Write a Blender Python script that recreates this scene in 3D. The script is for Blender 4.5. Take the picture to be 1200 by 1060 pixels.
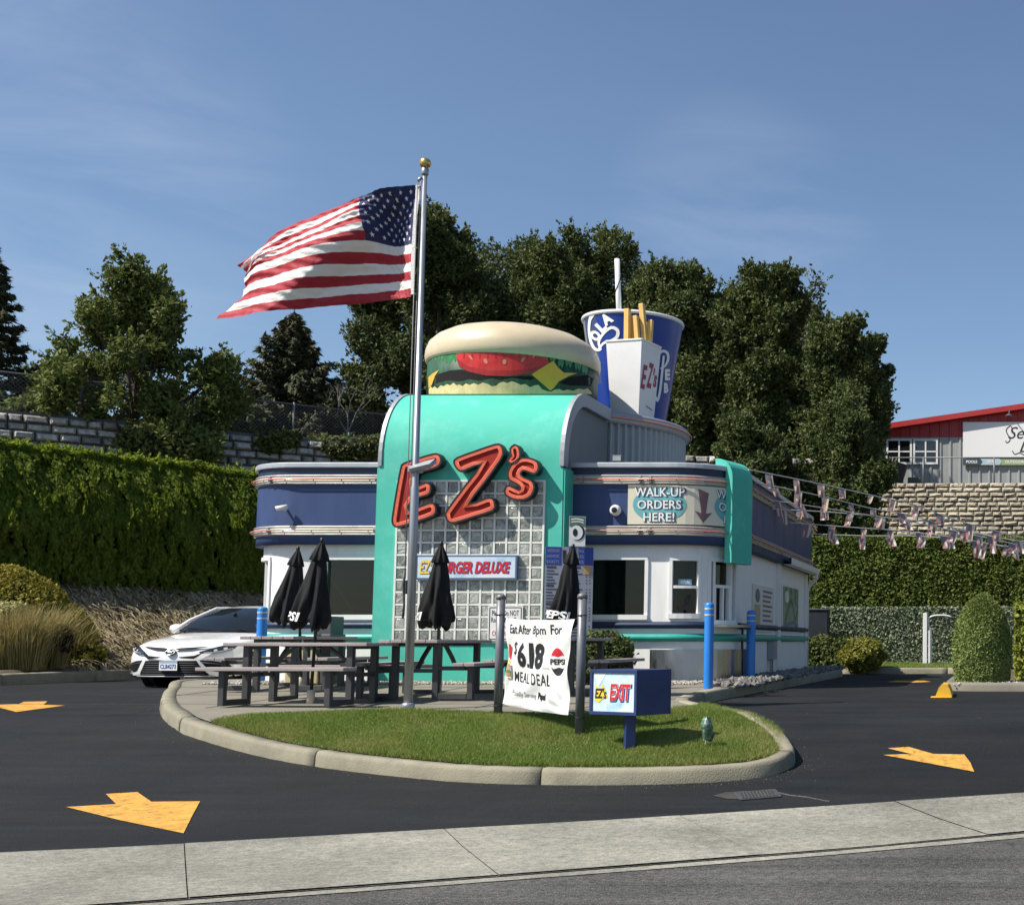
import bpy, bmesh, math, random
import numpy as np
from mathutils import Vector, Matrix, geometry
from math import radians, sin, cos, pi, sqrt, atan2

for o in list(bpy.data.objects):
    bpy.data.objects.remove(o)
scene = bpy.context.scene
COL = scene.collection
rng = np.random.default_rng(7)
random.seed(7)

# ------------------------------------------------------------------ camera
F, PX, PY, PITCH, ZC = 1500.0, 1168.0, 647.0, radians(4.0), 0.62
cam_d = bpy.data.cameras.new('camera')
cam = bpy.data.objects.new('camera', cam_d)
COL.objects.link(cam)
cam.location = (0, 0, ZC)
cam.rotation_euler = (radians(90) + PITCH, 0, 0)
cam_d.sensor_width = 36.0
cam_d.lens = F / 1200 * 36.0
cam_d.shift_x = (600 - PX) / 1200
cam_d.shift_y = (PY - 530) / 1200
cam_d.clip_start = 0.05
cam_d.clip_end = 2000
scene.camera = cam

# ------------------------------------------------------------------ light
SUN_EL = radians(50)
SUN_H = Vector((-0.85, -0.53)).normalized()
sun_dir = Vector((SUN_H.x * cos(SUN_EL), SUN_H.y * cos(SUN_EL), sin(SUN_EL)))
sun_d = bpy.data.lights.new('sun', 'SUN')
sun_d.energy = 4.9
sun_d.angle = radians(0.53)
sun_d.color = (1.0, 0.94, 0.85)
sun = bpy.data.objects.new('sun', sun_d)
COL.objects.link(sun)
sun.rotation_euler = (-sun_dir).to_track_quat('-Z', 'Y').to_euler()

world = bpy.data.worlds.new('World')
scene.world = world
world.use_nodes = True
wn, wl = world.node_tree.nodes, world.node_tree.links
wn.clear()
w_out = wn.new('ShaderNodeOutputWorld')
w_bg = wn.new('ShaderNodeBackground')
w_sky = wn.new('ShaderNodeTexSky')
w_sky.sky_type = 'NISHITA'
w_sky.sun_disc = False
w_sky.sun_elevation = SUN_EL
w_sky.sun_rotation = atan2(SUN_H.x, SUN_H.y)
w_sky.altitude = 200
w_sky.air_density = 1.0
w_sky.dust_density = 0.7
w_sky.ozone_density = 3.2
w_bg.inputs['Strength'].default_value = 0.088
# thin high cirrus: part of the sky itself, laid out by direction
w_tc = wn.new('ShaderNodeTexCoord')
w_map = wn.new('ShaderNodeMapping')
w_map.inputs['Rotation'].default_value = (0, 0.30, 0.25)
w_map.inputs['Scale'].default_value = (2.2, 2.2, 9.0)
w_n = wn.new('ShaderNodeTexNoise')
w_n.inputs['Scale'].default_value = 1.7
w_n.inputs['Detail'].default_value = 7
w_n.inputs['Roughness'].default_value = 0.62
w_n.inputs['Distortion'].default_value = 0.7
w_r = wn.new('ShaderNodeMapRange')
w_r.inputs['From Min'].default_value = 0.36
w_r.inputs['From Max'].default_value = 0.86
w_r.inputs['To Min'].default_value = 0.0
w_r.inputs['To Max'].default_value = 0.24
w_mix = wn.new('ShaderNodeMix')
w_mix.data_type = 'RGBA'
w_mix.inputs[7].default_value = (6.6, 7.2, 8.2, 1)
wl.new(w_tc.outputs['Generated'], w_map.inputs['Vector'])
wl.new(w_map.outputs['Vector'], w_n.inputs['Vector'])
wl.new(w_n.outputs['Fac'], w_r.inputs['Value'])
def _dirmask(d, c0, c1):
    d = Vector(d).normalized()
    v = wn.new('ShaderNodeVectorMath')
    v.operation = 'DOT_PRODUCT'
    v.inputs[1].default_value = d
    wl.new(w_tc.outputs['Generated'], v.inputs[0])
    r = wn.new('ShaderNodeMapRange')
    r.interpolation_type = 'SMOOTHSTEP'
    r.inputs['From Min'].default_value = c0
    r.inputs['From Max'].default_value = c1
    r.inputs['To Min'].default_value = 0.10
    wl.new(v.outputs['Value'], r.inputs['Value'])
    return r.outputs['Result']
w_mx = wn.new('ShaderNodeMath')
w_mx.operation = 'MAXIMUM'
wl.new(_dirmask((-0.20, 0.98, 0.312), 0.9935, 0.9997), w_mx.inputs[0])
wl.new(_dirmask((-0.76, 0.975, 0.35), 0.985, 0.999), w_mx.inputs[1])
w_mu = wn.new('ShaderNodeMath')
w_mu.operation = 'MULTIPLY'
wl.new(w_mx.outputs[0], w_mu.inputs[0])
wl.new(w_r.outputs['Result'], w_mu.inputs[1])
wl.new(w_mu.outputs[0], w_mix.inputs[0])
wl.new(w_sky.outputs['Color'], w_mix.inputs[6])
wl.new(w_mix.outputs[2], w_bg.inputs['Color'])
wl.new(w_bg.outputs['Background'], w_out.inputs['Surface'])

scene.view_settings.view_transform = 'Standard'
scene.view_settings.look = 'None'
scene.view_settings.gamma = 1.0
scene.view_settings.exposure = 0.55
scene.cycles.max_bounces = 6
scene.cycles.transparent_max_bounces = 12
scene.cycles.use_denoising = True

# ------------------------------------------------------------------ geometry of the site
def at(px, py, Y):
    "photo pixel -> point at depth Y"
    u, v = (px - PX) / F, (PY - py) / F
    d = Vector((u, cos(PITCH) - v * sin(PITCH), sin(PITCH) + v * cos(PITCH)))
    t = Y / d.y
    return Vector((d.x * t, Y, ZC + d.z * t))

_YI = [-200, 7.5, 9, 10, 11, 12, 12.5, 13.5, 14.6, 16, 18, 20, 400]
_ZI = [-0.86, -0.86, -0.84, -0.81, -0.74, -0.63, -0.57, -0.38, -0.17, -0.13, -0.06, 0.0, 0.0]
def isl(Y):            # top of the island
    return np.interp(Y, _YI, _ZI)
def g(Y):              # asphalt
    return isl(Y) - 0.15

def ground_at(px, py, fn=None, lo=6.0, hi=60.0):
    fn = fn or g
    Ys = np.linspace(lo, hi, 3000)
    u, v = (px - PX) / F, (PY - py) / F
    dy, dz = cos(PITCH) - v * sin(PITCH), sin(PITCH) + v * cos(PITCH)
    zz = ZC + dz / dy * Ys - fn(Ys)
    i = int(np.argmax(zz < 0))
    Y = Ys[i]
    return Vector((u / dy * Y, Y, float(fn(Y))))

# ------------------------------------------------------------------ materials
def lin(r, gg, b):
    f = lambda c: c / 12.92 if c <= 0.04045 else ((c + 0.055) / 1.055) ** 2.4
    return (f(r / 255), f(gg / 255), f(b / 255))

def M(name, col, rough=0.6, metal=0.0, var=0.0, vs=3.0, bump=0.0, bs=60.0, spec=0.5, coat=0.0, dirt=None, dirt_scale=1.5,
      dirt_amt=0.5, stretch=None, tr=0.0):
    m = bpy.data.materials.new(name)
    m.use_nodes = True
    n, l = m.node_tree.nodes, m.node_tree.links
    p = n['Principled BSDF']
    p.inputs['Base Color'].default_value = (*col, 1)
    p.inputs['Roughness'].default_value = rough
    p.inputs['Metallic'].default_value = metal
    p.inputs['Specular IOR Level'].default_value = spec
    p.inputs['Coat Weight'].default_value = coat
    if var or bump or dirt:
        tc = n.new('ShaderNodeTexCoord')
        src = tc.outputs['Object']
        if stretch:
            mp = n.new('ShaderNodeMapping')
            mp.inputs['Scale'].default_value = stretch
            l.new(src, mp.inputs['Vector'])
            src = mp.outputs['Vector']
    out = None
    if var:
        t = n.new('ShaderNodeTexNoise')
        t.inputs['Scale'].default_value = vs
        t.inputs['Detail'].default_value = 6
        t.inputs['Roughness'].default_value = 0.65
        l.new(src, t.inputs['Vector'])
        r = n.new('ShaderNodeMapRange')
        r.inputs['From Min'].default_value = 0.3
        r.inputs['From Max'].default_value = 0.7
        r.inputs['To Min'].default_value = 1 - var
        r.inputs['To Max'].default_value = 1 + var
        l.new(t.outputs['Fac'], r.inputs['Value'])
        x = n.new('ShaderNodeVectorMath')
        x.operation = 'SCALE'
        x.inputs[0].default_value = col
        l.new(r.outputs['Result'], x.inputs['Scale'])
        out = x.outputs['Vector']
        rr = n.new('ShaderNodeMapRange')
        rr.inputs['From Min'].default_value = 0.3
        rr.inputs['From Max'].default_value = 0.7
        rr.inputs['To Min'].default_value = max(0.02, rough - 0.12)
        rr.inputs['To Max'].default_value = min(1, rough + 0.12)
        l.new(t.outputs['Fac'], rr.inputs['Value'])
        l.new(rr.outputs['Result'], p.inputs['Roughness'])
    if dirt:
        t2 = n.new('ShaderNodeTexNoise')
        t2.inputs['Scale'].default_value = dirt_scale
        t2.inputs['Detail'].default_value = 8
        t2.inputs['Roughness'].default_value = 0.7
        l.new(src, t2.inputs['Vector'])
        r2 = n.new('ShaderNodeMapRange')
        r2.inputs['From Min'].default_value = 0.5
        r2.inputs['From Max'].default_value = 0.75
        r2.inputs['To Max'].default_value = dirt_amt
        l.new(t2.outputs['Fac'], r2.inputs['Value'])
        mx = n.new('ShaderNodeMix')
        mx.data_type = 'RGBA'
        mx.inputs[6].default_value = (*col, 1)
        mx.inputs[7].default_value = (*dirt, 1)
        l.new(r2.outputs['Result'], mx.inputs[0])
        if out:
            l.new(out, mx.inputs[6])
        out = mx.outputs[2]
    if out:
        l.new(out, p.inputs['Base Color'])
    if bump:
        t3 = n.new('ShaderNodeTexNoise')
        t3.inputs['Scale'].default_value = bs
        t3.inputs['Detail'].default_value = 5
        l.new(src, t3.inputs['Vector'])
        b = n.new('ShaderNodeBump')
        b.inputs['Strength'].default_value = bump
        b.inputs['Distance'].default_value = 0.02
        l.new(t3.outputs['Fac'], b.inputs['Height'])
        l.new(b.outputs['Normal'], p.inputs['Normal'])
    return m

def leafmat(name, c1, c2, c3=None, rough=0.6, transl=0.22, cs=0.8, grain=0, glow=1.0):
    "c1/c2 vary leaf by leaf, c3 comes in clumps"
    m = bpy.data.materials.new(name)
    m.use_nodes = True
    n, l = m.node_tree.nodes, m.node_tree.links
    p = n['Principled BSDF']
    p.inputs['Roughness'].default_value = rough
    p.inputs['Specular IOR Level'].default_value = 0.18
    gm = n.new('ShaderNodeNewGeometry')
    mx = n.new('ShaderNodeMix')
    mx.data_type = 'RGBA'
    mx.inputs[6].default_value = (*c1, 1)
    mx.inputs[7].default_value = (*c2, 1)
    l.new(gm.outputs['Random Per Island'], mx.inputs[0])
    out = mx.outputs[2]
    if c3:
        tc = n.new('ShaderNodeTexCoord')
        t = n.new('ShaderNodeTexNoise')
        t.inputs['Scale'].default_value = cs
        t.inputs['Detail'].default_value = 3
        l.new(tc.outputs['Object'], t.inputs['Vector'])
        r = n.new('ShaderNodeMapRange')
        r.inputs['From Min'].default_value = 0.42
        r.inputs['From Max'].default_value = 0.66
        r.inputs['To Max'].default_value = 0.8
        l.new(t.outputs['Fac'], r.inputs['Value'])
        m2 = n.new('ShaderNodeMix')
        m2.data_type = 'RGBA'
        m2.inputs[7].default_value = (*c3, 1)
        l.new(r.outputs['Result'], m2.inputs[0])
        l.new(out, m2.inputs[6])
        out = m2.outputs[2]
    if grain:
        tc = n.new('ShaderNodeTexCoord')
        t = n.new('ShaderNodeTexNoise')
        t.inputs['Scale'].default_value = grain
        t.inputs['Detail'].default_value = 6
        t.inputs['Roughness'].default_value = 0.7
        l.new(tc.outputs['Object'], t.inputs['Vector'])
        r = n.new('ShaderNodeMapRange')
        for k_, v_ in zip(('From Min', 'From Max', 'To Min', 'To Max'), (0.3, 0.7, 0.5, 1.4)):
            r.inputs[k_].default_value = v_
        l.new(t.outputs['Fac'], r.inputs['Value'])
        x = n.new('ShaderNodeVectorMath')
        x.operation = 'SCALE'
        l.new(out, x.inputs[0])
        l.new(r.outputs['Result'], x.inputs['Scale'])
        out = x.outputs['Vector']
        b = n.new('ShaderNodeBump')
        b.inputs['Strength'].default_value = 0.9
        b.inputs['Distance'].default_value = 0.06
        l.new(t.outputs['Fac'], b.inputs['Height'])
        l.new(b.outputs['Normal'], p.inputs['Normal'])
    l.new(out, p.inputs['Base Color'])
    tb = n.new('ShaderNodeBsdfTranslucent')
    gl = n.new('ShaderNodeVectorMath')
    gl.operation = 'MULTIPLY'
    gl.inputs[1].default_value = (glow * 1.1, glow, glow * 0.75)
    l.new(out, gl.inputs[0])
    l.new(gl.outputs['Vector'], tb.inputs['Color'])
    ms = n.new('ShaderNodeMixShader')
    ms.inputs[0].default_value = transl
    l.new(p.outputs[0], ms.inputs[1])
    l.new(tb.outputs[0], ms.inputs[2])
    l.new(ms.outputs[0], n['Material Output'].inputs['Surface'])
    return m

def asphaltmat(name, base, spk, spk_scale, spk_amt, streak, grain=0.28):
    m = bpy.data.materials.new(name)
    m.use_nodes = True
    n, l = m.node_tree.nodes, m.node_tree.links
    p = n['Principled BSDF']
    p.inputs['Specular IOR Level'].default_value = 0.3
    tc = n.new('ShaderNodeTexCoord')
    def noise(scale, detail, vec=None, rough=0.6):
        t = n.new('ShaderNodeTexNoise')
        t.inputs['Scale'].default_value = scale
        t.inputs['Detail'].default_value = detail
        t.inputs['Roughness'].default_value = rough
        l.new(vec or tc.outputs['Object'], t.inputs['Vector'])
        return t.outputs['Fac']
    def rng_(fac, a, b, c, d):
        r = n.new('ShaderNodeMapRange')
        for k, v in zip(('From Min', 'From Max', 'To Min', 'To Max'), (a, b, c, d)):
            r.inputs[k].default_value = v
        l.new(fac, r.inputs['Value'])
        return r.outputs['Result']
    def mul(a, b):
        x = n.new('ShaderNodeMath')
        x.operation = 'MULTIPLY'
        l.new(a, x.inputs[0])
        l.new(b, x.inputs[1])
        return x.outputs[0]
    mp = n.new('ShaderNodeMapping')
    mp.inputs['Rotation'].default_value = (0, 0, streak[0])
    mp.inputs['Scale'].default_value = streak[1]
    l.new(tc.outputs['Object'], mp.inputs['Vector'])
    big = rng_(noise(0.45, 7, None, 0.7), 0.3, 0.7, 0.68, 1.5)
    stk = rng_(noise(1.0, 6, mp.outputs['Vector'], 0.7), 0.3, 0.72, 1 - streak[2], 1 + streak[2])
    fine = rng_(noise(spk_scale * 0.35, 4, None, 0.8), 0.32, 0.68, 1 - grain, 1 + grain * 1.15)
    fac = mul(mul(big, stk), fine)
    x = n.new('ShaderNodeVectorMath')
    x.operation = 'SCALE'
    x.inputs[0].default_value = base
    l.new(fac, x.inputs['Scale'])
    v = n.new('ShaderNodeTexVoronoi')
    v.inputs['Scale'].default_value = spk_scale
    l.new(tc.outputs['Object'], v.inputs['Vector'])
    sp = rng_(v.outputs['Distance'], 0.12, 0.3, spk_amt, 0.0)
    mx = n.new('ShaderNodeMix')
    mx.data_type = 'RGBA'
    l.new(sp, mx.inputs[0])
    l.new(x.outputs['Vector'], mx.inputs[6])
    mx.inputs[7].default_value = (*spk, 1)
    l.new(mx.outputs[2], p.inputs['Base Color'])
    l.new(rng_(noise(1.1, 5), 0.3, 0.7, 0.6, 0.9), p.inputs['Roughness'])
    b = n.new('ShaderNodeBump')
    b.inputs['Strength'].default_value = 0.5
    b.inputs['Distance'].default_value = 0.006
    l.new(v.outputs['Distance'], b.inputs['Height'])
    l.new(b.outputs['Normal'], p.inputs['Normal'])
    return m

def glassmat(name, tint, rough=0.03, spec=1.0):
    return M(name, tint, rough=rough, spec=spec)

m_asphalt = asphaltmat('sealed_asphalt', (0.0072, 0.0080, 0.0082), (0.040, 0.041, 0.041), 90, 0.30, (0.35, (0.30, 2.6, 1), 0.55), 0.42)
m_road = asphaltmat('old_asphalt', (0.060, 0.059, 0.054), (0.26, 0.25, 0.225), 62, 0.85, (0.30, (0.10, 1.9, 1), 0.55), 0.55)
m_conc = M('concrete', (0.195, 0.178, 0.138), 0.85, var=0.16, vs=1.6, bump=0.35, bs=90, dirt=(0.13, 0.12, 0.10), dirt_scale=0.9, dirt_amt=0.5)
m_walk = asphaltmat('sidewalk_concrete', (0.225, 0.218, 0.180), (0.10, 0.095, 0.083), 44, 0.5, (0.3, (0.3, 0.9, 1), 0.16), 0.3)
m_kerb = M('kerb_concrete', (0.245, 0.225, 0.160), 0.85, var=0.22, vs=2.5, bump=0.4, bs=70, dirt=(0.12, 0.105, 0.085), dirt_scale=1.3, dirt_amt=0.65)
m_soil = M('soil', (0.10, 0.078, 0.05), 0.95, var=0.35, vs=2.0, bump=0.6, bs=20)
m_turf = M('turf', (0.045, 0.062, 0.018), 0.95, var=0.4, vs=6, bump=0.6, bs=60)
m_yellow = M('road_paint', (0.56, 0.29, 0.045), 0.8, var=0.18, vs=5, bump=0.2, bs=120, dirt=(0.06, 0.045, 0.02), dirt_scale=13, dirt_amt=0.95)
m_yellow2 = M('kerb_paint', (0.72, 0.42, 0.03), 0.55, var=0.12, vs=6, bump=0.3, bs=80, dirt=(0.2, 0.12, 0.03), dirt_scale=7, dirt_amt=0.5)
m_white = M('white_wall', (0.80, 0.80, 0.77), 0.55, var=0.04, vs=2, bump=0.12, bs=130, dirt=(0.50, 0.48, 0.43), dirt_scale=1.4, dirt_amt=0.3, stretch=(2.2, 2.2, 0.5))
m_trimw = M('white_trim', (0.76, 0.76, 0.74), 0.4, var=0.03)
m_blue = M('navy_enamel', (0.040, 0.066, 0.160), 0.5, var=0.10, vs=1.5, spec=0.25, dirt=(0.08, 0.11, 0.19), dirt_scale=1.2, dirt_amt=0.3, stretch=(1.5, 1.5, 0.5))
m_navy = M('dark_navy', (0.014, 0.026, 0.070), 0.5, var=0.1)
m_teal = M('turquoise_enamel', (0.075, 0.47, 0.36), 0.68, spec=0.22, var=0.05, vs=1.3, bump=0.05, bs=30, dirt=(0.16, 0.58, 0.48), dirt_scale=1.6, dirt_amt=0.8)
m_tealt = M('teal_trim', (0.03, 0.33, 0.26), 0.4, var=0.08)
m_silver = M('ribbed_aluminium', (0.52, 0.50, 0.46), 0.36, metal=0.55, var=0.10, vs=2, dirt=(0.30, 0.27, 0.22), dirt_scale=1.6, dirt_amt=0.5, stretch=(0.6, 0.6, 3))
m_steel = M('brushed_steel', (0.50, 0.50, 0.50), 0.33, metal=1.0, var=0.04, vs=3, stretch=(3, 3, 0.6))
m_galv = M('galvanised_metal', (0.33, 0.35, 0.37), 0.5, metal=0.35, var=0.12, vs=3, dirt=(0.20, 0.20, 0.20), dirt_amt=0.5)
m_cap = M('roof_cap_metal', (0.42, 0.45, 0.48), 0.45, metal=0.3, var=0.10, vs=2)
m_dkgrey = M('dark_grey_metal', (0.06, 0.063, 0.068), 0.5, var=0.15)
m_black = M('black', (0.012, 0.012, 0.013), 0.5, var=0.2)
def pane_glass(name, tint):
    m = bpy.data.materials.new(name)
    m.use_nodes = True
    n, l = m.node_tree.nodes, m.node_tree.links
    n.remove(n['Principled BSDF'])
    tr = n.new('ShaderNodeBsdfTransparent')
    tr.inputs['Color'].default_value = (*tint, 1)
    gs = n.new('ShaderNodeBsdfGlossy')
    gs.inputs['Roughness'].default_value = 0.015
    gs.inputs['Color'].default_value = (0.85, 0.9, 0.88, 1)
    fr = n.new('ShaderNodeFresnel')
    fr.inputs['IOR'].default_value = 1.5
    mx = n.new('ShaderNodeMixShader')
    l.new(fr.outputs[0], mx.inputs[0])
    l.new(tr.outputs[0], mx.inputs[1])
    l.new(gs.outputs[0], mx.inputs[2])
    l.new(mx.outputs[0], n['Material Output'].inputs['Surface'])
    return m
m_glass = glassmat('dark_window_glass', (0.012, 0.014, 0.014), 0.02, 0.9)
m_pane = pane_glass('window_glass', (0.20, 0.23, 0.215))
m_neon = M('neon_tube', (0.62, 0.23, 0.17), 0.2, var=0.1, vs=8)
m_copper = M('copper_neon', (0.45, 0.17, 0.09), 0.35, var=0.2, vs=10)
m_red = M('sign_red', (0.33, 0.028, 0.02), 0.7, spec=0.2, var=0.14, vs=4)
m_coral = M('neon_coral', (0.78, 0.17, 0.10), 0.6, spec=0.25, var=0.1, vs=9)
m_bark = M('bark', (0.075, 0.058, 0.044), 0.9, var=0.3, vs=8, bump=0.8, bs=25)
m_wood = M('recycled_plank', (0.33, 0.285, 0.275), 0.7, var=0.12, vs=3, bump=0.25, bs=40, stretch=(1, 6, 6), dirt=(0.2, 0.17, 0.16), dirt_scale=2, dirt_amt=0.5)
m_frame = M('charcoal_frame', (0.045, 0.045, 0.047), 0.5, var=0.2, vs=4)
m_fabric = M('black_canvas', (0.009, 0.009, 0.010), 0.75, var=0.2, vs=10, bump=0.2, bs=200, spec=0.25)
m_bollard = M('blue_plastic', (0.022, 0.20, 0.62), 0.35, var=0.06, vs=3, dirt=(0.04, 0.17, 0.42), dirt_scale=3, dirt_amt=0.5)
m_tape = M('reflective_tape', (0.55, 0.52, 0.42), 0.4, var=0.1)
m_post = M('grey_post', (0.16, 0.165, 0.175), 0.42, metal=0.2, var=0.15, vs=6, dirt=(0.09, 0.09, 0.09), dirt_amt=0.4)
m_pole = M('aluminium_pole', (0.34, 0.355, 0.38), 0.38, metal=0.6, var=0.12, vs=5, stretch=(3, 3, 0.3))
m_grate = M('cast_iron', (0.055, 0.053, 0.05), 0.6, var=0.3, vs=20)
m_gold = M('gold_ball', (0.62, 0.42, 0.14), 0.28, metal=0.85, var=0.1)
m_ink = M('black_ink', (0.012, 0.012, 0.014), 0.6)
m_inkr = M('red_ink', (0.55, 0.02, 0.03), 0.5)
m_inkw = M('white_ink', (0.80, 0.80, 0.78), 0.5)
m_inky = M('yellow_ink', (0.80, 0.56, 0.04), 0.5)
m_inkb = M('blue_ink', (0.02, 0.05, 0.28), 0.5)
m_inkg = M('grey_ink', (0.17, 0.17, 0.18), 0.6)
m_vinyl = M('white_vinyl', (0.74, 0.74, 0.72), 0.45, var=0.04, vs=3, bump=0.12, bs=9)
m_stone = M('pebble', (0.34, 0.31, 0.26), 0.85, var=0.45, vs=18, bump=0.3, bs=60)

# ------------------------------------------------------------------ mesh helpers
WL = {}
def link(name, me, parent=None, origin=None):
    o = bpy.data.objects.new(name, me)
    COL.objects.link(o)
    if parent is not None:
        o.parent = parent
        WL[o.name] = WL.get(parent.name, Vector((0, 0, 0)))
    else:
        WL[o.name] = origin or Vector((0, 0, 0))
        if origin is not None:
            o.location = origin
    return o

def thing(name, label, cat, loc=(0, 0, 0), group=None, rz=0.0):
    o = bpy.data.objects.new(name, None)
    o.empty_display_size = 0.2
    COL.objects.link(o)
    o.location = loc
    o.rotation_euler = (0, 0, rz)
    WL[o.name] = Vector(loc)
    tag(o, label, cat, group)
    return o

def tag(o, label=None, cat=None, group=None, kind=None):
    if label: o['label'] = label
    if cat: o['category'] = cat
    if group: o['group'] = group
    if kind: o['kind'] = kind
    return o

class MB:
    "collects geometry in world coordinates; build() links it as ONE mesh object"
    def __init__(s):
        s.v, s.f, s.m, s.sm, s.mats, s.n = [], [], [], [], [], 0
    def mi(s, mat):
        if mat not in s.mats:
            s.mats.append(mat)
        return s.mats.index(mat)
    def add(s, vs, fs, mat, smooth=False):
        k = s.mi(mat)
        s.v.extend([tuple(p) for p in vs])
        for f in fs:
            s.f.append([i + s.n for i in f])
            s.m.append(k)
            s.sm.append(smooth)
        s.n += len(vs)
        return s
    def box(s, c, size, mat, rz=0.0, rot=None, ax=None):
        R = rot if rot is not None else Matrix.Rotation(rz, 3, 'Z')
        c = Vector(c)
        h = Vector(size) / 2
        vs = [c + R @ Vector((x * h.x, y * h.y, z * h.z)) for x in (-1, 1) for y in (-1, 1) for z in (-1, 1)]
        return s.add(vs, [(0, 1, 3, 2), (4, 6, 7, 5), (0, 4, 5, 1), (2, 3, 7, 6), (0, 2, 6, 4), (1, 5, 7, 3)], mat)
    def bar(s, a, b, w, h, mat, up=(0, 0, 1)):
        a, b = Vector(a), Vector(b)
        d = b - a
        x = d.normalized()
        y = Vector(up).cross(x)
        if y.length < 1e-4: y = Vector((1, 0, 0)).cross(x)
        y.normalize()
        z = x.cross(y)
        R = Matrix((x, y, z)).transposed()
        return s.box((a + b) / 2, (d.length, w, h), mat, rot=R)
    def tube(s, path, r, mat, n=8, caps=True, closed=False):
        path = [Vector(p) for p in path]
        N = len(path)
        rs = r if isinstance(r, (list, tuple)) else [r] * N
        vs, fs = [], []
        prev = None
        for i, p in enumerate(path):
            if closed:
                t = path[(i + 1) % N] - path[i - 1]
            else:
                t = path[min(i + 1, N - 1)] - path[max(i - 1, 0)]
            t.normalize()
            if prev is None:
                a = Vector((0, 0, 1)).cross(t)
                if a.length < 1e-3: a = Vector((1, 0, 0)).cross(t)
            else:
                a = prev - t * prev.dot(t)
            a.normalize()
            prev = a
            b = t.cross(a)
            for k in range(n):
                an = 2 * pi * k / n
                vs.append(p + (a * cos(an) + b * sin(an)) * rs[i])
        R = N if closed else N - 1
        for i in range(R):
            j = (i + 1) % N
            for k in range(n):
                k2 = (k + 1) % n
                fs.append((i * n + k, i * n + k2, j * n + k2, j * n + k))
        s.add(vs, fs, mat, True)
        if caps and not closed:
            s.f.append([s.n - len(vs) + k for k in reversed(range(n))]); s.m.append(s.mi(mat)); s.sm.append(False)
            s.f.append([s.n - n + k for k in range(n)]); s.m.append(s.mi(mat)); s.sm.append(False)
        return s
    def cyl(s, a, b, r, mat, n=16, r2=None):
        return s.tube([a, b], [r, r if r2 is None else r2], mat, n)
    def lathe(s, prof, mat, c=(0, 0, 0), n=32, smooth=True, caps=True, fn=None):
        c = Vector(c)
        vs, fs = [], []
        for r, z in prof:
            for k in range(n):
                an = 2 * pi * k / n
                rr = r * (fn(an, z) if fn else 1)
                vs.append(c + Vector((rr * cos(an), rr * sin(an), z)))
        for i in range(len(prof) - 1):
            for k in range(n):
                k2 = (k + 1) % n
                fs.append((i * n + k, i * n + k2, (i + 1) * n + k2, (i + 1) * n + k))
        b0 = s.n
        s.add(vs, fs, mat, smooth)
        if caps:
            s.f.append([b0 + k for k in reversed(range(n))]); s.m.append(s.mi(mat)); s.sm.append(False)
            s.f.append([s.n - n + k for k in range(n)]); s.m.append(s.mi(mat)); s.sm.append(False)
        return s
    def grid(s, P, mat, smooth=True, flip=False):
        "P[i][j] points"
        ni, nj = len(P), len(P[0])
        vs = [p for row in P for p in row]
        fs = []
        for i in range(ni - 1):
            for j in range(nj - 1):
                q = (i * nj + j, i * nj + j + 1, (i + 1) * nj + j + 1, (i + 1) * nj + j)
                fs.append(q[::-1] if flip else q)
        return s.add(vs, fs, mat, smooth)
    def prism(s, poly, fmap, d0, d1, mat, side=None, back=True):
        "poly: 2D outline, fmap(u,v,off): extruded between offsets d0 (back) and d1 (front)"
        n = len(poly)
        tris = geometry.tessellate_polygon([[Vector((p[0], p[1], 0)) for p in poly]])
        fr = [fmap(p[0], p[1], d1) for p in poly]
        bk = [fmap(p[0], p[1], d0) for p in poly]
        s.add(fr, tris, mat)
        if back:
            s.add(bk, [t[::-1] for t in tris], side or mat)
        s.add(fr + bk, [(i, (i + 1) % n, n + (i + 1) % n, n + i) for i in range(n)], side or mat)
        return s
    def flat(s, vs2, fs, fmap, off, mat, step=None):
        if step:
            vs2, fs = subdiv(vs2, fs, step)
        return s.add([fmap(p[0], p[1], off) for p in vs2], fs, mat)
    def poly(s, poly, fmap, off, mat, step=None):
        tris = geometry.tessellate_polygon([[Vector((p[0], p[1], 0)) for p in poly]])
        return s.flat(poly, tris, fmap, off, mat, step)
    def text(s, txt, c, size, fmap, off, mat, bold=0.0, shear=0.0, rot=0.0, step=None, space=1.0):
        vs, fs = text2d(txt, bold, shear, space)
        w, h = size
        mx = max(p[0] for p in vs); mn = min(p[0] for p in vs)
        my = max(p[1] for p in vs); ny = min(p[1] for p in vs)
        sy = h / (my - ny)
        sx = w / (mx - mn) if w else sy
        out = []
        for x, y in vs:
            x, y = (x - (mx + mn) / 2) * sx, (y - (my + ny) / 2) * sy
            out.append((c[0] + x * cos(rot) - y * sin(rot), c[1] + x * sin(rot) + y * cos(rot)))
        return s.flat(out, fs, fmap, off, mat, step)
    def stroke(s, pts, w, fmap, off, mat, step=None, smooth=3):
        pts = catmull(pts, smooth) if smooth else pts
        ws = [w] * len(pts) if not isinstance(w, (list, tuple)) else list(np.interp(np.linspace(0, 1, len(pts)), np.linspace(0, 1, len(w)), w))
        L, R_ = [], []
        for i, p in enumerate(pts):
            a, b = pts[max(i - 1, 0)], pts[min(i + 1, len(pts) - 1)]
            dx, dy = b[0] - a[0], b[1] - a[1]
            l = sqrt(dx * dx + dy * dy) or 1
            nx, ny = -dy / l * ws[i] / 2, dx / l * ws[i] / 2
            L.append((p[0] + nx, p[1] + ny)); R_.append((p[0] - nx, p[1] - ny))
        n = len(pts)
        vs = L + R_
        fs = [(i, n + i, n + i + 1, i + 1) for i in range(n - 1)]
        return s.flat(vs, fs, fmap, off, mat, None)
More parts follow.
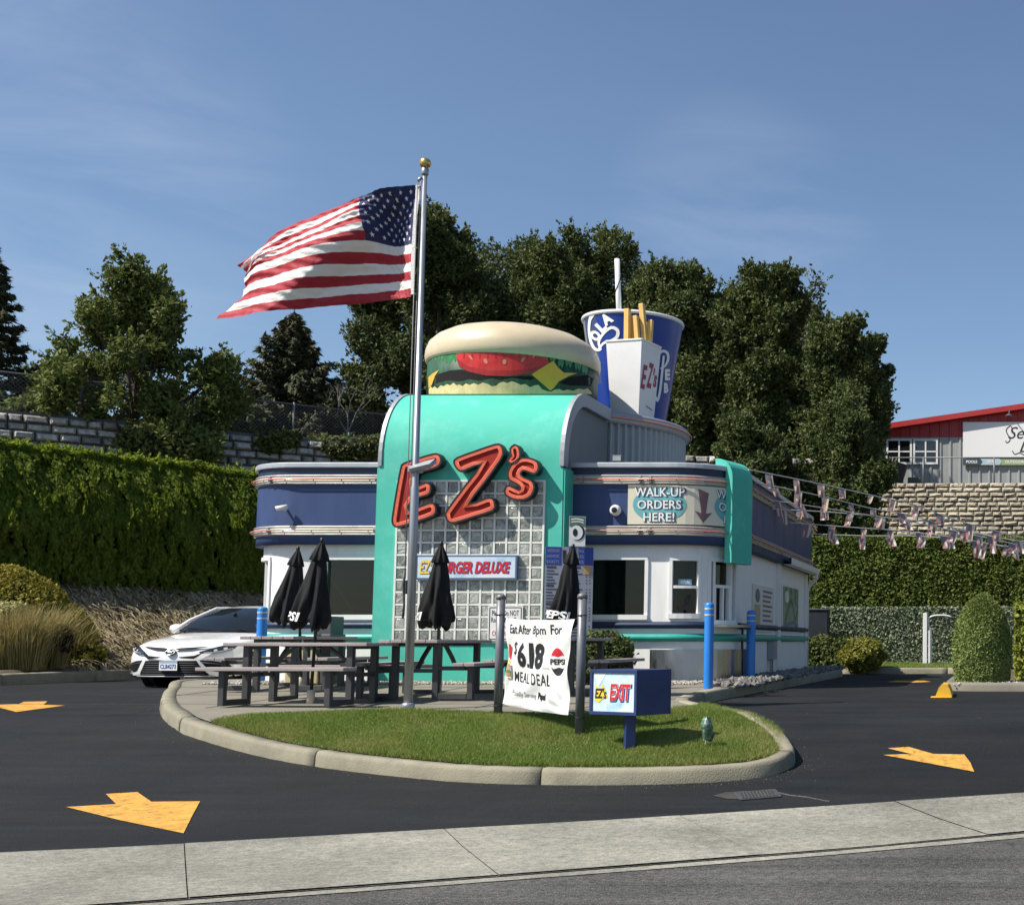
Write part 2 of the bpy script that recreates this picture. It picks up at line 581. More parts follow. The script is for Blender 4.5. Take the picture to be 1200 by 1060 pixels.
    def build(s, name, parent=None, origin=None, bevel=0.0, merge=False, seg=2):
        me = bpy.data.meshes.new(name)
        org = WL.get(parent.name, Vector((0, 0, 0))) if parent is not None else (Vector(origin) if origin is not None else Vector((0, 0, 0)))
        V = np.array(s.v, dtype=float) - np.array(org)
        me.from_pydata([tuple(p) for p in V], [], s.f)
        for m in s.mats:
            me.materials.append(m)
        me.polygons.foreach_set('material_index', s.m)
        me.polygons.foreach_set('use_smooth', s.sm)
        bm = bmesh.new()
        bm.from_mesh(me)
        if merge:
            bmesh.ops.remove_doubles(bm, verts=bm.verts, dist=1e-4)
        bmesh.ops.recalc_face_normals(bm, faces=bm.faces)
        bm.to_mesh(me)
        bm.free()
        me.update()
        o = link(name, me, parent, Vector(origin) if origin is not None else None)
        if bevel:
            b = o.modifiers.new('bevel', 'BEVEL')
            b.width = bevel
            b.segments = seg
            b.limit_method = 'ANGLE'
            b.angle_limit = radians(40)
        return o

def subdiv(vs2, fs, step):
    bm = bmesh.new()
    bv = [bm.verts.new((p[0], p[1], 0)) for p in vs2]
    for f in fs:
        try: bm.faces.new([bv[i] for i in f])
        except ValueError: pass
    xs = [p[0] for p in vs2]
    x = math.floor(min(xs) / step) * step + step
    while x < max(xs):
        bmesh.ops.bisect_plane(bm, geom=bm.verts[:] + bm.edges[:] + bm.faces[:], plane_co=(x, 0, 0), plane_no=(1, 0, 0), dist=1e-6)
        x += step
    bm.verts.index_update()
    out = [(v.co.x, v.co.y) for v in bm.verts]
    fo = [[v.index for v in f.verts] for f in bm.faces]
    bm.free()
    return out, fo

_TC = {}
def text2d(txt, bold=0.0, shear=0.0, space=1.0):
    k = (txt, bold, shear, space)
    if k not in _TC:
        cu = bpy.data.curves.new('lettering', 'FONT')
        cu.body = txt
        cu.size = 1.0
        cu.offset = bold
        cu.shear = shear
        cu.space_character = space
        cu.resolution_u = 3
        cu.fill_mode = 'FRONT'
        ob = bpy.data.objects.new('lettering', cu)
        me = bpy.data.meshes.new_from_object(ob)
        vs = [(v.co.x, v.co.y) for v in me.vertices]
        fs = [tuple(p.vertices) for p in me.polygons]
        bpy.data.objects.remove(ob)
        bpy.data.curves.remove(cu)
        bpy.data.meshes.remove(me)
        _TC[k] = (vs, fs)
    return _TC[k]

def catmull(pts, n=6, closed=False):
    pts = [np.array(p, float) for p in pts]
    N = len(pts)
    out = []
    for i in range(N if closed else N - 1):
        if closed:
            a, b, c, d = pts[i - 1], pts[i], pts[(i + 1) % N], pts[(i + 2) % N]
        else:
            a, b, c, d = pts[max(i - 1, 0)], pts[i], pts[i + 1], pts[min(i + 2, N - 1)]
        for k in range(n):
            t = k / n
            out.append(tuple(0.5 * ((2 * b) + (c - a) * t + (2 * a - 5 * b + 4 * c - d) * t * t + (3 * b - a - 3 * c + d) * t ** 3)))
    if not closed:
        out.append(tuple(pts[-1]))
    return out

def plane(o, ux, uy):
    o, ux, uy = Vector(o), Vector(ux).normalized(), Vector(uy).normalized()
    n = ux.cross(uy)
    return lambda u, v, d=0.0: o + ux * u + uy * v + n * d

def inset(poly, d):
    "offset a 2D outline inwards (d>0) by vertex normals"
    n = len(poly)
    A = sum(poly[i][0] * poly[(i + 1) % n][1] - poly[(i + 1) % n][0] * poly[i][1] for i in range(n))
    sg = 1 if A > 0 else -1
    out = []
    for i in range(n):
        p, a, b = poly[i], poly[i - 1], poly[(i + 1) % n]
        e1 = np.array([p[0] - a[0], p[1] - a[1]]); e2 = np.array([b[0] - p[0], b[1] - p[1]])
        e1 /= (np.linalg.norm(e1) or 1); e2 /= (np.linalg.norm(e2) or 1)
        nn = np.array([-(e1[1] + e2[1]), e1[0] + e2[0]]) * sg
        L = np.linalg.norm(nn) or 1
        k = max(0.55, sqrt(max(0, (1 + float(e1 @ e2)) / 2)))
        out.append((p[0] + nn[0] / L * d / k, p[1] + nn[1] / L * d / k))
    return out

def sheet(name, outline, zf, mat, step=0.3, parent=None, xstep=None):
    "flat outline filled, cut along lines of equal Y (and X) and draped on zf(x, y)"
    bm = bmesh.new()
    vs = [bm.verts.new((p[0], p[1], 0)) for p in outline]
    f = bm.faces.new(vs)
    bmesh.ops.triangulate(bm, faces=[f])
    for ax, st in ((1, step), (0, xstep)):
        if not st: continue
        c = [p[ax] for p in outline]
        x = math.floor(min(c) / st) * st + st
        while x < max(c):
            no = (0, 1, 0) if ax else (1, 0, 0)
            co = (0, x, 0) if ax else (x, 0, 0)
            bmesh.ops.bisect_plane(bm, geom=bm.verts[:] + bm.edges[:] + bm.faces[:], plane_co=co, plane_no=no, dist=1e-6)
            x += st
    for v in bm.verts:
        v.co.z = float(zf(v.co.x, v.co.y))
    bmesh.ops.recalc_face_normals(bm, faces=bm.faces)
    if sum(f.normal.z for f in bm.faces) < 0:
        bmesh.ops.reverse_faces(bm, faces=bm.faces)
    me = bpy.data.meshes.new(name)
    for fc in bm.faces: fc.smooth = True
    bm.to_mesh(me)
    bm.free()
    me.materials.append(mat)
    return link(name, me, parent)

def inside(P, poly):
    x, y = P[:, 0], P[:, 1]
    r = np.zeros(len(P), bool)
    n = len(poly)
    for i in range(n):
        x1, y1 = poly[i][0], poly[i][1]
        x2, y2 = poly[i - 1][0], poly[i - 1][1]
        c = ((y1 > y) != (y2 > y)) & (x < (x2 - x1) * (y - y1) / ((y2 - y1) or 1e-9) + x1)
        r ^= c
    return r

def np_mesh(name, V, F, mats, mi=None, smooth=False, parent=None, origin=None):
    "V (n,3), F (m,k) of equal k"
    me = bpy.data.meshes.new(name)
    org = np.array(WL.get(parent.name, (0, 0, 0))) if parent is not None else (np.array(origin) if origin is not None else np.zeros(3))
    V = V - org
    k = F.shape[1]
    me.vertices.add(len(V)); me.vertices.foreach_set('co', V.astype(np.float32).ravel())
    me.loops.add(F.size); me.loops.foreach_set('vertex_index', F.astype(np.int32).ravel())
    me.polygons.add(len(F))
    me.polygons.foreach_set('loop_start', np.arange(0, F.size, k, dtype=np.int32))
    try: me.polygons.foreach_set('loop_total', np.full(len(F), k, dtype=np.int32))
    except Exception: pass
    for m in (mats if isinstance(mats, (list, tuple)) else [mats]): me.materials.append(m)
    if mi is not None: me.polygons.foreach_set('material_index', mi.astype(np.int32))
    me.polygons.foreach_set('use_smooth', np.full(len(F), smooth))
    me.update(calc_edges=True)
    return link(name, me, parent, Vector(origin) if origin is not None else None)

def unit(a):
    return a / np.maximum(np.linalg.norm(a, axis=1, keepdims=True), 1e-9)

def leaf_geo(P, D, N, L, W, fold=0.15):
    "one rhombic leaf per point: along D, facing N"
    D = unit(D)
    S = unit(np.cross(D, N))
    N2 = unit(np.cross(S, D))
    L = np.broadcast_to(L, (len(P),))[:, None]; W = np.broadcast_to(W, (len(P),))[:, None]
    a = P - D * L * 0.5
    b = P + S * W * 0.5 - N2 * L * fold - D * L * 0.08
    c = P + D * L * 0.5 - N2 * L * fold * 0.7
    d = P - S * W * 0.5 - N2 * L * fold - D * L * 0.08
    V = np.stack([a, b, c, d], 1).reshape(-1, 3)
    Fi = np.arange(len(P) * 4).reshape(-1, 4)
    return V, Fi

def rand_dir(n):
    return unit(rng.normal(size=(n, 3)))
# ================================================================== GROUND
HN, H0 = np.array((0.904, -0.427)), np.array((-22.2, 28.5))     # hedge line on the left: normal towards the lot, a point
def Yw(X):                                                      # line of the retaining walls
    return np.interp(X, [-90, -26.3, -19.4, -12, -4, 12, 90], [8, 33.8, 40, 43, 41, 40.3, 40])
def low(X, Y):
    z = g(Y) - 0.06
    t = (X - H0[0]) * HN[0] + (Y - H0[1]) * HN[1]
    b = 1.95 * np.clip(1 - (t - 0.4) / 3.6, 0, 1.35)
    b = np.where(X < -12.5, b, 0)
    fade = np.clip((Y - 16) / 6, 0, 1)
    bedz = np.where((X < -18.0) & (Y > 21.0), 0.03 + 0.035 * np.clip(Y - 22.5, 0, 8), -9)
    return np.maximum(np.maximum(z, z + b * fade), bedz)
def plateau(X):
    return np.interp(X, [-60, -12, -3, 60], [6.75, 6.75, 5.75, 5.75])

def build_terrain():
    xs = np.concatenate([np.linspace(-220, -45, 12), np.linspace(-40, 20, 121), np.linspace(25, 220, 14)])
    rows = [-230, -60, -20, -5, 2] + list(np.linspace(4, 22, 46)) 
    V, nj = [], len(xs)
    for y in rows:
        for x in xs:
            V.append((x, y, float(low(x, y))))
    k = 30
    for i in range(1, k + 1):
        for x in xs:
            ye = float(Yw(x)) + 0.1
            y0 = min(22, ye - 0.5)
            y = 22 + (ye - 22) * i / k if ye > 22.5 else 22 + 0.01 * i
            V.append((x, y, float(low(x, min(y, 60)))))
    for off, dz in ((0.25, 0.0), (1, 0.05), (3, 0.1), (8, 0.2), (20, 0.2), (60, -1), (200, -6)):
        for x in xs:
            ye = max(float(Yw(x)) + 0.1, 22.4)
            V.append((x, ye + off, float(plateau(x)) + dz))
    V = np.array(V)
    ni = len(V) // nj
    F_ = np.array([(i * nj + j, i * nj + j + 1, (i + 1) * nj + j + 1, (i + 1) * nj + j) for i in range(ni - 1) for j in range(nj - 1)])
    o = np_mesh('ground', V, F_, m_soil, smooth=False)
    tag(o, kind='structure')
build_terrain()

# street and sidewalk: two lines running across the picture
def line_pts(a, b, e0, e1):
    A, B = ground_at(*a), ground_at(*b)
    d = (B - A); d.z = 0
    L = d.length; d.normalize()
    return A - d * e0, B + d * e1, d
wa0, wa1, sd = line_pts((0, 1000), (1200, 930), 40, 40)
wb0, wb1, _ = line_pts((150, 1058), (1200, 975), 40, 40)
off_ = Vector((sd.y, -sd.x, 0))
zf_g = lambda x, y: g(y)
def strip(name, p0, p1, q0, q1, dz, mat, step=0.5):
    n = 60
    P, Q = [], []
    for i in range(n + 1):
        t = i / n
        P.append(p0.lerp(p1, t)); Q.append(q0.lerp(q1, t))
    rows = []
    for a, b in zip(P, Q):
        rows.append([Vector((c.x, c.y, float(g(c.y)) + dz)) for c in [a.lerp(b, k / 8) for k in range(9)]])
    mb = MB(); mb.grid(rows, mat)
    o = mb.build(name)
    tag(o, kind='structure')
    return o
# sidewalk slabs (joints are real gaps between slabs)
def slabs():
    mb = MB()
    L = (wa1 - wa0).length
    n = int(L / 1.85)
    t0 = 0.0
    for i in range(n):
        a, b = i / n + 0.004 / L, (i + 1) / n - 0.004 / L
        rows = []
        for k in range(7):
            t = a + (b - a) * k / 6
            A, B = wa0.lerp(wa1, t), wb0.lerp(wb1, t)
            row = []
            for j in range(9):
                c = A.lerp(B, j / 8)
                row.append(Vector((c.x, c.y, float(g(c.y)) + 0.012 + 0.002 * sin(i * 2.3))))
            rows.append(row)
        mb.grid(rows, m_walk)
    o = mb.build('sidewalk'); tag(o, kind='structure')
slabs()
strip('sidewalk_bed', wa0 + off_ * -0.02, wa1 + off_ * -0.02, wb0 + off_ * 0.02, wb1 + off_ * 0.02, 0.002, m_road)
strip('gutter', wb0 + off_ * 0.006, wb1 + off_ * 0.006, wb0 + off_ * 0.15, wb1 + off_ * 0.15, -0.004, m_walk)
strip('road', wb0 + off_ * 0.14, wb1 + off_ * 0.14, wb0 + off_ * 16, wb1 + off_ * 16, -0.010, m_road)
# tyre-worn darker bands in the wheel tracks are in the paint-free surface itself
# ------------------------------------------------------------------ parking lot
lot_outline = [(wa0.x, wa0.y), (wa1.x, wa1.y), (30, 31.6), (-0.7, 31.6), (-18.2, 31.6), (-18.0, 26), (-17.6, 22.2), (-18.5, 20.6), (-30, 19.5), (-45, 12)]
lot = sheet('parking_lot', lot_outline, lambda x, y: g(y) - 0.004, m_asphalt, step=0.5)
tag(lot, kind='structure')

# ------------------------------------------------------------------ island kerb
kp = [(-12.85, 31.0), (-12.8, 27.0), (-12.75, 23.5)]
for px, py in ((217, 806), (194, 817), (187, 829), (191, 842), (205, 854), (236, 867), (300, 885), (370, 898), (450, 908), (560, 917),
               (680, 919.5), (790, 918), (868, 914), (908, 907), (930, 898), (931, 889)):
    p = ground_at(px, py); kp.append((p.x, p.y))
kp += [(-2.35, 13.95), (-2.95, 14.9), (-3.55, 15.8), (-3.93, 16.5), (-4.02, 17.3), (-3.95, 18.2), (-3.78, 19.2), (-3.62, 20.5), (-3.55, 22.5), (-3.5, 26), (-3.5, 29.3), (-4.2, 30.2), (-6, 31.0)]
kerb_path = catmull(kp, 5)
def norms(path):
    out = []
    for i in range(len(path)):
        a, b = path[max(i - 1, 0)], path[min(i + 1, len(path) - 1)]
        dx, dy = b[0] - a[0], b[1] - a[1]
        l = sqrt(dx * dx + dy * dy)
        out.append((-dy / l, dx / l))          # to the left of travel
    return out
def kerb_sweep(path, name, side=1, mat=None, width=0.17, seglen=2.6, top=lambda y: float(isl(y)), gap=0.012, gaps_at=None):
    mb = MB()
    nn = norms(path)
    prof = [(0.0, -0.30), (0.004, -0.15), (0.012, -0.045), (0.024, -0.014), (0.045, 0.0), (width, 0.002), (width + 0.003, -0.12)]
    # resample by arclength, cut into segments
    P = [np.array(p) for p in path]
    acc = [0.0]
    for a, b in zip(P, P[1:]): acc.append(acc[-1] + float(np.linalg.norm(b - a)))
    tot = acc[-1]
    def sample(s):
        x = np.interp(s, acc, [p[0] for p in P]); y = np.interp(s, acc, [p[1] for p in P])
        i = min(np.searchsorted(acc, s), len(P) - 1)
        n1 = np.array(nn[max(i - 1, 0)]); n2 = np.array(nn[i])
        t = 0 if acc[i] == acc[max(i - 1, 0)] else (s - acc[max(i - 1, 0)]) / (acc[i] - acc[max(i - 1, 0)])
        n = n1 * (1 - t) + n2 * t
        return x, y, n / np.linalg.norm(n)
    s = 0.0
    while s < tot - 0.05:
        e = min(s + seglen, tot)
        k = max(3, int((e - s) / 0.16))
        rows = []
        for i in range(k + 1):
            x, y, n = sample(s + gap / 2 + (e - s - gap) * i / k)
            n = n * side
            jit = 0.004 * sin(17 * (s + i * 0.2))
            rows.append([Vector((x + n[0] * (o + jit), y + n[1] * (o + jit), top(y) + z + jit * 0.5)) for o, z in prof])
        mb.grid(rows, mat or m_kerb)
        b0 = mb.n - len(rows) * len(prof)
        m = len(prof)
        mb.f.append([b0 + j for j in range(m)]); mb.m.append(mb.mi(mat or m_kerb)); mb.sm.append(False)
        mb.f.append([mb.n - m + j for j in reversed(range(m))]); mb.m.append(mb.mi(mat or m_kerb)); mb.sm.append(False)
        s = e
    o = mb.build(name); tag(o, kind='structure')
    return o
kerb_sweep(kerb_path, 'kerb', side=1)
nn_ = norms(kerb_path)
def kin(p):
    return 0.165 - 0.125 * float(np.clip((p[1] - 13.2) / 0.5, 0, 1)) if p[0] > -3.8 and p[1] < 16.2 else 0.165
inner = [(p[0] + n[0] * kin(p), p[1] + n[1] * kin(p)) for p, n in zip(kerb_path, nn_)]
# lawn boundary against the concrete pad
tip = (ground_at(258, 842, isl)); 
lawn_back = [ground_at(px, py, isl) for px, py in ((275, 838.5), (300, 835), (360, 833), (480, 832.5), (600, 833.5), (690, 835), (770, 836.5))]
lawn_back = [(p.x, p.y) for p in lawn_back]
i0 = min(range(len(inner)), key=lambda i: (inner[i][0] - tip.x) ** 2 + (inner[i][1] - tip.y) ** 2)
endp = (-3.62, 15.75)
i1 = min(range(len(inner)), key=lambda i: (inner[i][0] - endp[0]) ** 2 + (inner[i][1] - endp[1]) ** 2)
lawn_poly = inner[i0:i1 + 1] + lawn_back[::-1]
pad_poly = inner[:i0 + 1] + lawn_back + inner[i1:]
zf_i = lambda x, y: isl(y) - 0.012
pad = sheet('pavement', pad_poly, zf_i, m_conc, step=0.4); tag(pad, kind='structure')
lawn = sheet('lawn', lawn_poly, lambda x, y: isl(y) - 0.02, m_turf, step=0.25, xstep=0.5); tag(lawn, kind='structure')
# control joints sawn in the pad: thin dark lines lying on it
mbj = MB()
for y in (15.9, 17.4, 18.9):
    mbj.box((-8.2, y, float(isl(y)) - 0.0105), (8.2 - (y - 15.9) * 0.1, 0.012, 0.003), m_dkgrey)
for x in (-11, -9.4, -7.8, -6.2, -4.9):
    for ya, yb in ((15.3, 16), (16, 18), (18, 20)):
        mbj.bar((x, ya, float(isl(ya)) - 0.009), (x, yb, float(isl(yb)) - 0.009), 0.012, 0.003, m_dkgrey)
tag(mbj.build('pavement_joint'), kind='structure')

def blades(name, poly, n, h, w, mat, zf, lean=0.5, mask=None, hvar=0.4):
    P = np.array(poly)
    lo, hi = P.min(0), P.max(0)
    pts = rng.uniform(lo, hi, size=(int(n * 2.2), 2))
    pts = pts[inside(pts, poly)][:n]
    if mask is not None: pts = pts[mask(pts)]
    k = len(pts)
    z = zf(pts[:, 0], pts[:, 1])
    B = np.column_stack([pts, z])
    a = rng.uniform(0, 2 * pi, k)
    hh = h * rng.uniform(1 - hvar, 1 + hvar, k) * (0.8 + 0.5 * np.sin(pts[:, 0] * 2.1 + pts[:, 1] * 1.3) * np.sin(pts[:, 1] * 3.7))
    S = np.column_stack([np.cos(a), np.sin(a), np.zeros(k)]) * w / 2
    ln = rng.normal(size=(k, 2)) * lean * hh[:, None]
    T = B + np.column_stack([ln, hh])
    V = np.stack([B - S, B + S, T], 1).reshape(-1, 3)
    o = np_mesh(name, V, np.arange(k * 3).reshape(-1, 3), mat)
    return o
m_grass = leafmat('grass_blades', (0.125, 0.195, 0.032), (0.24, 0.32, 0.085), (0.30, 0.315, 0.11), transl=0.35, cs=1.3)
o = blades('grass', lawn_poly, 170000, 0.050, 0.009, m_grass, lambda x, y: isl(y) - 0.02)
tag(o, kind='stuff', label='short mown green lawn filling the front of the kerbed island', cat='grass')
# white gravel along the building foot
def pebbles(name, pts, r0, r1, mat, zf):
    base = np.array([(1, 0, 0), (-1, 0, 0), (0, 1, 0), (0, -1, 0), (0, 0, 1), (0, 0, -1)], float)
    fc = np.array([(0, 2, 4), (2, 1, 4), (1, 3, 4), (3, 0, 4), (2, 0, 5), (1, 2, 5), (3, 1, 5), (0, 3, 5)])
    k = len(pts)
    r = rng.uniform(r0, r1, k)
    q = unit(rng.normal(size=(k, 3))); q2 = unit(np.cross(q, rng.normal(size=(k, 3)))); q3 = np.cross(q, q2)
    sc = rng.uniform(0.6, 1.2, (k, 3))
    loc = base[None] * sc[:, None, :]
    W_ = loc[:, :, 0:1] * q[:, None] + loc[:, :, 1:2] * q2[:, None] + loc[:, :, 2:3] * q3[:, None]
    z = zf(pts[:, 0], pts[:, 1])
    V = W_ * r[:, None, None] + np.column_stack([pts, z + r * 0.4])[:, None]
    Fc = (fc[None] + (np.arange(k) * 6)[:, None, None]).reshape(-1, 3)
    return np_mesh(name, V.reshape(-1, 3), Fc, mat, smooth=False)
def pebmat(name, c1, c2):
    m = leafmat(name, c1, c2, rough=0.85, transl=0.0)
    return m
m_gravel = pebmat('white_gravel', (0.26, 0.23, 0.19), (0.52, 0.50, 0.45))
m_rock = pebmat('grey_rock', (0.10, 0.095, 0.09), (0.25, 0.24, 0.22))
pa = rng.uniform((-12.1, 19.55), (-4.6, 20.25), (5200, 2))
pa = pa[(pa[:, 1] < 20.0) | (pa[:, 0] < -9.72) | (pa[:, 0] > -6.8)]
tag(pebbles('gravel', pa, 0.012, 0.03, m_gravel, lambda x, y: isl(y) - 0.01), 'pale gravel strip along the foot of the diner front', 'gravel', kind='stuff')
pb = rng.uniform((-4.25, 18.9), (-3.55, 30.2), (1500, 2))
pb = pb[(pb[:, 0] + 4.0) ** 2 + (pb[:, 1] - 18.6) ** 2 > 0.04]
tag(pebbles('rubble', pb, 0.03, 0.075, m_rock, lambda x, y: isl(y) - 0.005), 'grey river rocks between the diner side wall and kerb', 'rocks', kind='stuff')

# windblown grit gathered along the kerb and scattered over the lot
gk = []
kp_ = [p for p in kerb_path if p[1] < 21]
for p, n in zip(kerb_path, nn_):
    if p[1] < 21:
        for _ in range(6):
            d_ = abs(rng.normal()) * 0.10 + 0.015
            gk.append((p[0] - n[0] * d_ + rng.normal() * 0.08, p[1] - n[1] * d_ + rng.normal() * 0.05))
gk = np.array(gk + [(rng.uniform(-14, 3), rng.uniform(11.5, 19)) for _ in range(200)])
_out = ~inside(gk, [(p[0] - n[0] * 0.01, p[1] - n[1] * 0.01) for p, n in zip(kerb_path, nn_)])
gk = gk[_out]
tag(pebbles('grit', gk, 0.002, 0.006, m_rock, lambda x, y: g(y) - 0.003), 'pale grit scattered on the dark asphalt along the island kerb', 'grit', kind='stuff')

# ------------------------------------------------------------------ painted arrows
def marking(pxs, name='road_marking'):
    P = [ground_at(*p) for p in pxs]
    o = sheet(name, [(p.x, p.y) for p in P], lambda x, y: g(y) + 0.002, m_yellow, step=0.5)
    tag(o, kind='structure')
marking([(77.5, 945.5), (136, 942), (131, 937), (124, 930), (161, 928), (177.5, 939), (234.5, 938.5), (224, 958), (215, 976)])
marking([(-12, 826), (22.5, 824.5), (28, 822), (55.5, 821.5), (51, 825.5), (76, 826.3), (19, 834)])
marking([(1035, 884.3), (1068, 883.4), (1040.3, 876.4), (1064.6, 875.2), (1094, 883.2), (1129.8, 883.9), (1137, 893), (1141.6, 904.3)])
marking([(1039, 798.8), (1050, 797.2), (1082, 797.2), (1092, 798.5), (1070, 799.4)])

# storm drain
def drain():
    t = thing('storm_drain', 'black slotted storm drain set in asphalt beside the front kerb nose', 'drain', ground_at(888, 931))
    c = ground_at(888, 931)
    z = c.z
    tilt = 0
    mb = MB()
    d = Vector((0.93, 0.36, 0)); e = Vector((-0.36, 0.93, 0))
    R = Matrix((d, e, Vector((0, 0, 1)))).transposed()
    sl = (float(g(c.y + 0.2)) - float(g(c.y - 0.2))) / 0.4
    def q(a, b): 
        p = c + d * a * 0.62 + e * b * 0.70
        return Vector((p.x, p.y, float(g(p.y)) + 0.003))
    for k in range(-5, 6):
        mb.bar(q(k * 0.05 - 0.012, -0.19), q(k * 0.05 + 0.012, 0.19), 0.022, 0.012, m_grate)
    mb.build('grate', t)
    mb = MB()
    for a, b in (((-0.30, -0.21), (0.30, -0.21)), ((-0.30, 0.21), (0.30, 0.21)), ((-0.29, -0.2), (-0.29, 0.2)), ((0.29, -0.2), (0.29, 0.2))):
        mb.bar(q(*a), q(*b), 0.03, 0.008, m_dkgrey)
    mb.build('frame', t)
    mb = MB()
    mb.add([q(-0.28, -0.2) - Vector((0, 0, 0.002)), q(0.28, -0.2) - Vector((0, 0, 0.002)), q(0.28, 0.2) - Vector((0, 0, 0.002)), q(-0.28, 0.2) - Vector((0, 0, 0.002))], [(0, 1, 2, 3)], m_black)
    mb.build('pit', t)
    # worn concrete collar
    pts = [ground_at(*p) for p in ((835, 932), (850, 928), (875, 926.5), (893, 927.5), (896, 932.5), (880, 936), (852, 936))]
    o = sheet('concrete_patch', [(p.x, p.y) for p in pts], lambda x, y: g(y) + 0.001, M('worn_patch', (0.035, 0.03, 0.026), 0.9, var=0.4, vs=6), step=0.5)
    tag(o, kind='structure')
    path = [ground_at(*p) for p in ((903, 926), (925, 931), (945, 933), (973, 938.5))]
    mb = MB()
    mb.tube([p + Vector((0, 0, -0.006)) for p in path], 0.010, m_road, n=5)
    tag(mb.build('pavement_crack'), kind='structure')
drain()

# ------------------------------------------------------------------ other kerbs
kerb_sweep(catmull([(-24, 20.1), (-20, 20.55), (-18.4, 21.1), (-17.75, 22.4), (-17.9, 26), (-18.1, 32)], 5), 'kerb', side=1, top=lambda y: float(g(y)) + 0.20, mat=m_kerb)
kerb_sweep([(-9, 31.35), (-6, 31.4), (-3, 31.4), (-0.6, 31.4)], 'kerb', side=1, top=lambda y: float(g(y)) + 0.14)
kerb_sweep(catmull([(-0.85, 32), (-0.85, 26), (-0.85, 21.2), (-0.70, 20.45), (0.1, 20.2), (3, 20.0), (8, 19.7)], 5), 'kerb', side=1, top=lambda y: float(g(y)) + 0.13, mat=m_conc)
bed = sheet('planting_bed', [(-0.8, 32), (-0.72, 20.7), (0.1, 20.3), (8, 19.9), (8, 32)], lambda x, y: g(y) + 0.09, m_soil, step=2); tag(bed, kind='structure')
pc = rng.uniform((-0.7, 20.35), (2.6, 21.5), (2200, 2))
tag(pebbles('gravel_mulch', pc, 0.015, 0.04, m_gravel, lambda x, y: g(y) + 0.09), 'pale gravel around the clipped cone shrub at right', 'gravel', kind='stuff')
back_lawn = sheet('back_lawn', [(-9, 31.5), (-0.9, 31.5), (-0.9, 36), (-9, 36)], lambda x, y: g(y) + 0.11 + 0.02 * (y - 31.5), m_turf, step=1); tag(back_lawn, kind='structure')
tag(blades('grass_strip', [(-6.5, 31.5), (-0.9, 31.5), (-0.9, 34.9), (-6.5, 34.9)], 30000, 0.06, 0.02, m_grass, lambda x, y: g(y) + 0.11 + 0.02 * (y - 31.5)), 'strip of grass in front of the ivy screen', 'grass', kind='stuff')
# ================================================================== DINER
CX, FY, HX, RC = -8.26, 20.4, 3.01, 1.0
AE = HX + RC * pi / 2
SIDE = 7.9
def wp(s, off=0.0):
    sg, a = (1 if s >= 0 else -1), abs(s)
    if a <= HX:
        return CX + s, FY - off, (0, -1)
    if a <= AE:
        th = (a - HX) / RC
        return CX + sg * (HX + (RC + off) * sin(th)), FY + RC - (RC + off) * cos(th), (sg * sin(th), -cos(th))
    return CX + sg * (HX + RC + off), FY + RC + (a - AE), (sg, 0)
def wmap(s, z, off=0.0):
    x, y, _ = wp(s, off)
    return Vector((x, y, z))
def ssamp(s0, s1):
    b = [s0, s1]
    for k in range(13):
        for sg in (-1, 1):
            v = sg * (HX + RC * pi / 2 * k / 12)
            if s0 < v < s1: b.append(v)
    return sorted(b)
def band(mb, s0, s1, prof, mat, smooth=True):
    S = ssamp(s0, s1)
    mb.grid([[wmap(s, z, o) for o, z in prof] for s in S], mat, smooth)
def solid_band(mb, s0, s1, o0, o1, z0, z1, mat, rnd=0.0):
    if rnd:
        pr = [(o0, z0), (o1 - rnd, z0), (o1, z0 + rnd), (o1, z1 - rnd), (o1 - rnd, z1), (o0, z1)]
    else:
        pr = [(o0, z0), (o1, z0), (o1, z1), (o0, z1)]
    band(mb, s0, s1, pr, mat, smooth=False)
    for s in (s0, s1):
        mb.add([wmap(s, z, o) for o, z in pr], [tuple(range(len(pr)))], mat)

diner = thing('diner', 'white, navy and turquoise streamlined drive-through diner with glass block tower', 'diner', (CX, FY, 0))
TX0, TX1 = -9.72, -6.82             # tower
TS0, TS1 = TX0 - CX + 0.004, TX1 - CX - 0.004
SE = AE + SIDE

# windows: (s0, s1, z0, z1)
wins = {'left_picture': (-2.56, -1.50, 1.01, 1.98), 'left_corner': (-4.45, -3.55, 1.0, 1.98), 'right_picture': (1.66, 2.66, 1.01, 1.98),
        'right_sash': (3.02, 3.56, 1.03, 1.97), 'corner_unit': (3.72, 4.52, 0.93, 1.97)}
WO = -0.12
def walls():
    mb = MB()
    zs = sorted({-0.15, 2.3} | {w[2] for w in wins.values()} | {w[3] for w in wins.values()})
    for a, b in ((-SE, TS0), (TS1, SE)):
        S = set(ssamp(a, b))
        for w in wins.values():
            for s in w[:2]:
                if a < s < b: S.add(s)
        S = sorted(S)
        S2 = [S[0]]
        for s in S[1:]:
            if s - S2[-1] > 1e-4: S2.append(s)
        for i in range(len(S2) - 1):
            for j in range(len(zs) - 1):
                sm, zm = (S2[i] + S2[i + 1]) / 2, (zs[j] + zs[j + 1]) / 2
                if any(w[0] < sm < w[1] and w[2] < zm < w[3] for w in wins.values()): continue
                mb.add([wmap(S2[i], zs[j], WO), wmap(S2[i + 1], zs[j], WO), wmap(S2[i + 1], zs[j + 1], WO), wmap(S2[i], zs[j + 1], WO)], [(0, 1, 2, 3)], m_white)
    # back wall
    x0, y0, _ = wp(-SE, WO); x1, _, _ = wp(SE, WO)
    mb.add([(x0, y0, -0.15), (x1, y0, -0.15), (x1, y0, 3.3), (x0, y0, 3.3)], [(0, 1, 2, 3)], m_white)
    mb.build('wall', diner)
walls()
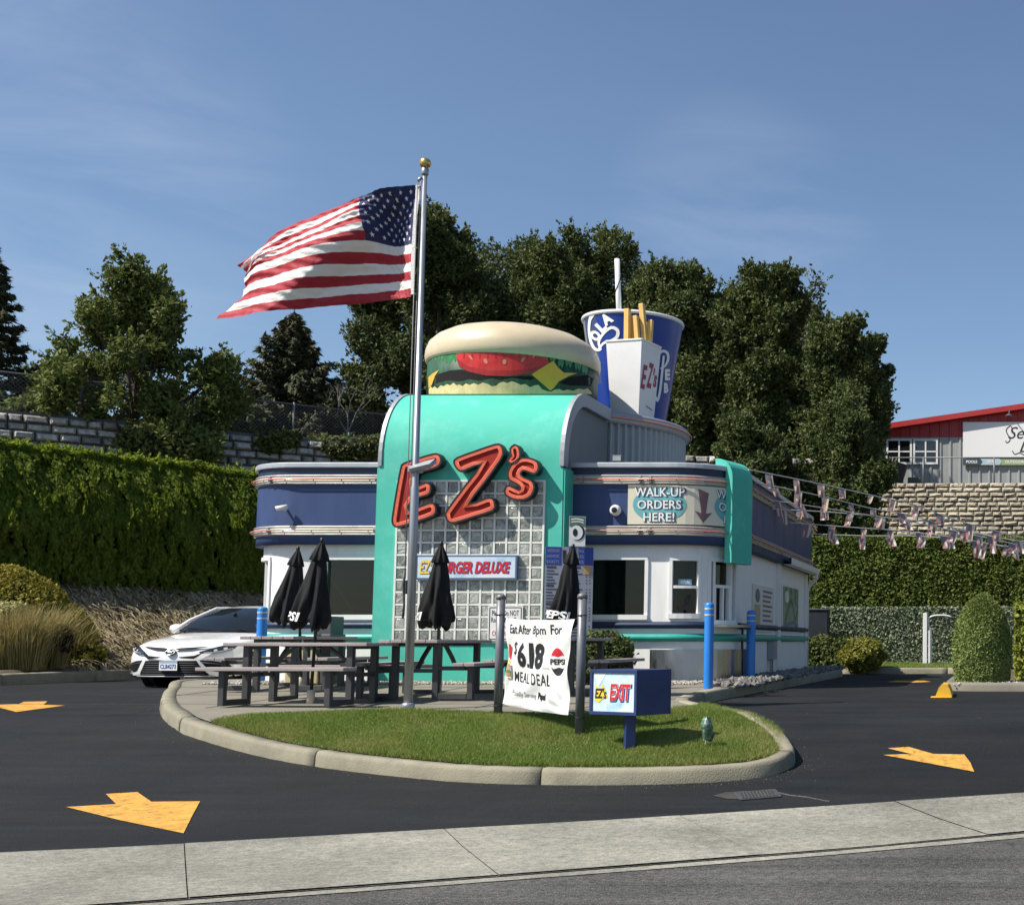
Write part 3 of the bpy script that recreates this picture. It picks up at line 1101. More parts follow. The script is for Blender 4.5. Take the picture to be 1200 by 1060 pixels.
def window(w, sash=None, mull=()):
    s0, s1, z0, z1 = w
    fr = MB()
    d0, d1 = WO - 0.09, WO + 0.03
    t = 0.045
    solid_band(fr, s0, s1, d0, d1, z1 - t, z1 + 0.012, m_trimw)
    solid_band(fr, s0 - 0.012, s1 + 0.012, d0, d1 + 0.02, z0 - 0.035, z0 + t, m_trimw)
    solid_band(fr, s0 - 0.012, s0 + t, d0, d1 - 0.002, z0 + t, z1 - t, m_trimw)
    solid_band(fr, s1 - t, s1 + 0.012, d0, d1 - 0.002, z0 + t, z1 - t, m_trimw)
    for m in mull:
        solid_band(fr, m - 0.022, m + 0.022, d0, d1 - 0.004, z0 + t, z1 - t, m_trimw)
    if sash:
        solid_band(fr, s0 + t, s1 - t, d0 + 0.03, d1 - 0.012, sash - 0.02, sash + 0.025, m_trimw)
    f = fr.build('window', diner)
    gl = MB()
    if sash:
        band(gl, s0 + t * 0.5, s1 - t * 0.5, [(WO - 0.07, z0), (WO - 0.07, z1)], m_pane, False)
    else:
        band(gl, s0 + t * 0.5, s1 - t * 0.5, [(WO - 0.07, z0), (WO - 0.07, z1)], m_pane, False)
    gl.build('pane', f)
    return f
window(wins['left_picture'])
window(wins['left_corner'])
window(wins['right_picture'])
wf = window(wins['right_sash'], sash=1.50)
cu = window(wins['corner_unit'], mull=(3.83, 4.30))
# sliding serving hatch inside the corner unit, and its counter shelf
mb = MB()
solid_band(mb, 3.86, 4.28, WO - 0.06, WO + 0.012, 1.50, 1.55, m_trimw)
solid_band(mb, 4.05, 4.09, WO - 0.06, WO + 0.008, 0.98, 1.50, m_trimw)
solid_band(mb, 3.86, 3.89, WO - 0.06, WO + 0.008, 0.98, 1.50, m_trimw)
solid_band(mb, 4.24, 4.28, WO - 0.06, WO + 0.008, 0.98, 1.50, m_trimw)
mb.build('serving_hatch', cu)
mb = MB(); solid_band(mb, 3.70, 4.75, WO + 0.034, WO + 0.26, 0.86, 0.90, m_steel)
mb.build('counter_shelf', diner)
# little stickers on the sash window: an open/closed strip and a hand-drawn curl
mb = MB()
fm = lambda u, v, d=0: wmap(3.29 + u, v, WO - 0.064 + d)
mb.poly([(-0.13, 1.54), (0.13, 1.54), (0.13, 1.63), (-0.13, 1.63)], fm, 0, M('sticker_blue', (0.16, 0.33, 0.48), 0.5), step=0.1)
mb.text('OPEN', (0, 1.585), (0.17, 0.045), fm, 0.003, m_inkw, bold=0.02)
mb.build('sticker', wf)
mb = MB(); mb.stroke([(-0.14, 1.20), (-0.10, 1.13), (0.0, 1.20), (0.04, 1.32), (0.08, 1.37), (0.09, 1.28), (0.02, 1.16)], [0.02, 0.045, 0.02, 0.05, 0.02], fm, 0.003, m_ink)
mb.build('sticker', wf)

# the room behind the glass: floor, partition and kitchen fittings
m_room = M('room_paint', (0.30, 0.31, 0.30), 0.7, var=0.1)
m_roomd = M('room_dark', (0.035, 0.036, 0.038), 0.6, var=0.3)
mb = MB(); mb.box((CX, 24.6, -0.03), (7.7, 9.0, 0.04), m_roomd); mb.build('room_floor', diner)
mb = MB(); mb.box((CX, 24.0, 2.42), (7.4, 6.6, 0.05), m_room); mb.build('room_ceiling', diner)
mb = MB(); mb.box((-11.15, 22.6, 1.15), (1.9, 0.08, 2.4), m_room); mb.build('partition', diner)
mb = MB(); mb.box((-5.9, 23.0, 1.15), (2.3, 0.08, 2.4), m_room); mb.build('partition', diner)
mb = MB(); mb.box((-10.0, 21.6, 1.15), (0.34, 0.5, 2.3), m_roomd); mb.box((-10.0, 21.34, 1.5), (0.3, 0.04, 0.5), m_steel); mb.build('drinks_cooler', diner)
mb = MB(); mb.box((-5.62, 21.7, 1.15), (0.42, 0.6, 2.3), m_roomd); mb.box((-5.3, 21.5, 1.72), (0.5, 0.3, 0.3), m_roomd); mb.build('shelf_unit', diner)
mb = MB(); mb.box((-6.6, 22.3, 0.48), (1.2, 0.6, 0.95), m_steel); mb.box((-6.4, 22.2, 1.08), (0.34, 0.3, 0.26), m_dkgrey); mb.build('kitchen_counter', diner)
mb = MB(); mb.box((-11.2, 21.6, 0.48), (1.3, 0.5, 0.95), m_steel); mb.box((-11.5, 21.6, 1.1), (0.3, 0.3, 0.3), m_roomd); mb.box((-10.9, 21.6, 1.04), (0.2, 0.2, 0.2), m_trimw); mb.build('kitchen_counter', diner)
mb = MB(); mb.box((-6.42, 22.9, 1.66), (0.07, 0.09, 0.04), m_black); mb.box((-6.28, 22.9, 1.66), (0.12, 0.09, 0.05), m_black); mb.build('wall_fitting', diner)

# striped mouldings round the wall
for nm, z0, z1, mt in (('navy_moulding', 0.835, 0.945, m_navy), ('teal_moulding', 0.625, 0.755, m_tealt)):
    mb = MB()
    for a, b in ((-SE, TS0), (TS1, SE if nm == 'x' else SE)):
        pr = [(WO, z0)] + [(WO + 0.075 * sin(k * pi / 8), (z0 + z1) / 2 - (z1 - z0) / 2 * cos(k * pi / 8)) for k in range(1, 8)] + [(WO, z1)]
        if nm == 'navy_moulding' and a > 0:
            for q0, q1 in ((a, 3.66), (4.8, SE)): band(mb, q0, q1, pr, mt)
        else:
            band(mb, a, b, pr, mt)
    mb.build(nm, diner)
# stainless skirt at the walk-up corner
mb = MB(); solid_band(mb, 2.72, 5.2, WO, WO + 0.02, -0.02, 0.50, m_steel); mb.build('steel_skirt', diner)
mb = MB(); solid_band(mb, 5.2, 5.55, WO, WO + 0.016, -0.02, 0.50, m_blue); mb.build('blue_kick_panel', diner)

# fascia
fas = MB()
for a, b in ((-SE, TS0), (TS1, SE)):
    band(fas, a, b, [(WO - 0.02, 2.18), (0.0, 2.17), (0.0, 2.31)], m_blue)
    band(fas, a, b, [(0.0, 2.31), (-0.0, 2.47)], m_blue)
    band(fas, a, b, [(0.0, 2.48), (0.0, 3.14)], m_blue)
    band(fas, a, b, [(0.0, 3.14), (0.0, 3.42)], m_navy)
fascia = fas.build('fascia', diner)
for nm, z0, z1 in (('lower_trim_band', 2.315, 2.475), ('upper_trim_band', 3.135, 3.295)):
    mb = MB()
    nr = 4
    for a, b in ((-SE, TS0), (TS1, SE)):
        pr = [(0.0, z0)]
        h = (z1 - z0) / nr
        for k in range(nr):
            zz = z0 + k * h
            pr += [(0.03, zz + 0.004), (0.045, zz + h / 2), (0.03, zz + h - 0.004)]
        pr.append((0.0, z1))
        band(mb, a, b, pr, m_silver, smooth=False)
    tb = mb.build(nm, diner)
    mb = MB()
    zc = (z0 + z1) / 2
    for (a, b) in ((-SE + 0.05, TS0 - 0.1), (TS1 + 0.1, SE - 0.1)):
        for dz in (0.0,):
            cu_ = (lambda s: m_copper if s > AE + 0.3 else m_neon)
            S = ssamp(a, b)
            mb.tube([wmap(s, zc + dz, 0.085) for s in S if s <= AE + 0.35], 0.011, m_neon, n=6)
            far = [wmap(s, zc + dz, 0.085) for s in ([AE + 0.35] + [x for x in np.linspace(AE + 0.4, b, 12)])] if b > AE else None
            if far: mb.tube(far, 0.016, m_copper, n=6)
            n = int((b - a) / 0.45)
            for k in range(n):
                s = a + (b - a) * (k + 0.5) / n
                p, q = wmap(s, zc, 0.03), wmap(s, zc, 0.085)
                mb.tube([p, q], 0.008, m_galv, n=5)
    mb.build('neon_tube', tb)
    # small clamp brackets
    mb = MB()
    for s in (-3.4, -1.66, 1.62, 2.55, 2.72):
        x, y, n_ = wp(s, 0.06)
        mb = MB(); mb.box((x, y, zc), (0.035, 0.03, 0.10), m_galv)
        mb.build('clamp', tb)
# roof and cap
mb = MB()
S = [s for s in ssamp(-SE, SE)]
ring = [wmap(s, 3.36, -0.05) for s in S]
mb.add(ring, [tuple(range(len(ring)))], m_galv)
mb.build('roof', diner)
mb = MB()
for a, b in ((-SE, TS0), (TS1, SE)):
    band(mb, a, b, [(0.0, 3.41), (0.04, 3.405), (0.045, 3.42), (0.045, 3.475), (0.03, 3.49), (-0.22, 3.50), (-0.22, 3.36)], m_cap, smooth=False)
mb.build('roof_cap', diner)
# back parapet / eave gutter on the far right side
mb = MB()
e0 = 8.6
band(mb, e0, SE + 0.1, [(0.0, 2.165), (0.16, 2.165), (0.17, 2.19), (0.17, 2.29), (0.155, 2.30), (0.04, 2.27)], m_trimw, smooth=False)
x, y, _ = wp(SE, 0.1)
mb.tube([(x, y, 2.2), (x + 0.02, y + 0.05, 2.08), (x - 0.12, y + 0.1, 1.96), (x - 0.2, y + 0.1, 1.8), (x - 0.2, y + 0.1, 0.05)], 0.045, m_trimw, n=8)
mb.build('gutter', diner)

# ------------------------------------------------------------------ tower (facing front, quarter-round top)
TY, TR, TH, TYB = 20.0, 1.08, 4.70, 23.3
def tower_prof(n=14, o=0.0):
    pr = [(TY - o, -0.12)]
    for k in range(n + 1):
        a = pi / 2 * k / n
        pr.append((TY + TR - (TR + o) * cos(a), TH - 1.22 + (1.22 + o) * sin(a)))
    pr.append((TYB, TH + o))
    return pr
tp = tower_prof()
mb = MB()
mb.grid([[Vector((x, y, z)) for x in np.linspace(TX0, TX1, 9)] for y, z in tp], m_teal)
tower = mb.build('tower', diner)
mb = MB()
m_sheetgrey = M('grey_sheet', (0.15, 0.17, 0.18), 0.55, metal=0.2, var=0.12, vs=2, stretch=(3, 3, 0.3))
for x in (TX0 + 0.09, TX1 - 0.09):
    pts = [Vector((x, y, z)) for y, z in tower_prof(o=-0.02)] + [Vector((x, TYB, 3.2)), Vector((x, TYB, -0.12))]
    mb = MB(); mb.add(pts, [tuple(range(len(pts)))], m_sheetgrey)
    mb.build('side_wall', tower)
for x0, x1 in ((TX0 - 0.012, TX0 + 0.045), (TX1 - 0.055, TX1 + 0.012)):
    mb = MB()
    A, B = tower_prof(o=0.02), tower_prof(o=-0.19)
    A[0] = (A[0][0], 3.38); B[0] = (B[0][0], 3.38)
    A = A[:-1] + [(TYB - 0.9, A[-1][1])]; B = B[:-1] + [(TYB - 0.9, B[-1][1])]
    mb.grid([[Vector((x0, a[0], a[1])), Vector((x1, a[0], a[1])), Vector((x1, b[0], b[1])), Vector((x0, b[0], b[1])), Vector((x0, a[0], a[1]))] for a, b in zip(A, B)], m_galv, smooth=False)
    for q in (0, -1):
        a, b = A[q], B[q]
        mb.add([(x0, a[0], a[1]), (x1, a[0], a[1]), (x1, b[0], b[1]), (x0, b[0], b[1])], [(0, 1, 2, 3)], m_galv)
    mb.build('edge_trim', tower)
# slim painted edge below the roof line
for x0, x1 in ((TX0 - 0.03, TX0 + 0.0), (TX1 - 0.0, TX1 + 0.03)):
    mb = MB(); mb.box(((x0 + x1) / 2, TY + 0.22, 1.6), (0.03, 0.42, 3.5), m_teal)
    mb.build('return_panel', tower)

# glass block panel
GX0, GX1, GZ0, GZ1 = -9.40, -7.10, 0.62, 3.14
NCX, NCZ = 12, 13
def glassblock_mat():
    m = bpy.data.materials.new('glass_block')
    m.use_nodes = True
    n, l = m.node_tree.nodes, m.node_tree.links
    p = n['Principled BSDF']
    gm = n.new('ShaderNodeNewGeometry')
    tc = n.new('ShaderNodeTexCoord')
    nz = n.new('ShaderNodeTexNoise'); nz.inputs['Scale'].default_value = 7.0; nz.inputs['Detail'].default_value = 4; nz.inputs['Distortion'].default_value = 1.6
    l.new(tc.outputs['Object'], nz.inputs['Vector'])
    cr = n.new('ShaderNodeValToRGB')
    cr.color_ramp.elements[0].position = 0.30; cr.color_ramp.elements[0].color = (0.14, 0.155, 0.14, 1)
    cr.color_ramp.elements[1].position = 0.70; cr.color_ramp.elements[1].color = (0.44, 0.46, 0.41, 1)
    ad = n.new('ShaderNodeMath'); ad.operation = 'MULTIPLY_ADD'; ad.inputs[1].default_value = 0.34; ad.inputs[2].default_value = -0.17
    l.new(gm.outputs['Random Per Island'], ad.inputs[0])
    a2 = n.new('ShaderNodeMath'); a2.operation = 'ADD'
    l.new(ad.outputs[0], a2.inputs[0]); l.new(nz.outputs['Fac'], a2.inputs[1])
    l.new(a2.outputs[0], cr.inputs['Fac'])
    l.new(cr.outputs['Color'], p.inputs['Base Color'])
    p.inputs['Roughness'].default_value = 0.12
    b = n.new('ShaderNodeBump'); b.inputs['Strength'].default_value = 0.7; b.inputs['Distance'].default_value = 0.03
    l.new(nz.outputs['Fac'], b.inputs['Height']); l.new(b.outputs['Normal'], p.inputs['Normal'])
    return m
m_gb = glassblock_mat()
m_mortar = M('white_mortar', (0.72, 0.73, 0.67), 0.8, var=0.12, vs=5)
mb = MB()
bw, bh = (GX1 - GX0) / NCX, (GZ1 - GZ0) / NCZ
for i in range(NCX):
    for j in range(NCZ):
        x, z = GX0 + (i + 0.5) * bw, GZ0 + (j + 0.5) * bh
        w, h = bw / 2 - 0.015, bh / 2 - 0.015
        y0, y1 = TY - 0.012, TY - 0.026
        o_ = [(x - w, y0, z - h), (x + w, y0, z - h), (x + w, y0, z + h), (x - w, y0, z + h)]
        k = 0.018
        i_ = [(x - w + k, y1, z - h + k), (x + w - k, y1, z - h + k), (x + w - k, y1, z + h - k), (x - w + k, y1, z + h - k)]
        mb.add(o_ + i_, [(4, 5, 6, 7), (0, 1, 5, 4), (1, 2, 6, 5), (2, 3, 7, 6), (3, 0, 4, 7)], m_gb)
gbp = mb.build('glass_block_panel', tower)
mb = MB()
for i in range(NCX + 1):
    mb.box((GX0 + i * bw, TY - 0.014, (GZ0 + GZ1) / 2), (0.031, 0.036, GZ1 - GZ0 + 0.02), m_mortar)
for j in range(NCZ + 1):
    mb.box(((GX0 + GX1) / 2, TY - 0.0125, GZ0 + j * bh), (GX1 - GX0 + 0.02, 0.031, 0.031), m_mortar)
mb.build('mortar_grid', gbp)

# ------------------------------------------------------------------ corrugated drum behind the tower
m_drum = M('corrugated_sheet', (0.30, 0.33, 0.345), 0.45, metal=0.25, var=0.10, vs=2)
DC, DR = Vector((-8.3, 24.3, 0)), 2.24
mb = MB()
NL = 100
mb.lathe([(DR, 3.30), (DR, 4.56)], m_drum, DC, n=NL * 6, caps=False, fn=lambda a, z: 1 + 0.019 * cos(NL * a))
drum = mb.build('corrugated_drum', diner)
mb = MB()
mb.lathe([(DR + 0.02, 4.50), (DR + 0.10, 4.52), (DR + 0.115, 4.58), (DR + 0.115, 4.66), (DR + 0.09, 4.70), (DR - 0.3, 4.70), (0.01, 4.70)], m_galv, DC, n=72, caps=False)
mb.build('rim', drum)
mb = MB()
mb.tube([DC + Vector(((DR + 0.15) * cos(a), (DR + 0.15) * sin(a), 4.60)) for a in np.linspace(-0.95, 0.6, 24)], 0.016, m_neon, n=6)
mb.build('neon_tube', drum)
# low metal roof hump behind the drum
mb = MB()
mb.prism([(-2.0, 3.36), (2.9, 3.36), (2.0, 3.95), (-1.2, 3.95)], lambda u, v, d=0: Vector((DC.x + u, 27.4 - d, v)), 0, 2.2, m_galv)
mb.build('roof_unit', diner)

# ------------------------------------------------------------------ fin at the walk-up corner
fth = 1.25
fc = Vector((CX + HX + (RC + 0.02) * sin(fth), FY + RC - (RC + 0.02) * cos(fth), 0))
fn = Vector((sin(fth), -cos(fth), 0)); ft = Vector((cos(fth), sin(fth), 0))
mb = MB()
pr = [(-0.05, 1.90), (0.085, 1.90)] + [(0.085 - 0.30 * (1 - cos(a)), 3.30 + 0.32 * sin(a)) for a in np.linspace(0, pi / 2, 9)] + [(-0.24, 3.62), (-0.24, 3.52), (-0.05, 3.40)]
for_pts = []
nP = len(pr)
L_ = [fc + fn * a - ft * 0.33 + Vector((0, 0, b)) for a, b in pr]
R_ = [fc + fn * a + ft * 0.33 + Vector((0, 0, b)) for a, b in pr]
mb.add(L_ + R_, [(i, (i + 1) % nP, nP + (i + 1) % nP, nP + i) for i in range(nP)] + [tuple(range(nP)), tuple(range(nP, 2 * nP))], m_teal)
mb.build('corner_fin', diner, bevel=0.008)
# yellowish pennant-shaped flap by the fin
# ------------------------------------------------------------------ side wall items
SX = CX + HX + RC + WO
sidep = lambda y, z, d=0.0: Vector((SX + d, y, z))
mb = MB()
mb.box((SX + 0.03, 25.45, 1.08), (0.06, 0.34, 2.2), m_trimw)
mb.build('pilaster', diner)
mb = MB(); mb.box((SX + 0.025, 29.15, 1.0), (0.05, 0.26, 2.3), m_trimw)
mb.build('pilaster', diner)
mb = MB()
mb.tube([sidep(21.95, 0.86, 0.02), sidep(21.95, 0.0, 0.02)], 0.02, m_dkgrey, n=6)
mb.build('drain_pipe', diner)
mb = MB()
mb.box((SX + 0.07, 24.6, 0.46), (0.13, 0.34, 0.34), m_galv)
mb.tube([sidep(24.5, 0.3, 0.06), sidep(24.5, -0.02, 0.06)], 0.02, m_galv, n=6)
mb.tube([sidep(24.7, 0.3, 0.06), sidep(24.7, -0.02, 0.06)], 0.02, m_galv, n=6)
tag(mb.build('electrical_box', bevel=0.006), 'grey electrical box on the shaded side wall under a menu poster', 'electrical box')
m_card = M('sign_card', (0.66, 0.64, 0.56), 0.6, var=0.03)
mb = MB()
fm = lambda u, v, d=0: sidep(u, v, 0.004 + d)
mb.prism([(22.85, 0.80), (24.95, 0.80), (24.95, 1.66), (22.85, 1.66)], fm, 0, 0.025, m_card)
mb.poly([(22.95, 0.9), (23.5, 0.9), (23.5, 1.30), (22.95, 1.30)], fm, 0.029, M('poster_tan', (0.42, 0.36, 0.20), 0.6, var=0.3, vs=9))
mb.poly([(23.0 + 0.24 + 0.22 * cos(a), 1.46 + 0.13 * sin(a)) for a in np.linspace(0, 2 * pi, 16, endpoint=False)], fm, 0.029, m_inkg)
for k in range(7):
    mb.poly([(23.75, 1.54 - k * 0.09), (24.75 - 0.1 * (k % 3), 1.54 - k * 0.09), (24.75 - 0.1 * (k % 3), 1.58 - k * 0.09), (23.75, 1.58 - k * 0.09)], fm, 0.029, m_inkg)
mb.stroke([(24.1, 0.9), (24.3, 0.85), (24.5, 0.95)], 0.03, fm, 0.029, m_inkg)
tag(mb.build('drive_through_notice'), 'cream notice board with small grey lines on shaded side wall', 'notice board')
mb = MB()
mb.prism([(26.0, 0.82), (28.1, 0.82), (28.1, 1.80), (26.0, 1.80)], fm, 0, 0.02, m_trimw)
m_mural = M('faded_poster', (0.20, 0.27, 0.22), 0.3, var=0.55, vs=3.5)
mb.poly([(26.06, 0.87), (28.04, 0.87), (28.04, 1.76), (26.06, 1.76)], fm, 0.024, m_mural)
mb.poly([(26.5 + 0.28 * cos(a), 1.55 + 0.13 * sin(a)) for a in np.linspace(0, 2 * pi, 16, endpoint=False)], fm, 0.027, m_card)
mb.stroke([(26.3, 1.0), (27.0, 1.5), (27.6, 1.1), (27.9, 1.3)], 0.10, fm, 0.027, M('poster_green', (0.08, 0.16, 0.09), 0.4, var=0.4))
mb.stroke([(26.2, 0.95), (27.2, 1.02), (28.0, 0.95)], 0.08, fm, 0.028, M('poster_blue', (0.10, 0.15, 0.24), 0.4))
tag(mb.build('window_poster'), 'faded green poster at the far end of the shaded side wall', 'poster')
# ================================================================== SIGNS ON THE DINER
z2 = lambda x, y: (290 + x / 2.944, 500 + y / 2.944)
def zoom_plane(ox, oy, sc, Y):
    def f(u, v, d=0.0):
        p = at(ox + u / sc, oy - v / sc, Y)
        return Vector((p.x, p.y - d, p.z))
    return f
flipv = lambda pts: [(x, -y) for x, y in pts]
LET = {
 'E': [(546,150),(556,132),(600,116),(655,100),(674,102),(682,120),(672,140),(636,153),(598,165),(588,212),(628,198),(644,204),(646,222),(636,238),(582,256),(572,292),(640,268),(658,272),(664,288),(656,308),(600,328),(545,345),(526,346),(517,330),(520,300),(532,225)],
 'Z': [(728,128),(740,112),(800,90),(868,67),(886,70),(894,90),(886,118),(830,196),(776,270),(838,251),(858,253),(866,272),(858,292),(795,312),(728,333),(708,328),(700,308),(706,290),(765,210),(822,133),(760,155),(742,152)],
 'apostrophe': [(920,82),(935,68),(948,78),(953,100),(948,118),(936,130),(918,130),(912,118),(924,104)],
 'S': [(1015,152),(1013,130),(996,117),(962,112),(932,128),(913,158),(917,186),(942,200),(956,212),(948,222),(926,212),(910,208),(902,222),(906,238),(930,252),(965,254),(990,240),(1001,212),(990,190),(962,178),(954,166),(964,154),(984,160),(1002,166)],
}
sgn = thing('neon_letter_sign', 'big red neon EZ\'s letter sign with black rims on the turquoise tower', 'sign', at(560, 575, TY))
fm = zoom_plane(290, 500, 2.944, TY - 0.03)
for k, pts in LET.items():
    P = flipv(catmull(pts, 2, closed=True))
    mb = MB()
    out = inset(P, -3.6)
    mb.prism(out, fm, 0.0, 0.13, m_black)
    fm_b = fm
    mb.poly(inset(P, 3.0), fm, 0.135, m_red)
    # raised black rim
    n = len(P)
    A, B = out, inset(P, 0.8)
    mb.add([fm(p[0], p[1], 0.135) for p in A] + [fm(p[0], p[1], 0.165) for p in A] + [fm(p[0], p[1], 0.165) for p in B] + [fm(p[0], p[1], 0.135) for p in B],
           [(a * n + i, a * n + (i + 1) % n, (a + 1) % 4 * n + (i + 1) % n, (a + 1) % 4 * n + i) for a in range(4) for i in range(n)], m_black)
    nm = 'apostrophe' if k == 'apostrophe' else 'letter'
    lt = mb.build(nm, sgn)
    mb = MB()
    for d in ((3.6, 7.4, 11.2) if k != 'apostrophe' else (3.5, 7.5)):
        Q = inset(P, d)
        mb.tube([fm(p[0], p[1], 0.150) for p in Q], 0.0125, m_coral, n=6, closed=True)
    mb.build('neon_tube', lt)
    # stand-off brackets into the tower
    for i in (0, len(P) // 2):
        p = inset(P, 8)[i]
        a = fm(p[0], p[1], 0.0)
        mb = MB(); mb.tube([a, Vector((a.x, TY + 0.02, a.z))], 0.02, m_black, n=6)
        mb.build('bracket', lt)

def lit_panel_mat(name, c1, c2, sc=2.5):
    m = M(name, c1, 0.3, var=0.0, dirt=c2, dirt_scale=sc, dirt_amt=0.9)
    return m
m_panelblue = lit_panel_mat('pale_blue_panel', (0.58, 0.68, 0.74), (0.20, 0.42, 0.62), 3.0)
def framed_sign(name, label, p0, ux, uy, w, h, d, mframe, mface, t=0.03):
    "box sign with a frame; returns (thing, face map) with (0,0) the middle of the face"
    ux, uy = Vector(ux).normalized(), Vector(uy).normalized()
    n = ux.cross(uy)
    T = thing(name, label, 'sign', Vector(p0))
    f = plane(p0, ux, uy)
    mb = MB()
    R = Matrix((ux, uy, n)).transposed()
    P0 = Vector(p0)
    mb.box(P0 - n * (d / 2 + 0.008), (w - 0.01, h - 0.01, d - 0.012), mframe, rot=R)
    for sx in (-1, 1):
        mb.box(P0 + ux * sx * (w / 2 - t / 2) - n * (d / 2 - 0.006), (t, h, d), mframe, rot=R)
        mb.box(P0 + uy * sx * (h / 2 - t / 2) - n * (d / 2 - 0.004), (w - 2 * t, t, d - 0.004), mframe, rot=R)
    mb.build('frame', T, bevel=0.004)
    return T, f
# burger deluxe sign
c = at(546.5, 664.5, TY - 0.10)
T, f = framed_sign('menu_sign', 'long framed BURGER DELUXE sign fixed across the glass blocks', c, (1, 0, 0), (0, 0, 1), 1.58, 0.385, 0.075, M('sign_frame_blue', (0.08, 0.14, 0.26), 0.4), None)
mb = MB()
mb.poly([(-0.76, -0.163), (0.76, -0.163), (0.76, 0.163), (-0.76, 0.163)], f, 0.003, m_panelblue)
mb.poly([(0.1, -0.163), (0.5, -0.05), (0.76, -0.163)], f, 0.005, M('panel_white', (0.66, 0.72, 0.75), 0.4))
mb.text("EZ's", (-0.60, 0.0), (0.24, 0.22), f, 0.0065, m_inkb, bold=0.05, shear=0.15)
mb.text("EZ's", (-0.605, 0.005), (0.235, 0.215), f, 0.009, m_inky, bold=0.02, shear=0.15)
mb.text('BURGER DELUXE', (0.125, -0.008), (1.14, 0.19), f, 0.0065, m_inkb, bold=0.05, shear=0.25)
mb.text('BURGER DELUXE', (0.118, 0.0), (1.13, 0.185), f, 0.009, m_inkr, bold=0.035, shear=0.25)
mb.build('face', T)
# notice on the glass blocks
c = at(592, 730, TY - 0.055)
mb = MB()
f = plane(c, (1, 0, 0), (0, 0, 1))
mb.prism([(-0.27, -0.27), (0.27, -0.27), (0.27, 0.27), (-0.27, 0.27)], f, -0.02, 0.0, m_vinyl)
n = 0
for q in (0.245,):
    for a, b in (((-q, -q), (q, -q)), ((q, -q), (q, q)), ((q, q), (-q, q)), ((-q, q), (-q, -q))):
        mb.stroke([a, b], 0.012, f, 0.003, m_ink, smooth=0)
mb.text('Please Do NOT', (0, 0.16), (0.42, 0.085), f, 0.003, m_ink)
mb.text('Raise Umbrellas', (0, 0.055), (0.44, 0.08), f, 0.003, m_ink)
mb.text('WINDY', (0, -0.055), (0.30, 0.075), f, 0.003, m_inkr, bold=0.02)
mb.text('CONDITIONS', (0, -0.155), (0.40, 0.075), f, 0.003, m_inkr, bold=0.01)
tag(mb.build('umbrella_notice', origin=c), 'white paper notice with black border low on the glass block wall', 'notice')
# walk-up sign wrapped round the corner
mb = MB()
S0, S1, Z0, Z1 = 2.36, 4.40, 2.495, 3.125
m_cream = M('cream_panel', (0.68, 0.64, 0.50), 0.4, var=0.03, dirt=(0.5, 0.45, 0.33), dirt_scale=2, dirt_amt=0.4)
solid_band(mb, S0, S1, 0.0, 0.03, Z0, Z1, m_cream)
m_tealsign = M('sign_teal', (0.13, 0.40, 0.42), 0.45)
m_shadow_ink = M('navy_ink', (0.035, 0.07, 0.11), 0.5)
for sc_ in (2.86, 4.15):
    mb.poly([(sc_ + 0.42 * cos(a), 2.81 + 0.275 * sin(a)) for a in np.linspace(0, 2 * pi, 40, endpoint=False)], wmap, 0.034, m_tealsign, step=0.08)
    for t, dz, w in (('WALK-UP', 0.20, 0.80), ('ORDERS', 0.0, 0.70), ('HERE!', -0.20, 0.50)):
        for ox, oz in ((0.012, -0.012), (0.008, 0.004), (-0.006, -0.006)):
            mb.text(t, (sc_ + 0.01 + ox, 2.81 + dz + oz), (w, 0.15), wmap, 0.0365 + 0.0004 * (ox > 0.01), m_shadow_ink, bold=0.03, step=0.08)
        mb.text(t, (sc_, 2.81 + dz), (w - 0.01, 0.142), wmap, 0.040, m_inkw, bold=0.012, step=0.08)
m_mauve = M('sign_mauve', (0.20, 0.105, 0.11), 0.5)
mb.poly([(3.46, 3.08), (3.63, 3.01), (3.585, 2.68), (3.69, 2.70), (3.545, 2.53), (3.41, 2.72), (3.515, 2.685)], wmap, 0.034, m_mauve, step=0.06)
tag(mb.build('walk_up_sign'), 'curved cream WALK-UP ORDERS HERE sign with arrow round the diner corner', 'sign')

# security cameras, roof floodlights
c = at(722, 598, FY)
T = thing('dome_camera', 'round white dome camera on the navy band left of the cream sign', 'camera', c)
mb = MB(); mb.tube([c + Vector((0, 0.0, 0)), c + Vector((0, -0.05, 0)), c + Vector((0, -0.08, 0)), c + Vector((0, -0.10, 0))], [0.088, 0.088, 0.075, 0.055], m_trimw, n=24); mb.build('housing', T)
mb = MB(); mb.tube([c + Vector((0, -0.10, 0)), c + Vector((0, -0.125, 0)), c + Vector((0, -0.14, 0))], [0.048, 0.036, 0.012], m_glass, n=18); mb.build('lens', T)
c = at(336, 597, FY)
T = thing('bullet_camera', 'small white bullet camera on the navy band of the left wing', 'camera', c)
mb = MB(); mb.tube([c + Vector((-0.09, -0.16, 0.0)), c + Vector((0.06, -0.09, 0.04))], 0.036, m_trimw, n=12); mb.tube([c, c + Vector((0.0, -0.10, 0.0))], 0.02, m_trimw, n=8); mb.build('housing', T)
mb = MB(); mb.tube([c + Vector((-0.0905, -0.1605, 0.0)), c + Vector((-0.10, -0.165, -0.003))], 0.028, m_glass, n=12); mb.build('lens', T)
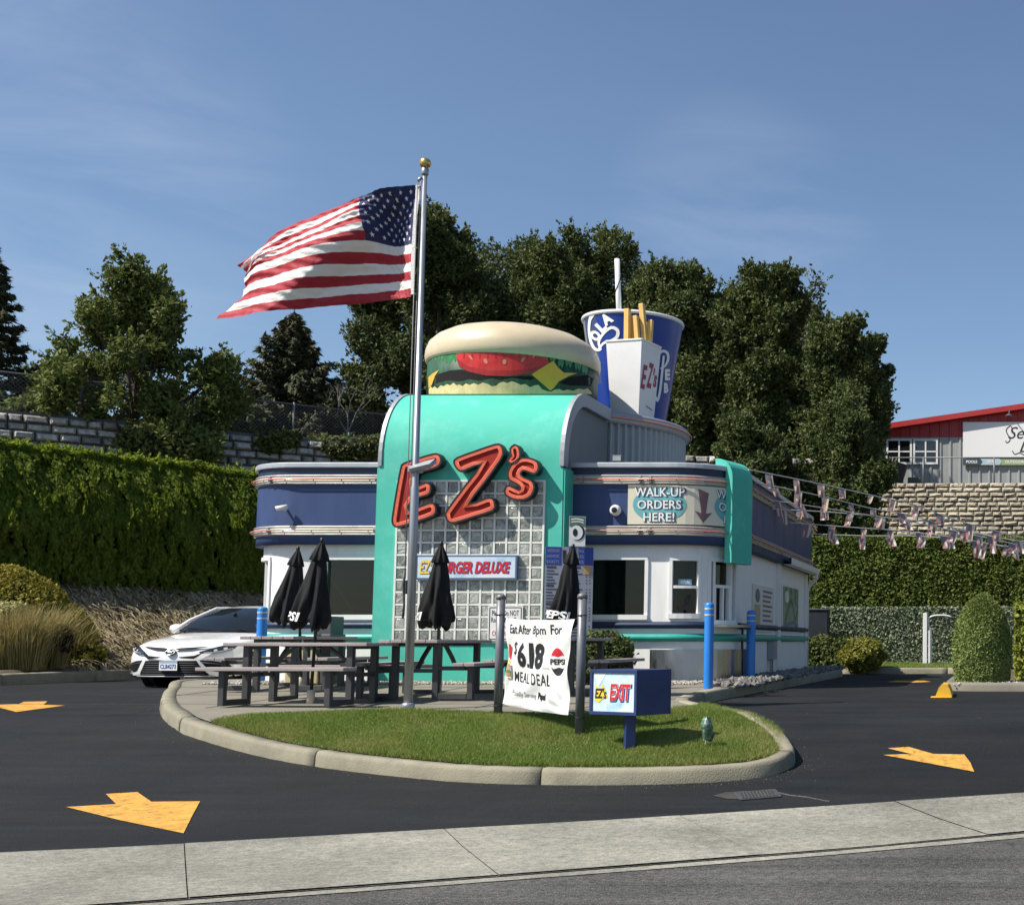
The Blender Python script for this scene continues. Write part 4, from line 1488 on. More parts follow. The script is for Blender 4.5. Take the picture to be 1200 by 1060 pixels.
def roof_flood(px, py, label, w=0.16, face=m_glass, yaw=0):
    c = at(px, py, FY + 0.25)
    c.z = 3.50
    T = thing('roof_floodlight', label, 'floodlight', c)
    mb = MB(); mb.box(c + Vector((0, 0.0, 0.09)), (w, 0.10, 0.11), m_dkgrey); mb.box(c + Vector((0, 0.02, 0.02)), (0.05, 0.05, 0.06), m_galv); mb.build('housing', T, bevel=0.008)
    mb = MB(); mb.box(c + Vector((0, -0.052, 0.09)), (w - 0.03, 0.008, 0.08), m_galv); mb.build('lens', T)
roof_flood(724, 533, 'small black floodlight on the roof edge right of the tower')
c = at(762, 537, FY + 0.6); c.z = 3.36
mb = MB(); mb.box(c + Vector((0, 0, 0.12)), (0.42, 0.2, 0.08), m_galv); mb.box(c + Vector((-0.12, 0, 0.04)), (0.05, 0.1, 0.09), m_galv); mb.box(c + Vector((0.12, 0, 0.04)), (0.05, 0.1, 0.09), m_galv)
tag(mb.build('roof_vent', bevel=0.01), 'low flat metal vent on the roof behind the cream sign', 'vent')

# ================================================================== ROOF SCULPTURES
def hit_cone(px, py, C, rz, eps=0.0):
    "ray through a photo pixel to an upright round body of radius rz(z) centred on C"
    u, v = (px - PX) / F, (PY - py) / F
    d = Vector((u, cos(PITCH) - v * sin(PITCH), sin(PITCH) + v * cos(PITCH)))
    z = ZC + d.z * (C.y / d.y)
    for _ in range(14):
        r = rz(z)
        a = d.x * d.x + d.y * d.y
        b = -2 * (d.x * C.x + d.y * C.y)
        c = C.x ** 2 + C.y ** 2 - r * r
        D = b * b - 4 * a * c
        t = (-b - sqrt(D)) / (2 * a) if D > 0 else -b / (2 * a)
        z = ZC + d.z * t
    p = Vector((d.x * t, d.y * t, z))
    q = Vector((p.x - C.x, p.y - C.y, 0)).normalized()
    return Vector((C.x, C.y, z)) + q * (rz(z) + eps)
def cone_map(ox, oy, sc, C, rz):
    return lambda u, v, d=0.0: hit_cone(ox + u / sc, oy - v / sc, C, rz, d)

BC = Vector((-8.62, 22.6, 0))
burger = thing('burger_sculpture', 'giant painted hamburger sculpture on top of the turquoise tower', 'burger sculpture', (BC.x, BC.y, 4.70))
def burger_mats():
    m_let = M('lettuce_paint', (0.009, 0.056, 0.024), 0.55, var=0.6, vs=3.5, stretch=(2.5, 2.5, 0.8), dirt=(0.02, 0.14, 0.05), dirt_scale=4, dirt_amt=0.8)
    m_tom = M('tomato_paint', (0.55, 0.025, 0.018), 0.3, var=0.18, vs=5, dirt=(0.60, 0.07, 0.05), dirt_scale=4, dirt_amt=0.5)
    m_rind = M('tomato_rind_paint', (0.36, 0.018, 0.014), 0.3, var=0.15, vs=4)
    m_che = M('cheese_paint', (0.70, 0.40, 0.03), 0.35, var=0.12, vs=4)
    m_pat = M('patty_paint', (0.012, 0.009, 0.008), 0.75, spec=0.2, var=0.4, vs=9)
    m_bot = M('bottom_bun_paint', (0.62, 0.50, 0.24), 0.4, var=0.15, vs=6, dirt=(0.40, 0.27, 0.10), dirt_scale=4, dirt_amt=0.6)
    m_seed = M('seed_paint', (0.62, 0.22, 0.14), 0.4)
    return m_let, m_tom, m_rind, m_che, m_pat, m_bot, m_seed
m_let, m_tom, m_rind, m_che, m_pat, m_bot, m_seed = burger_mats()
rb = lambda z: 1.425
fm = cone_map(400, 220, 3.75, BC, rb)
mb = MB()
mb.lathe([(1.425, 4.705), (1.425, 5.50)], m_let, BC, n=96, caps=True)
def paint(pts, off, mat): mb.poly(flipv(pts), fm, off, mat, step=25)
# leafy tongues of lighter lettuce
m_let2 = M('lettuce_light_paint', (0.035, 0.19, 0.06), 0.35, var=0.4, vs=6)
for x, y, s in ((410,740,1),(440,735,1.1),(470,755,0.9),(495,740,1),(930,745,1),(965,770,0.9),(1000,765,1.1),(1040,780,1),(900,738,0.8),(1070,800,0.9)):
    paint([(x - 13 * s, y - 22 * s), (x + 10 * s, y - 20 * s), (x + 15 * s, y), (x + 6 * s, y + 26 * s), (x - 3 * s, y + 8 * s), (x - 10 * s, y + 22 * s), (x - 15 * s, y)], 0.002, m_let2)
paint([(400,850),(425,818),(480,802),(530,798),(600,822),(720,832),(830,826),(850,835),(820,850),(720,850),(600,860),(480,865),(400,868)], 0.003, m_pat)
paint([(955,858),(1000,832),(1080,822),(1108,838),(1096,872),(1000,868)], 0.003, m_pat)
paint([(410,862),(470,846),(520,852),(560,842),(610,848),(660,838),(700,846),(750,834),(800,842),(860,846),(880,866),(820,872),(700,868),(560,874),(430,880)], 0.005, m_let)
paint([(386,884),(394,872),(402,880),(412,872),(424,882),(438,868),(452,872),(466,862),(480,868),(494,856),(508,868),(520,864),(534,872),(548,860),(566,866),(584,858),(602,866),(622,856),(644,862),(662,872),(680,870),(694,858),(712,852),(730,858),(748,850),(768,856),(788,866),(808,862),(828,876),(848,868),(866,866),(880,884),(900,892),(920,896),(938,886),(956,884),(974,892),(992,886),(1016,892),(1040,882),(1066,886),(1080,880),(1096,896),(1100,906),(386,906)], 0.007, m_bot)
paint([(505,705),(690,696),(870,705),(905,745),(912,768),(860,790),(760,803),(650,803),(560,785),(510,755)], 0.007, m_tom)
paint([(508,752),(560,785),(650,803),(760,803),(860,790),(912,768),(900,788),(840,812),(740,828),(640,826),(560,808),(518,785)], 0.009, m_rind)
for x in range(540, 880, 34):
    paint([(x, 718), (x + 5, 718), (x + 7 + (x - 700) * 0.03, 750), (x + 1 + (x - 700) * 0.03, 750)], 0.009, m_rind)
for x, y, a in ((570,746,0.5),(635,762,0.2),(717,765,0.0),(798,755,-0.3),(848,738,-0.5)):
    paint([(x + (11 * sin(t) * (0.5 + 0.5 * (t > 0)) * 0.8) * cos(a) - 12 * cos(t) * sin(a), y - 12 * cos(t) * cos(a) + 9 * sin(t) * sin(a)) for t in np.linspace(0, 2 * pi, 12, endpoint=False)], 0.011, m_seed)
paint([(835,820),(905,775),(930,760),(950,788),(975,812),(1035,815),(1000,826),(955,850),(932,880),(918,892),(895,872)], 0.012, m_che)
paint([(385,832),(405,815),(432,800),(414,826),(400,866),(386,880)], 0.010, m_che)
mb.build('filling', burger)
mb = MB()
m_bun = M('bun_paint', (0.58, 0.49, 0.33), 0.36, var=0.06, vs=1.5, dirt=(0.42, 0.32, 0.17), dirt_scale=1.2, dirt_amt=0.4)
m_bun2 = M('bun_crust_paint', (0.27, 0.20, 0.115), 0.5, var=0.2, vs=2)
mb.lathe([(1.32, 5.475), (1.435, 5.46), (1.463, 5.50), (1.473, 5.58), (1.463, 5.69), (1.415, 5.82), (1.30, 5.94), (1.09, 6.06), (0.85, 6.13), (0.5, 6.19), (0.2, 6.21), (0.01, 6.213)], m_bun, BC, n=72, caps=False)
mb.lathe([(1.0, 5.473), (1.32, 5.472), (1.43, 5.456)], m_bun2, BC, n=72, caps=False)
mb.build('top_bun', burger)

# cup
UC = Vector((-7.32, 25.4, 0))
UZ0, UZ1 = 4.71, 7.02
ru = lambda z: 0.63 + (z - UZ0) / (UZ1 - UZ0) * 0.34
cup = thing('cup_sculpture', 'giant blue COLA paper cup sculpture with straw on the diner roof', 'cup sculpture', (UC.x, UC.y, UZ0))
m_cupb = M('cup_blue', (0.003, 0.034, 0.25), 0.3, var=0.06, vs=1.2, spec=0.5)
m_cupl = M('cup_reflection_blue', (0.04, 0.055, 0.15), 0.35, var=0.1, vs=1.5)  # paler blue: the gloss reflection on this sector is put into the colour
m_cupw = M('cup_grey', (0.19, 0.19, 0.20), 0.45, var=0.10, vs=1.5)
mb = MB()
def sector(a0, a1, mat, zlo=UZ0, zhi=UZ1, e=0.0):
    A = np.linspace(a0, a1, max(3, int(abs(a1 - a0) / 0.06)))
    mb.grid([[Vector((UC.x + (ru(z) + e) * sin(a), UC.y - (ru(z) + e) * cos(a), z)) for z in (zlo, (zlo + zhi) / 2, zhi)] for a in A], mat)
vang = atan2(UC.x, UC.y)
sector(-0.55, 2 * pi - 2.3, m_cupb)
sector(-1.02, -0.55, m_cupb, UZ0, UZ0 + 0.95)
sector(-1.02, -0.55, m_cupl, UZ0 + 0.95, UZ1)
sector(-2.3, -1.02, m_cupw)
fm = cone_map(660, 290, 5.047, UC, ru)
mb.text('O', (193, -522), (52, 72), fm, 0.012, m_inkw, bold=0.07, rot=0.9)
mb.text('L', (226, -468), (46, 66), fm, 0.012, m_inkw, bold=0.07, rot=0.75)
mb.text('A', (258, -424), (62, 68), fm, 0.012, m_inkw, bold=0.07, rot=0.62)
mb.stroke(flipv([(176,392),(160,430),(155,490),(166,555),(190,600),(222,602),(212,560),(240,508),(285,474),(322,490),(318,530),(276,556),(240,566),(205,612)]), [30, 16, 14, 16, 18, 16, 14, 16, 18, 20, 20, 16, 14, 10], fm, 0.010, m_inkw)
mb.stroke(flipv([(556,650),(580,614),(612,622),(618,660),(600,700),(572,716)]), [10, 16, 16, 14, 12, 8], fm, 0.010, m_inkw)
mb.stroke(flipv([(592,640),(584,720),(576,800),(566,870),(553,908),(546,880)]), [12, 14, 14, 14, 14, 8], fm, 0.012, m_inkw)
mb.text('E', (614, -752), (30, 66), fm, 0.010, m_inkw, bold=0.06)
mb.text('B', (606, -830), (26, 60), fm, 0.010, m_inkw, bold=0.06)
mb.build('cup_body', cup)
mb = MB()
rt = ru(UZ1)
mb.lathe([(rt - 0.01, UZ1 - 0.035), (rt + 0.022, UZ1 - 0.03), (rt + 0.03, UZ1), (rt + 0.018, UZ1 + 0.03), (rt - 0.03, UZ1 + 0.03), (rt - 0.05, UZ1 - 0.02), (0.01, UZ1 - 0.03)], m_trimw, UC, n=64, caps=False)
mb.build('rim', cup)
mb = MB()
a = at(726.5, 353, 25.4); b = at(723.2, 303.5, 25.4)
a.z = UZ1 - 0.06
a = a + (a - b) * 0.05
mb.tube([a, b], 0.052, m_trimw, n=14)
ax = (b - a).normalized(); e1 = ax.cross(Vector((0, 1, 0))).normalized(); e2 = ax.cross(e1)
mb.tube([a + (b - a) * t + (e1 * cos(t * 13) + e2 * sin(t * 13)) * 0.049 for t in np.linspace(0.05, 0.98, 50)], 0.013, m_ink, n=5)
mb.build('straw', cup)

# carton of chips
C0 = at(752, 397, 23.6)
tht = radians(13.7)
dl = Vector((-cos(tht), sin(tht), 0)); dr = Vector((sin(tht), cos(tht), 0))
A_ = 0.74
ctr = Vector((C0.x, C0.y, 0)) + (dl + dr) * A_ / 2
ZT, ZB = C0.z, 4.705
fries = thing('fries_sculpture', 'giant white EZ\'s carton of yellow chips in front of the blue cup', 'chips sculpture', (ctr.x, ctr.y, ZB))
m_carton = M('carton_white', (0.72, 0.72, 0.71), 0.5, var=0.04, vs=2, dirt=(0.5, 0.5, 0.48), dirt_scale=1.5, dirt_amt=0.3)
def ring(sc, z): return [ctr + (dl * x + dr * y) * A_ / 2 * sc + Vector((0, 0, z)) for x, y in ((-1, -1), (1, -1), (1, 1), (-1, 1))]
mb = MB()
o0, o1, i1, i0_ = ring(0.75, ZB), ring(1.0, ZT), ring(0.93, ZT), ring(0.85, ZT - 0.7)
mb.add(o0 + o1 + i1 + i0_, [(k * 4 + i, k * 4 + (i + 1) % 4, (k + 1) * 4 + (i + 1) % 4, (k + 1) * 4 + i) for k in range(3) for i in range(4)] + [(0, 1, 2, 3), (12, 13, 14, 15)], m_carton)
for i in range(4):
    mb.bar(o1[i], o1[(i + 1) % 4], 0.03, 0.03, m_trimw)
# lettering on the shaded side
ux = (o1[3] - o1[0]).normalized()
fr = plane((o0[0] + o0[3] + o1[0] + o1[3]) / 4 , ux, (o1[0] + o1[3] - o0[0] - o0[3]))
m_dred = M('dark_red_ink', (0.30, 0.02, 0.03), 0.5)
mb.text('E', (-0.19, 0.10), (0.20, 0.46), fr, 0.006, m_dred, bold=0.03, shear=0.25)
mb.text('Z', (0.03, 0.17), (0.22, 0.48), fr, 0.006, m_dred, bold=0.03, shear=0.25)
mb.text("'s", (0.22, 0.16), (0.15, 0.36), fr, 0.006, m_dred, bold=0.03, shear=0.2)
mb.stroke([(-0.05, -0.42), (0.2, -0.46)], 0.02, fr, 0.006, m_inkg, smooth=0)
mb.build('carton', fries)
m_fry = M('chip_yellow', (0.66, 0.42, 0.12), 0.5, var=0.15, vs=3)
for (xt, yt, xb, yb, w, dd) in ((735.5, 362, 735, 400, 0.10, 0.30), (741.5, 370, 743, 402, 0.075, 0.42), (745, 370, 747.5, 402, 0.085, 0.28), (752, 356, 756, 403, 0.095, 0.36), (763, 375, 761, 406, 0.08, 0.42), (757.5, 378, 757, 404, 0.08, 0.55)):
    t_, b_ = at(xt, yt, C0.y + dd), at(xb, yb, C0.y + dd)
    b_ = b_ + (b_ - t_).normalized() * 0.28
    mb = MB(); mb.bar(b_, t_, w, w, m_fry, up=(0.25, 1, 0)); mb.build('chip', fries, bevel=0.008)
# ================================================================== FLAGPOLE AND FLAG
fp = ground_at(478, 830, isl)
FPX, FPY, FPZ = fp.x, fp.y, fp.z
topz = at(498, 197, FPY).z
pole = thing('flagpole', 'tall grey metal flagpole with gold ball standing at the lawn edge', 'flagpole', (FPX, FPY, FPZ))
mb = MB(); mb.tube([(FPX, FPY, FPZ - 0.02), (FPX, FPY, FPZ + 2.6), (FPX, FPY, FPZ + 2.62), (FPX, FPY, topz)], [0.050, 0.046, 0.038, 0.026], m_pole, n=20); mb.build('pole', pole)
mb = MB(); mb.lathe([(0.075, FPZ - 0.01), (0.075, FPZ + 0.05), (0.056, FPZ + 0.07)], m_pole, (FPX, FPY, 0), n=20); mb.build('base_collar', pole)
mb = MB(); mb.lathe([(0.066 * sin(a) + 0.001, topz + 0.06 - 0.066 * cos(a)) for a in np.linspace(0, pi, 14)], m_gold, (FPX, FPY, 0), n=24, caps=False); mb.build('ball', pole)
mb = MB(); mb.lathe([(0.035, topz - 0.09), (0.042, topz - 0.07), (0.042, topz - 0.01), (0.03, topz)], m_pole, (FPX, FPY, 0), n=16); mb.tube([(FPX - 0.03, FPY - 0.02, topz - 0.12), (FPX - 0.07, FPY - 0.03, topz - 0.17)], 0.02, m_pole, n=8); mb.build('truck', pole)
mb = MB()
for dx, dy in ((-0.075, -0.02), (-0.062, 0.03)):
    mb.tube([(FPX + dx, FPY + dy, topz - 0.15), (FPX + dx * 1.05, FPY + dy, FPZ + 3), (FPX + dx, FPY + dy, FPZ + 1.45)], 0.006, m_inkg, n=5)
mb.build('halyard', pole)
mb = MB(); mb.box((FPX - 0.065, FPY - 0.02, FPZ + 1.42), (0.03, 0.03, 0.16), m_dkgrey); mb.tube([(FPX - 0.075, FPY - 0.03, FPZ + 1.62), (FPX - 0.085, FPY - 0.035, FPZ + 1.45), (FPX - 0.07, FPY - 0.03, FPZ + 1.2), (FPX - 0.08, FPY - 0.03, FPZ + 1.05)], 0.014, m_dkgrey, n=6); mb.build('cleat', pole)
fz = at(490, 548, FPY).z
mb = MB()
mb.box((FPX, FPY, fz - 0.02), (0.13, 0.13, 0.07), m_galv)
R = Matrix.Rotation(radians(-14), 3, 'Y') @ Matrix.Rotation(radians(25), 3, 'X')
mb.box((FPX + 0.11, FPY - 0.06, fz + 0.02), (0.26, 0.20, 0.05), m_galv, rot=R)
fl = mb.build('floodlight', pole, bevel=0.006)
mb = MB(); mb.box(Vector((FPX + 0.11, FPY - 0.06, fz + 0.02)) + R @ Vector((0.02, -0.02, -0.027)), (0.19, 0.13, 0.008), m_glass, rot=R); mb.build('lens', fl)

def bez_grid(G, us, vs, nu, nv):
    "Catmull-Rom surface through control values G[i][j] at parameters us, vs"
    def cr1(xs, ys, q):
        # monotone-ish cubic hermite per column
        xs = np.array(xs); ys = np.array(ys, float)
        m = np.gradient(ys, xs, axis=0)
        i = np.clip(np.searchsorted(xs, q, 'right') - 1, 0, len(xs) - 2)
        h = (xs[i + 1] - xs[i]); t = (q - xs[i]) / h
        sh = (-1,) + (1,) * (ys.ndim - 1)
        t, h = t.reshape(sh), h.reshape(sh)
        return (2 * t ** 3 - 3 * t ** 2 + 1) * ys[i] + (t ** 3 - 2 * t ** 2 + t) * h * m[i] + (-2 * t ** 3 + 3 * t ** 2) * ys[i + 1] + (t ** 3 - t ** 2) * h * m[i + 1]
    A = cr1(us, np.array(G, float), np.array(nu))
    B = cr1(vs, np.swapaxes(A, 0, 1), np.array(nv))
    return np.swapaxes(B, 0, 1)
# control net in metres from the pole: photo tracing gives the drape of the cloth, third value = distance towards the viewer
FG = [
 [(1055,155,0.00),(1050,295,0.00),(1040,455,0.00),(1035,590,0.00),(1035,718,0.00)],
 [(925,192,0.10),(928,310,-0.04),(936,450,-0.10),(930,590,-0.10),(925,724,-0.06)],
 [(790,230,0.06),(808,310,0.14),(826,448,0.10),(760,600,-0.06),(740,742,-0.10)],
 [(560,286,-0.08),(590,382,0.04),(600,490,0.16),(560,640,0.14),(520,778,0.06)],
 [(330,366,-0.16),(368,440,-0.10),(372,530,0.02),(352,665,0.06),(290,808,0.10)],
 [(170,465,-0.26),(215,512,-0.10),(222,566,-0.04),(205,690,-0.04),(140,822,-0.02)],
 [(130,545,-0.10),(158,572,-0.16),(164,606,-0.10),(150,705,-0.12),(42,826,-0.06)]]
us, vs = [0, .2, .4, .6, .8, .94, 1.0], [0, .25, .54, .77, 1]
NU, NV = 150, 104
G = bez_grid(FG, us, vs, np.linspace(0, 1, NU + 1), np.linspace(0, 1, NV + 1))
flag_pts = np.zeros((NU + 1, NV + 1, 3))
for i in range(NU + 1):
    for j in range(NV + 1):
        x, y, d = G[i, j]
        u, v = i / NU, j / NV
        p = at(240 + x / 4.286, 180 + y / 4.286, FPY)
        e = u - 0.62 * v
        d += -0.055 * max(0, 1 - abs(e) * 7) * min(1, 3 * v + 0.3)
        w = 0.006 * sin(95 * (0.30 * u + v) + 4 * sin(9 * u)) * min(1, 3 * u) + 0.005 * sin(120 * (u + 0.45 * v)) + 0.016 * sin(20 * atan2(v + 0.02, u + 0.01)) * max(0, 1 - 2.3 * u) * min(1, 6 * u) + 0.020 * sin(26 * (v - 0.35 * u)) * u * (1 - u) * 2.0 + 0.012 * sin(60 * (v * 0.8 + u * 0.55)) * max(0, 1 - abs(u - 0.25) * 3) + 0.03 * sin(9 * u + 5 * v) * u + 0.018 * sin(48 * (0.5 * u + v)) * max(0, u - 0.45)
        flag_pts[i, j] = (p.x, p.y - d * 1.25 - w, p.z)
flag = thing('flag', 'stars and stripes flag streaming left from the top of the flagpole', 'flag', tuple(flag_pts[0, 0]))
m_fr = M('flag_red', (0.34, 0.016, 0.028), 0.75, var=0.06, vs=5, bump=0.35, bs=26, stretch=(1, 1, 2.5))
m_fw = M('flag_white', (0.74, 0.72, 0.68), 0.75, var=0.04, vs=5, bump=0.35, bs=26, stretch=(1, 1, 2.5))
m_fb = M('flag_blue', (0.016, 0.022, 0.09), 0.75, var=0.1, vs=5, bump=0.35, bs=26, stretch=(1, 1, 2.5))
V = flag_pts.reshape(-1, 3)
Fc, mi = [], []
for i in range(NU):
    for j in range(NV):
        Fc.append((i * (NV + 1) + j, i * (NV + 1) + j + 1, (i + 1) * (NV + 1) + j + 1, (i + 1) * (NV + 1) + j))
        st = int(j * 13 / NV)
        mi.append(2 if (i < NU * 0.4 and st < 7) else (0 if st % 2 == 0 else 1))
def fsurf(u, v):
    a, b = np.clip(u, 0, 1) * NU, np.clip(v, 0, 1) * NV
    i, j = int(min(a, NU - 1)), int(min(b, NV - 1))
    s, t = a - i, b - j
    return flag_pts[i, j] * (1 - s) * (1 - t) + flag_pts[i + 1, j] * s * (1 - t) + flag_pts[i, j + 1] * (1 - s) * t + flag_pts[i + 1, j + 1] * s * t
Vx, Fx, mx = [tuple(p) for p in V], [list(f) for f in Fc], list(mi)
for r in range(9):
    for c in range(6 if r % 2 == 0 else 5):
        uc = 0.4 * ((2 * c + 1 + (r % 2)) / 12); vc = (7 / 13) * (r + 1) / 10
        P0 = fsurf(uc, vc); du = fsurf(uc + 0.01, vc) - fsurf(uc - 0.01, vc); dv = fsurf(uc, vc + 0.012) - fsurf(uc, vc - 0.012)
        nrm = np.cross(du, dv); nrm /= np.linalg.norm(nrm)
        if nrm[1] > 0: nrm = -nrm
        for side in (1, -1):
            b0 = len(Vx)
            for k in range(10):
                a = pi / 2 + k * pi / 5; rr = 0.030 if k % 2 == 0 else 0.0125
                q = fsurf(uc + rr * cos(a) / 1.9 * 0.83, vc - rr * sin(a) * 0.83)
                Vx.append(tuple(q + nrm * 0.004 * side))
            Vx.append(tuple(P0 + nrm * 0.004 * side))
            for k in range(10):
                Fx.append([b0 + k, b0 + (k + 1) % 10, b0 + 10]); mx.append(1)
me = bpy.data.meshes.new('cloth')
org = np.array(WL[flag.name])
me.from_pydata([tuple(np.array(p) - org) for p in Vx], [], Fx)
for m in (m_fr, m_fw, m_fb): me.materials.append(m)
me.polygons.foreach_set('material_index', mx)
me.polygons.foreach_set('use_smooth', [True] * len(Fx))
cl = link('cloth', me, flag)
mb = MB()
mb.grid([[Vector(flag_pts[0, j]) + Vector((dx, -0.003, 0)) for dx in (0.0, 0.045)] for j in range(0, NV + 1, 6)], m_fw)
for j in (2, NV - 2):
    p = Vector(flag_pts[0, j]); mb.tube([p + Vector((0.02, 0, 0)), p + Vector((0.06, 0, 0.01))], 0.008, m_galv, n=6)
mb.build('heading', flag)

# ================================================================== TABLES AND UMBRELLAS
def make_table(label):
    t = thing('picnic_table', label, 'picnic table', (0, 0, 0), group='grey plank picnic tables')
    L, top = 1.83, 0.755
    mb = MB()
    for k in range(5):
        y = (k - 2) * 0.148
        mb.box((0, y, top - 0.022), (L, 0.142, 0.042), m_wood)
    mb.build('tabletop', t, bevel=0.006)
    for sy in (-1, 1):
        mb = MB()
        for k in range(2):
            mb.box((0, sy * (0.70 + (k - 0.5) * 0.142), 0.44), (L, 0.136, 0.042), m_wood)
        mb.build('bench', t, bevel=0.006)
    for sx in (-1, 1):
        x = sx * 0.66
        for sy in (-1, 1):
            mb = MB()
            mb.box((x, sy * 0.26, 0.357), (0.075, 0.075, 0.714), m_frame)
            mb.box((x, sy * 0.70, 0.21), (0.07, 0.07, 0.42), m_frame)
            mb.box((x, sy * 0.48, 0.036), (0.068, 0.36, 0.072), m_frame)
            mb.box((x, sy * 0.44, 0.392), (0.066, 0.38, 0.05), m_frame)
            mb.build('leg', t, bevel=0.004)
        mb = MB()
        mb.box((x, 0, 0.70), (0.07, 0.44, 0.05), m_frame)
        mb.bar((x - sx * 0.03, 0, 0.36), (x - sx * 0.20, 0, 0.52), 0.05, 0.03, m_frame)
        mb.bar((x - sx * 0.20, 0, 0.52), (x - sx * 0.46, 0, 0.71), 0.05, 0.03, m_frame)
        mb.bar((x, -0.26, 0.36), (x, 0.26, 0.36), 0.05, 0.05, m_frame)
        mb.build('brace', t)
    mb = MB()
    mb.lathe([(0.05, 0.755), (0.05, 0.764), (0.028, 0.766)], m_frame, n=14)
    mb.build('umbrella_ring', t)
    return t
def sway(t, rz, tilt):
    "lean the pole a little, let the folded cloth swing from its top and turn its print"
    for ch in t.children:
        if ch.name.startswith('canopy'):
            Rm = Matrix.Rotation(tilt[1], 4, 'Y') @ Matrix.Rotation(tilt[0], 4, 'X')
            pv = Matrix.Translation((0, 0, 2.0))
            ch.matrix_local = pv @ Rm @ pv.inverted() @ Matrix.Rotation(rz, 4, 'Z') @ Matrix.Diagonal((0.88, 0.88, 1, 1))
def dup(root, loc, rz=0.0, label=None, tilt=None):
    r = root.copy(); COL.objects.link(r)
    r.location = loc
    r.rotation_euler = (tilt[0], tilt[1], rz) if tilt else (0, 0, rz)
    if label: r['label'] = label
    for ch in list(root.children):
        c = ch.copy(); COL.objects.link(c); c.parent = r
        for s_ in ch.children:
            d = s_.copy(); COL.objects.link(d); d.parent = c
    return r
TB = [((-8.53, 16.0), radians(-4), 'grey picnic table standing lengthwise nearest the flagpole and lawn'),
      ((-10.05, 18.55), radians(91), 'grey picnic table behind the front one, before the left wing window'),
      ((-7.42, 17.05), radians(91), 'grey picnic table end-on in front of the glass block tower'),
      ((-5.98, 17.9), radians(91), 'grey picnic table beside the round boxwood, half hidden by the vinyl banner')]
t0 = make_table(TB[0][2])
for i, ((x, y), rz, lb) in enumerate(TB):
    loc = (x, y, float(isl(y)) - 0.012)
    if i == 0:
        t0.location = loc; t0.rotation_euler = (0, 0, rz)
    else:
        dup(t0, loc, rz, lb)

def make_umbrella(label):
    t = thing('patio_umbrella', label, 'umbrella', (0, 0, 0), group='folded black umbrellas over the picnic tables')
    mb = MB(); mb.cyl((0, 0, 0.02), (0, 0, 2.04), 0.019, m_black, 12); mb.build('pole', t)
    mb = MB(); mb.lathe([(0.045, 0.0), (0.045, 0.16), (0.032, 0.17)], m_tape, n=14); mb.build('base_socket', t)
    fl = lambda a, z: 1 + (0.17 * cos(8 * a + 1.2 * sin(3 * z)) + 0.13 * cos(3 * a + z * 3) + 0.10 * sin(5 * a - 4 * z) + 0.07 * sin(13 * a + 6 * z)) * np.clip((2.02 - z) * 1.1, 0.15, 1)
    prof = [(0.06, 1.02), (0.17, 0.955), (0.215, 0.975), (0.222, 1.03), (0.205, 1.15), (0.182, 1.30), (0.155, 1.45), (0.128, 1.60), (0.10, 1.74), (0.075, 1.85), (0.05, 1.93), (0.02, 1.98)]
    zoff = lambda a: 0.0
    mb = MB(); mb.lathe(prof, m_fabric, n=128, caps=False, fn=fl)
    mb.v = [(x + 0.012 * sin(9 * z + 2), y, z - max(0, 1.25 - z) * (0.16 * sin(3 * atan2(y, x) + 0.6) + 0.10 * sin(8 * atan2(y, x)) + 0.07 * sin(13 * atan2(y, x) + 1))) for x, y, z in mb.v]
    can = mb.build('canopy', t)
    mb = MB(); mb.lathe([(0.112, 1.775), (0.118, 1.79), (0.095, 1.86), (0.062, 1.93), (0.035, 1.99), (0.012, 2.02)], m_fabric, n=64, caps=False, fn=lambda a, z: 1 + 0.12 * cos(8 * a)); mb.build('vent_flap', can)
    mb = MB(); mb.lathe([(0.022, 2.0), (0.026, 2.03), (0.02, 2.06), (0.004, 2.07)], m_black, n=12); mb.build('finial', t)
    rz_ = lambda z: float(np.interp(z, [p[1] for p in prof[2:]], [p[0] for p in prof[2:]]))
    mb = MB()
    def fmm(u, v, d=0.0):
        r = rz_(v); a = u / 0.2
        return Vector((sin(a), -cos(a), 0)) * (r * 1.16 + 0.012 + 0.02 * abs(cos(4 * a)) + d) + Vector((0, 0, v))
    mb.text('PEPSI', (-0.02, 1.06), (0.40, 0.115), fmm, 0.0, m_inkw, bold=0.03, shear=0.12, step=0.03)
    mb.build('lettering', can)
    return t
UB = [((-8.53, 16.0), -0.95, (0.0, 0.075), 'folded black umbrella over the front picnic table'),
      ((-10.03, 18.55), 2.6, (0.0, 0.19), 'folded black umbrella over the picnic table before the left wing window'),
      ((-7.42, 17.05), -1.35, (0.0, 0.03), 'folded black umbrella over the end-on picnic table before the glass blocks'),
      ((-5.98, 17.9), -0.25, (0.0, 0.085), 'folded black umbrella standing behind the white banner, before the menu board')]
u0 = make_umbrella(UB[0][3])
for i, ((x, y), rz, tilt, lb) in enumerate(UB):
    loc = (x, y, float(isl(y)) - 0.012)
    if i == 0:
        u0.location = loc; u0.rotation_euler = (0, 0.035, 0); sway(u0, rz, tilt)
    else:
        sway(dup(u0, loc, 0.0, lb, (0, 0.02 if i == 3 else (-0.06 if i == 1 else 0.0))), rz, tilt)

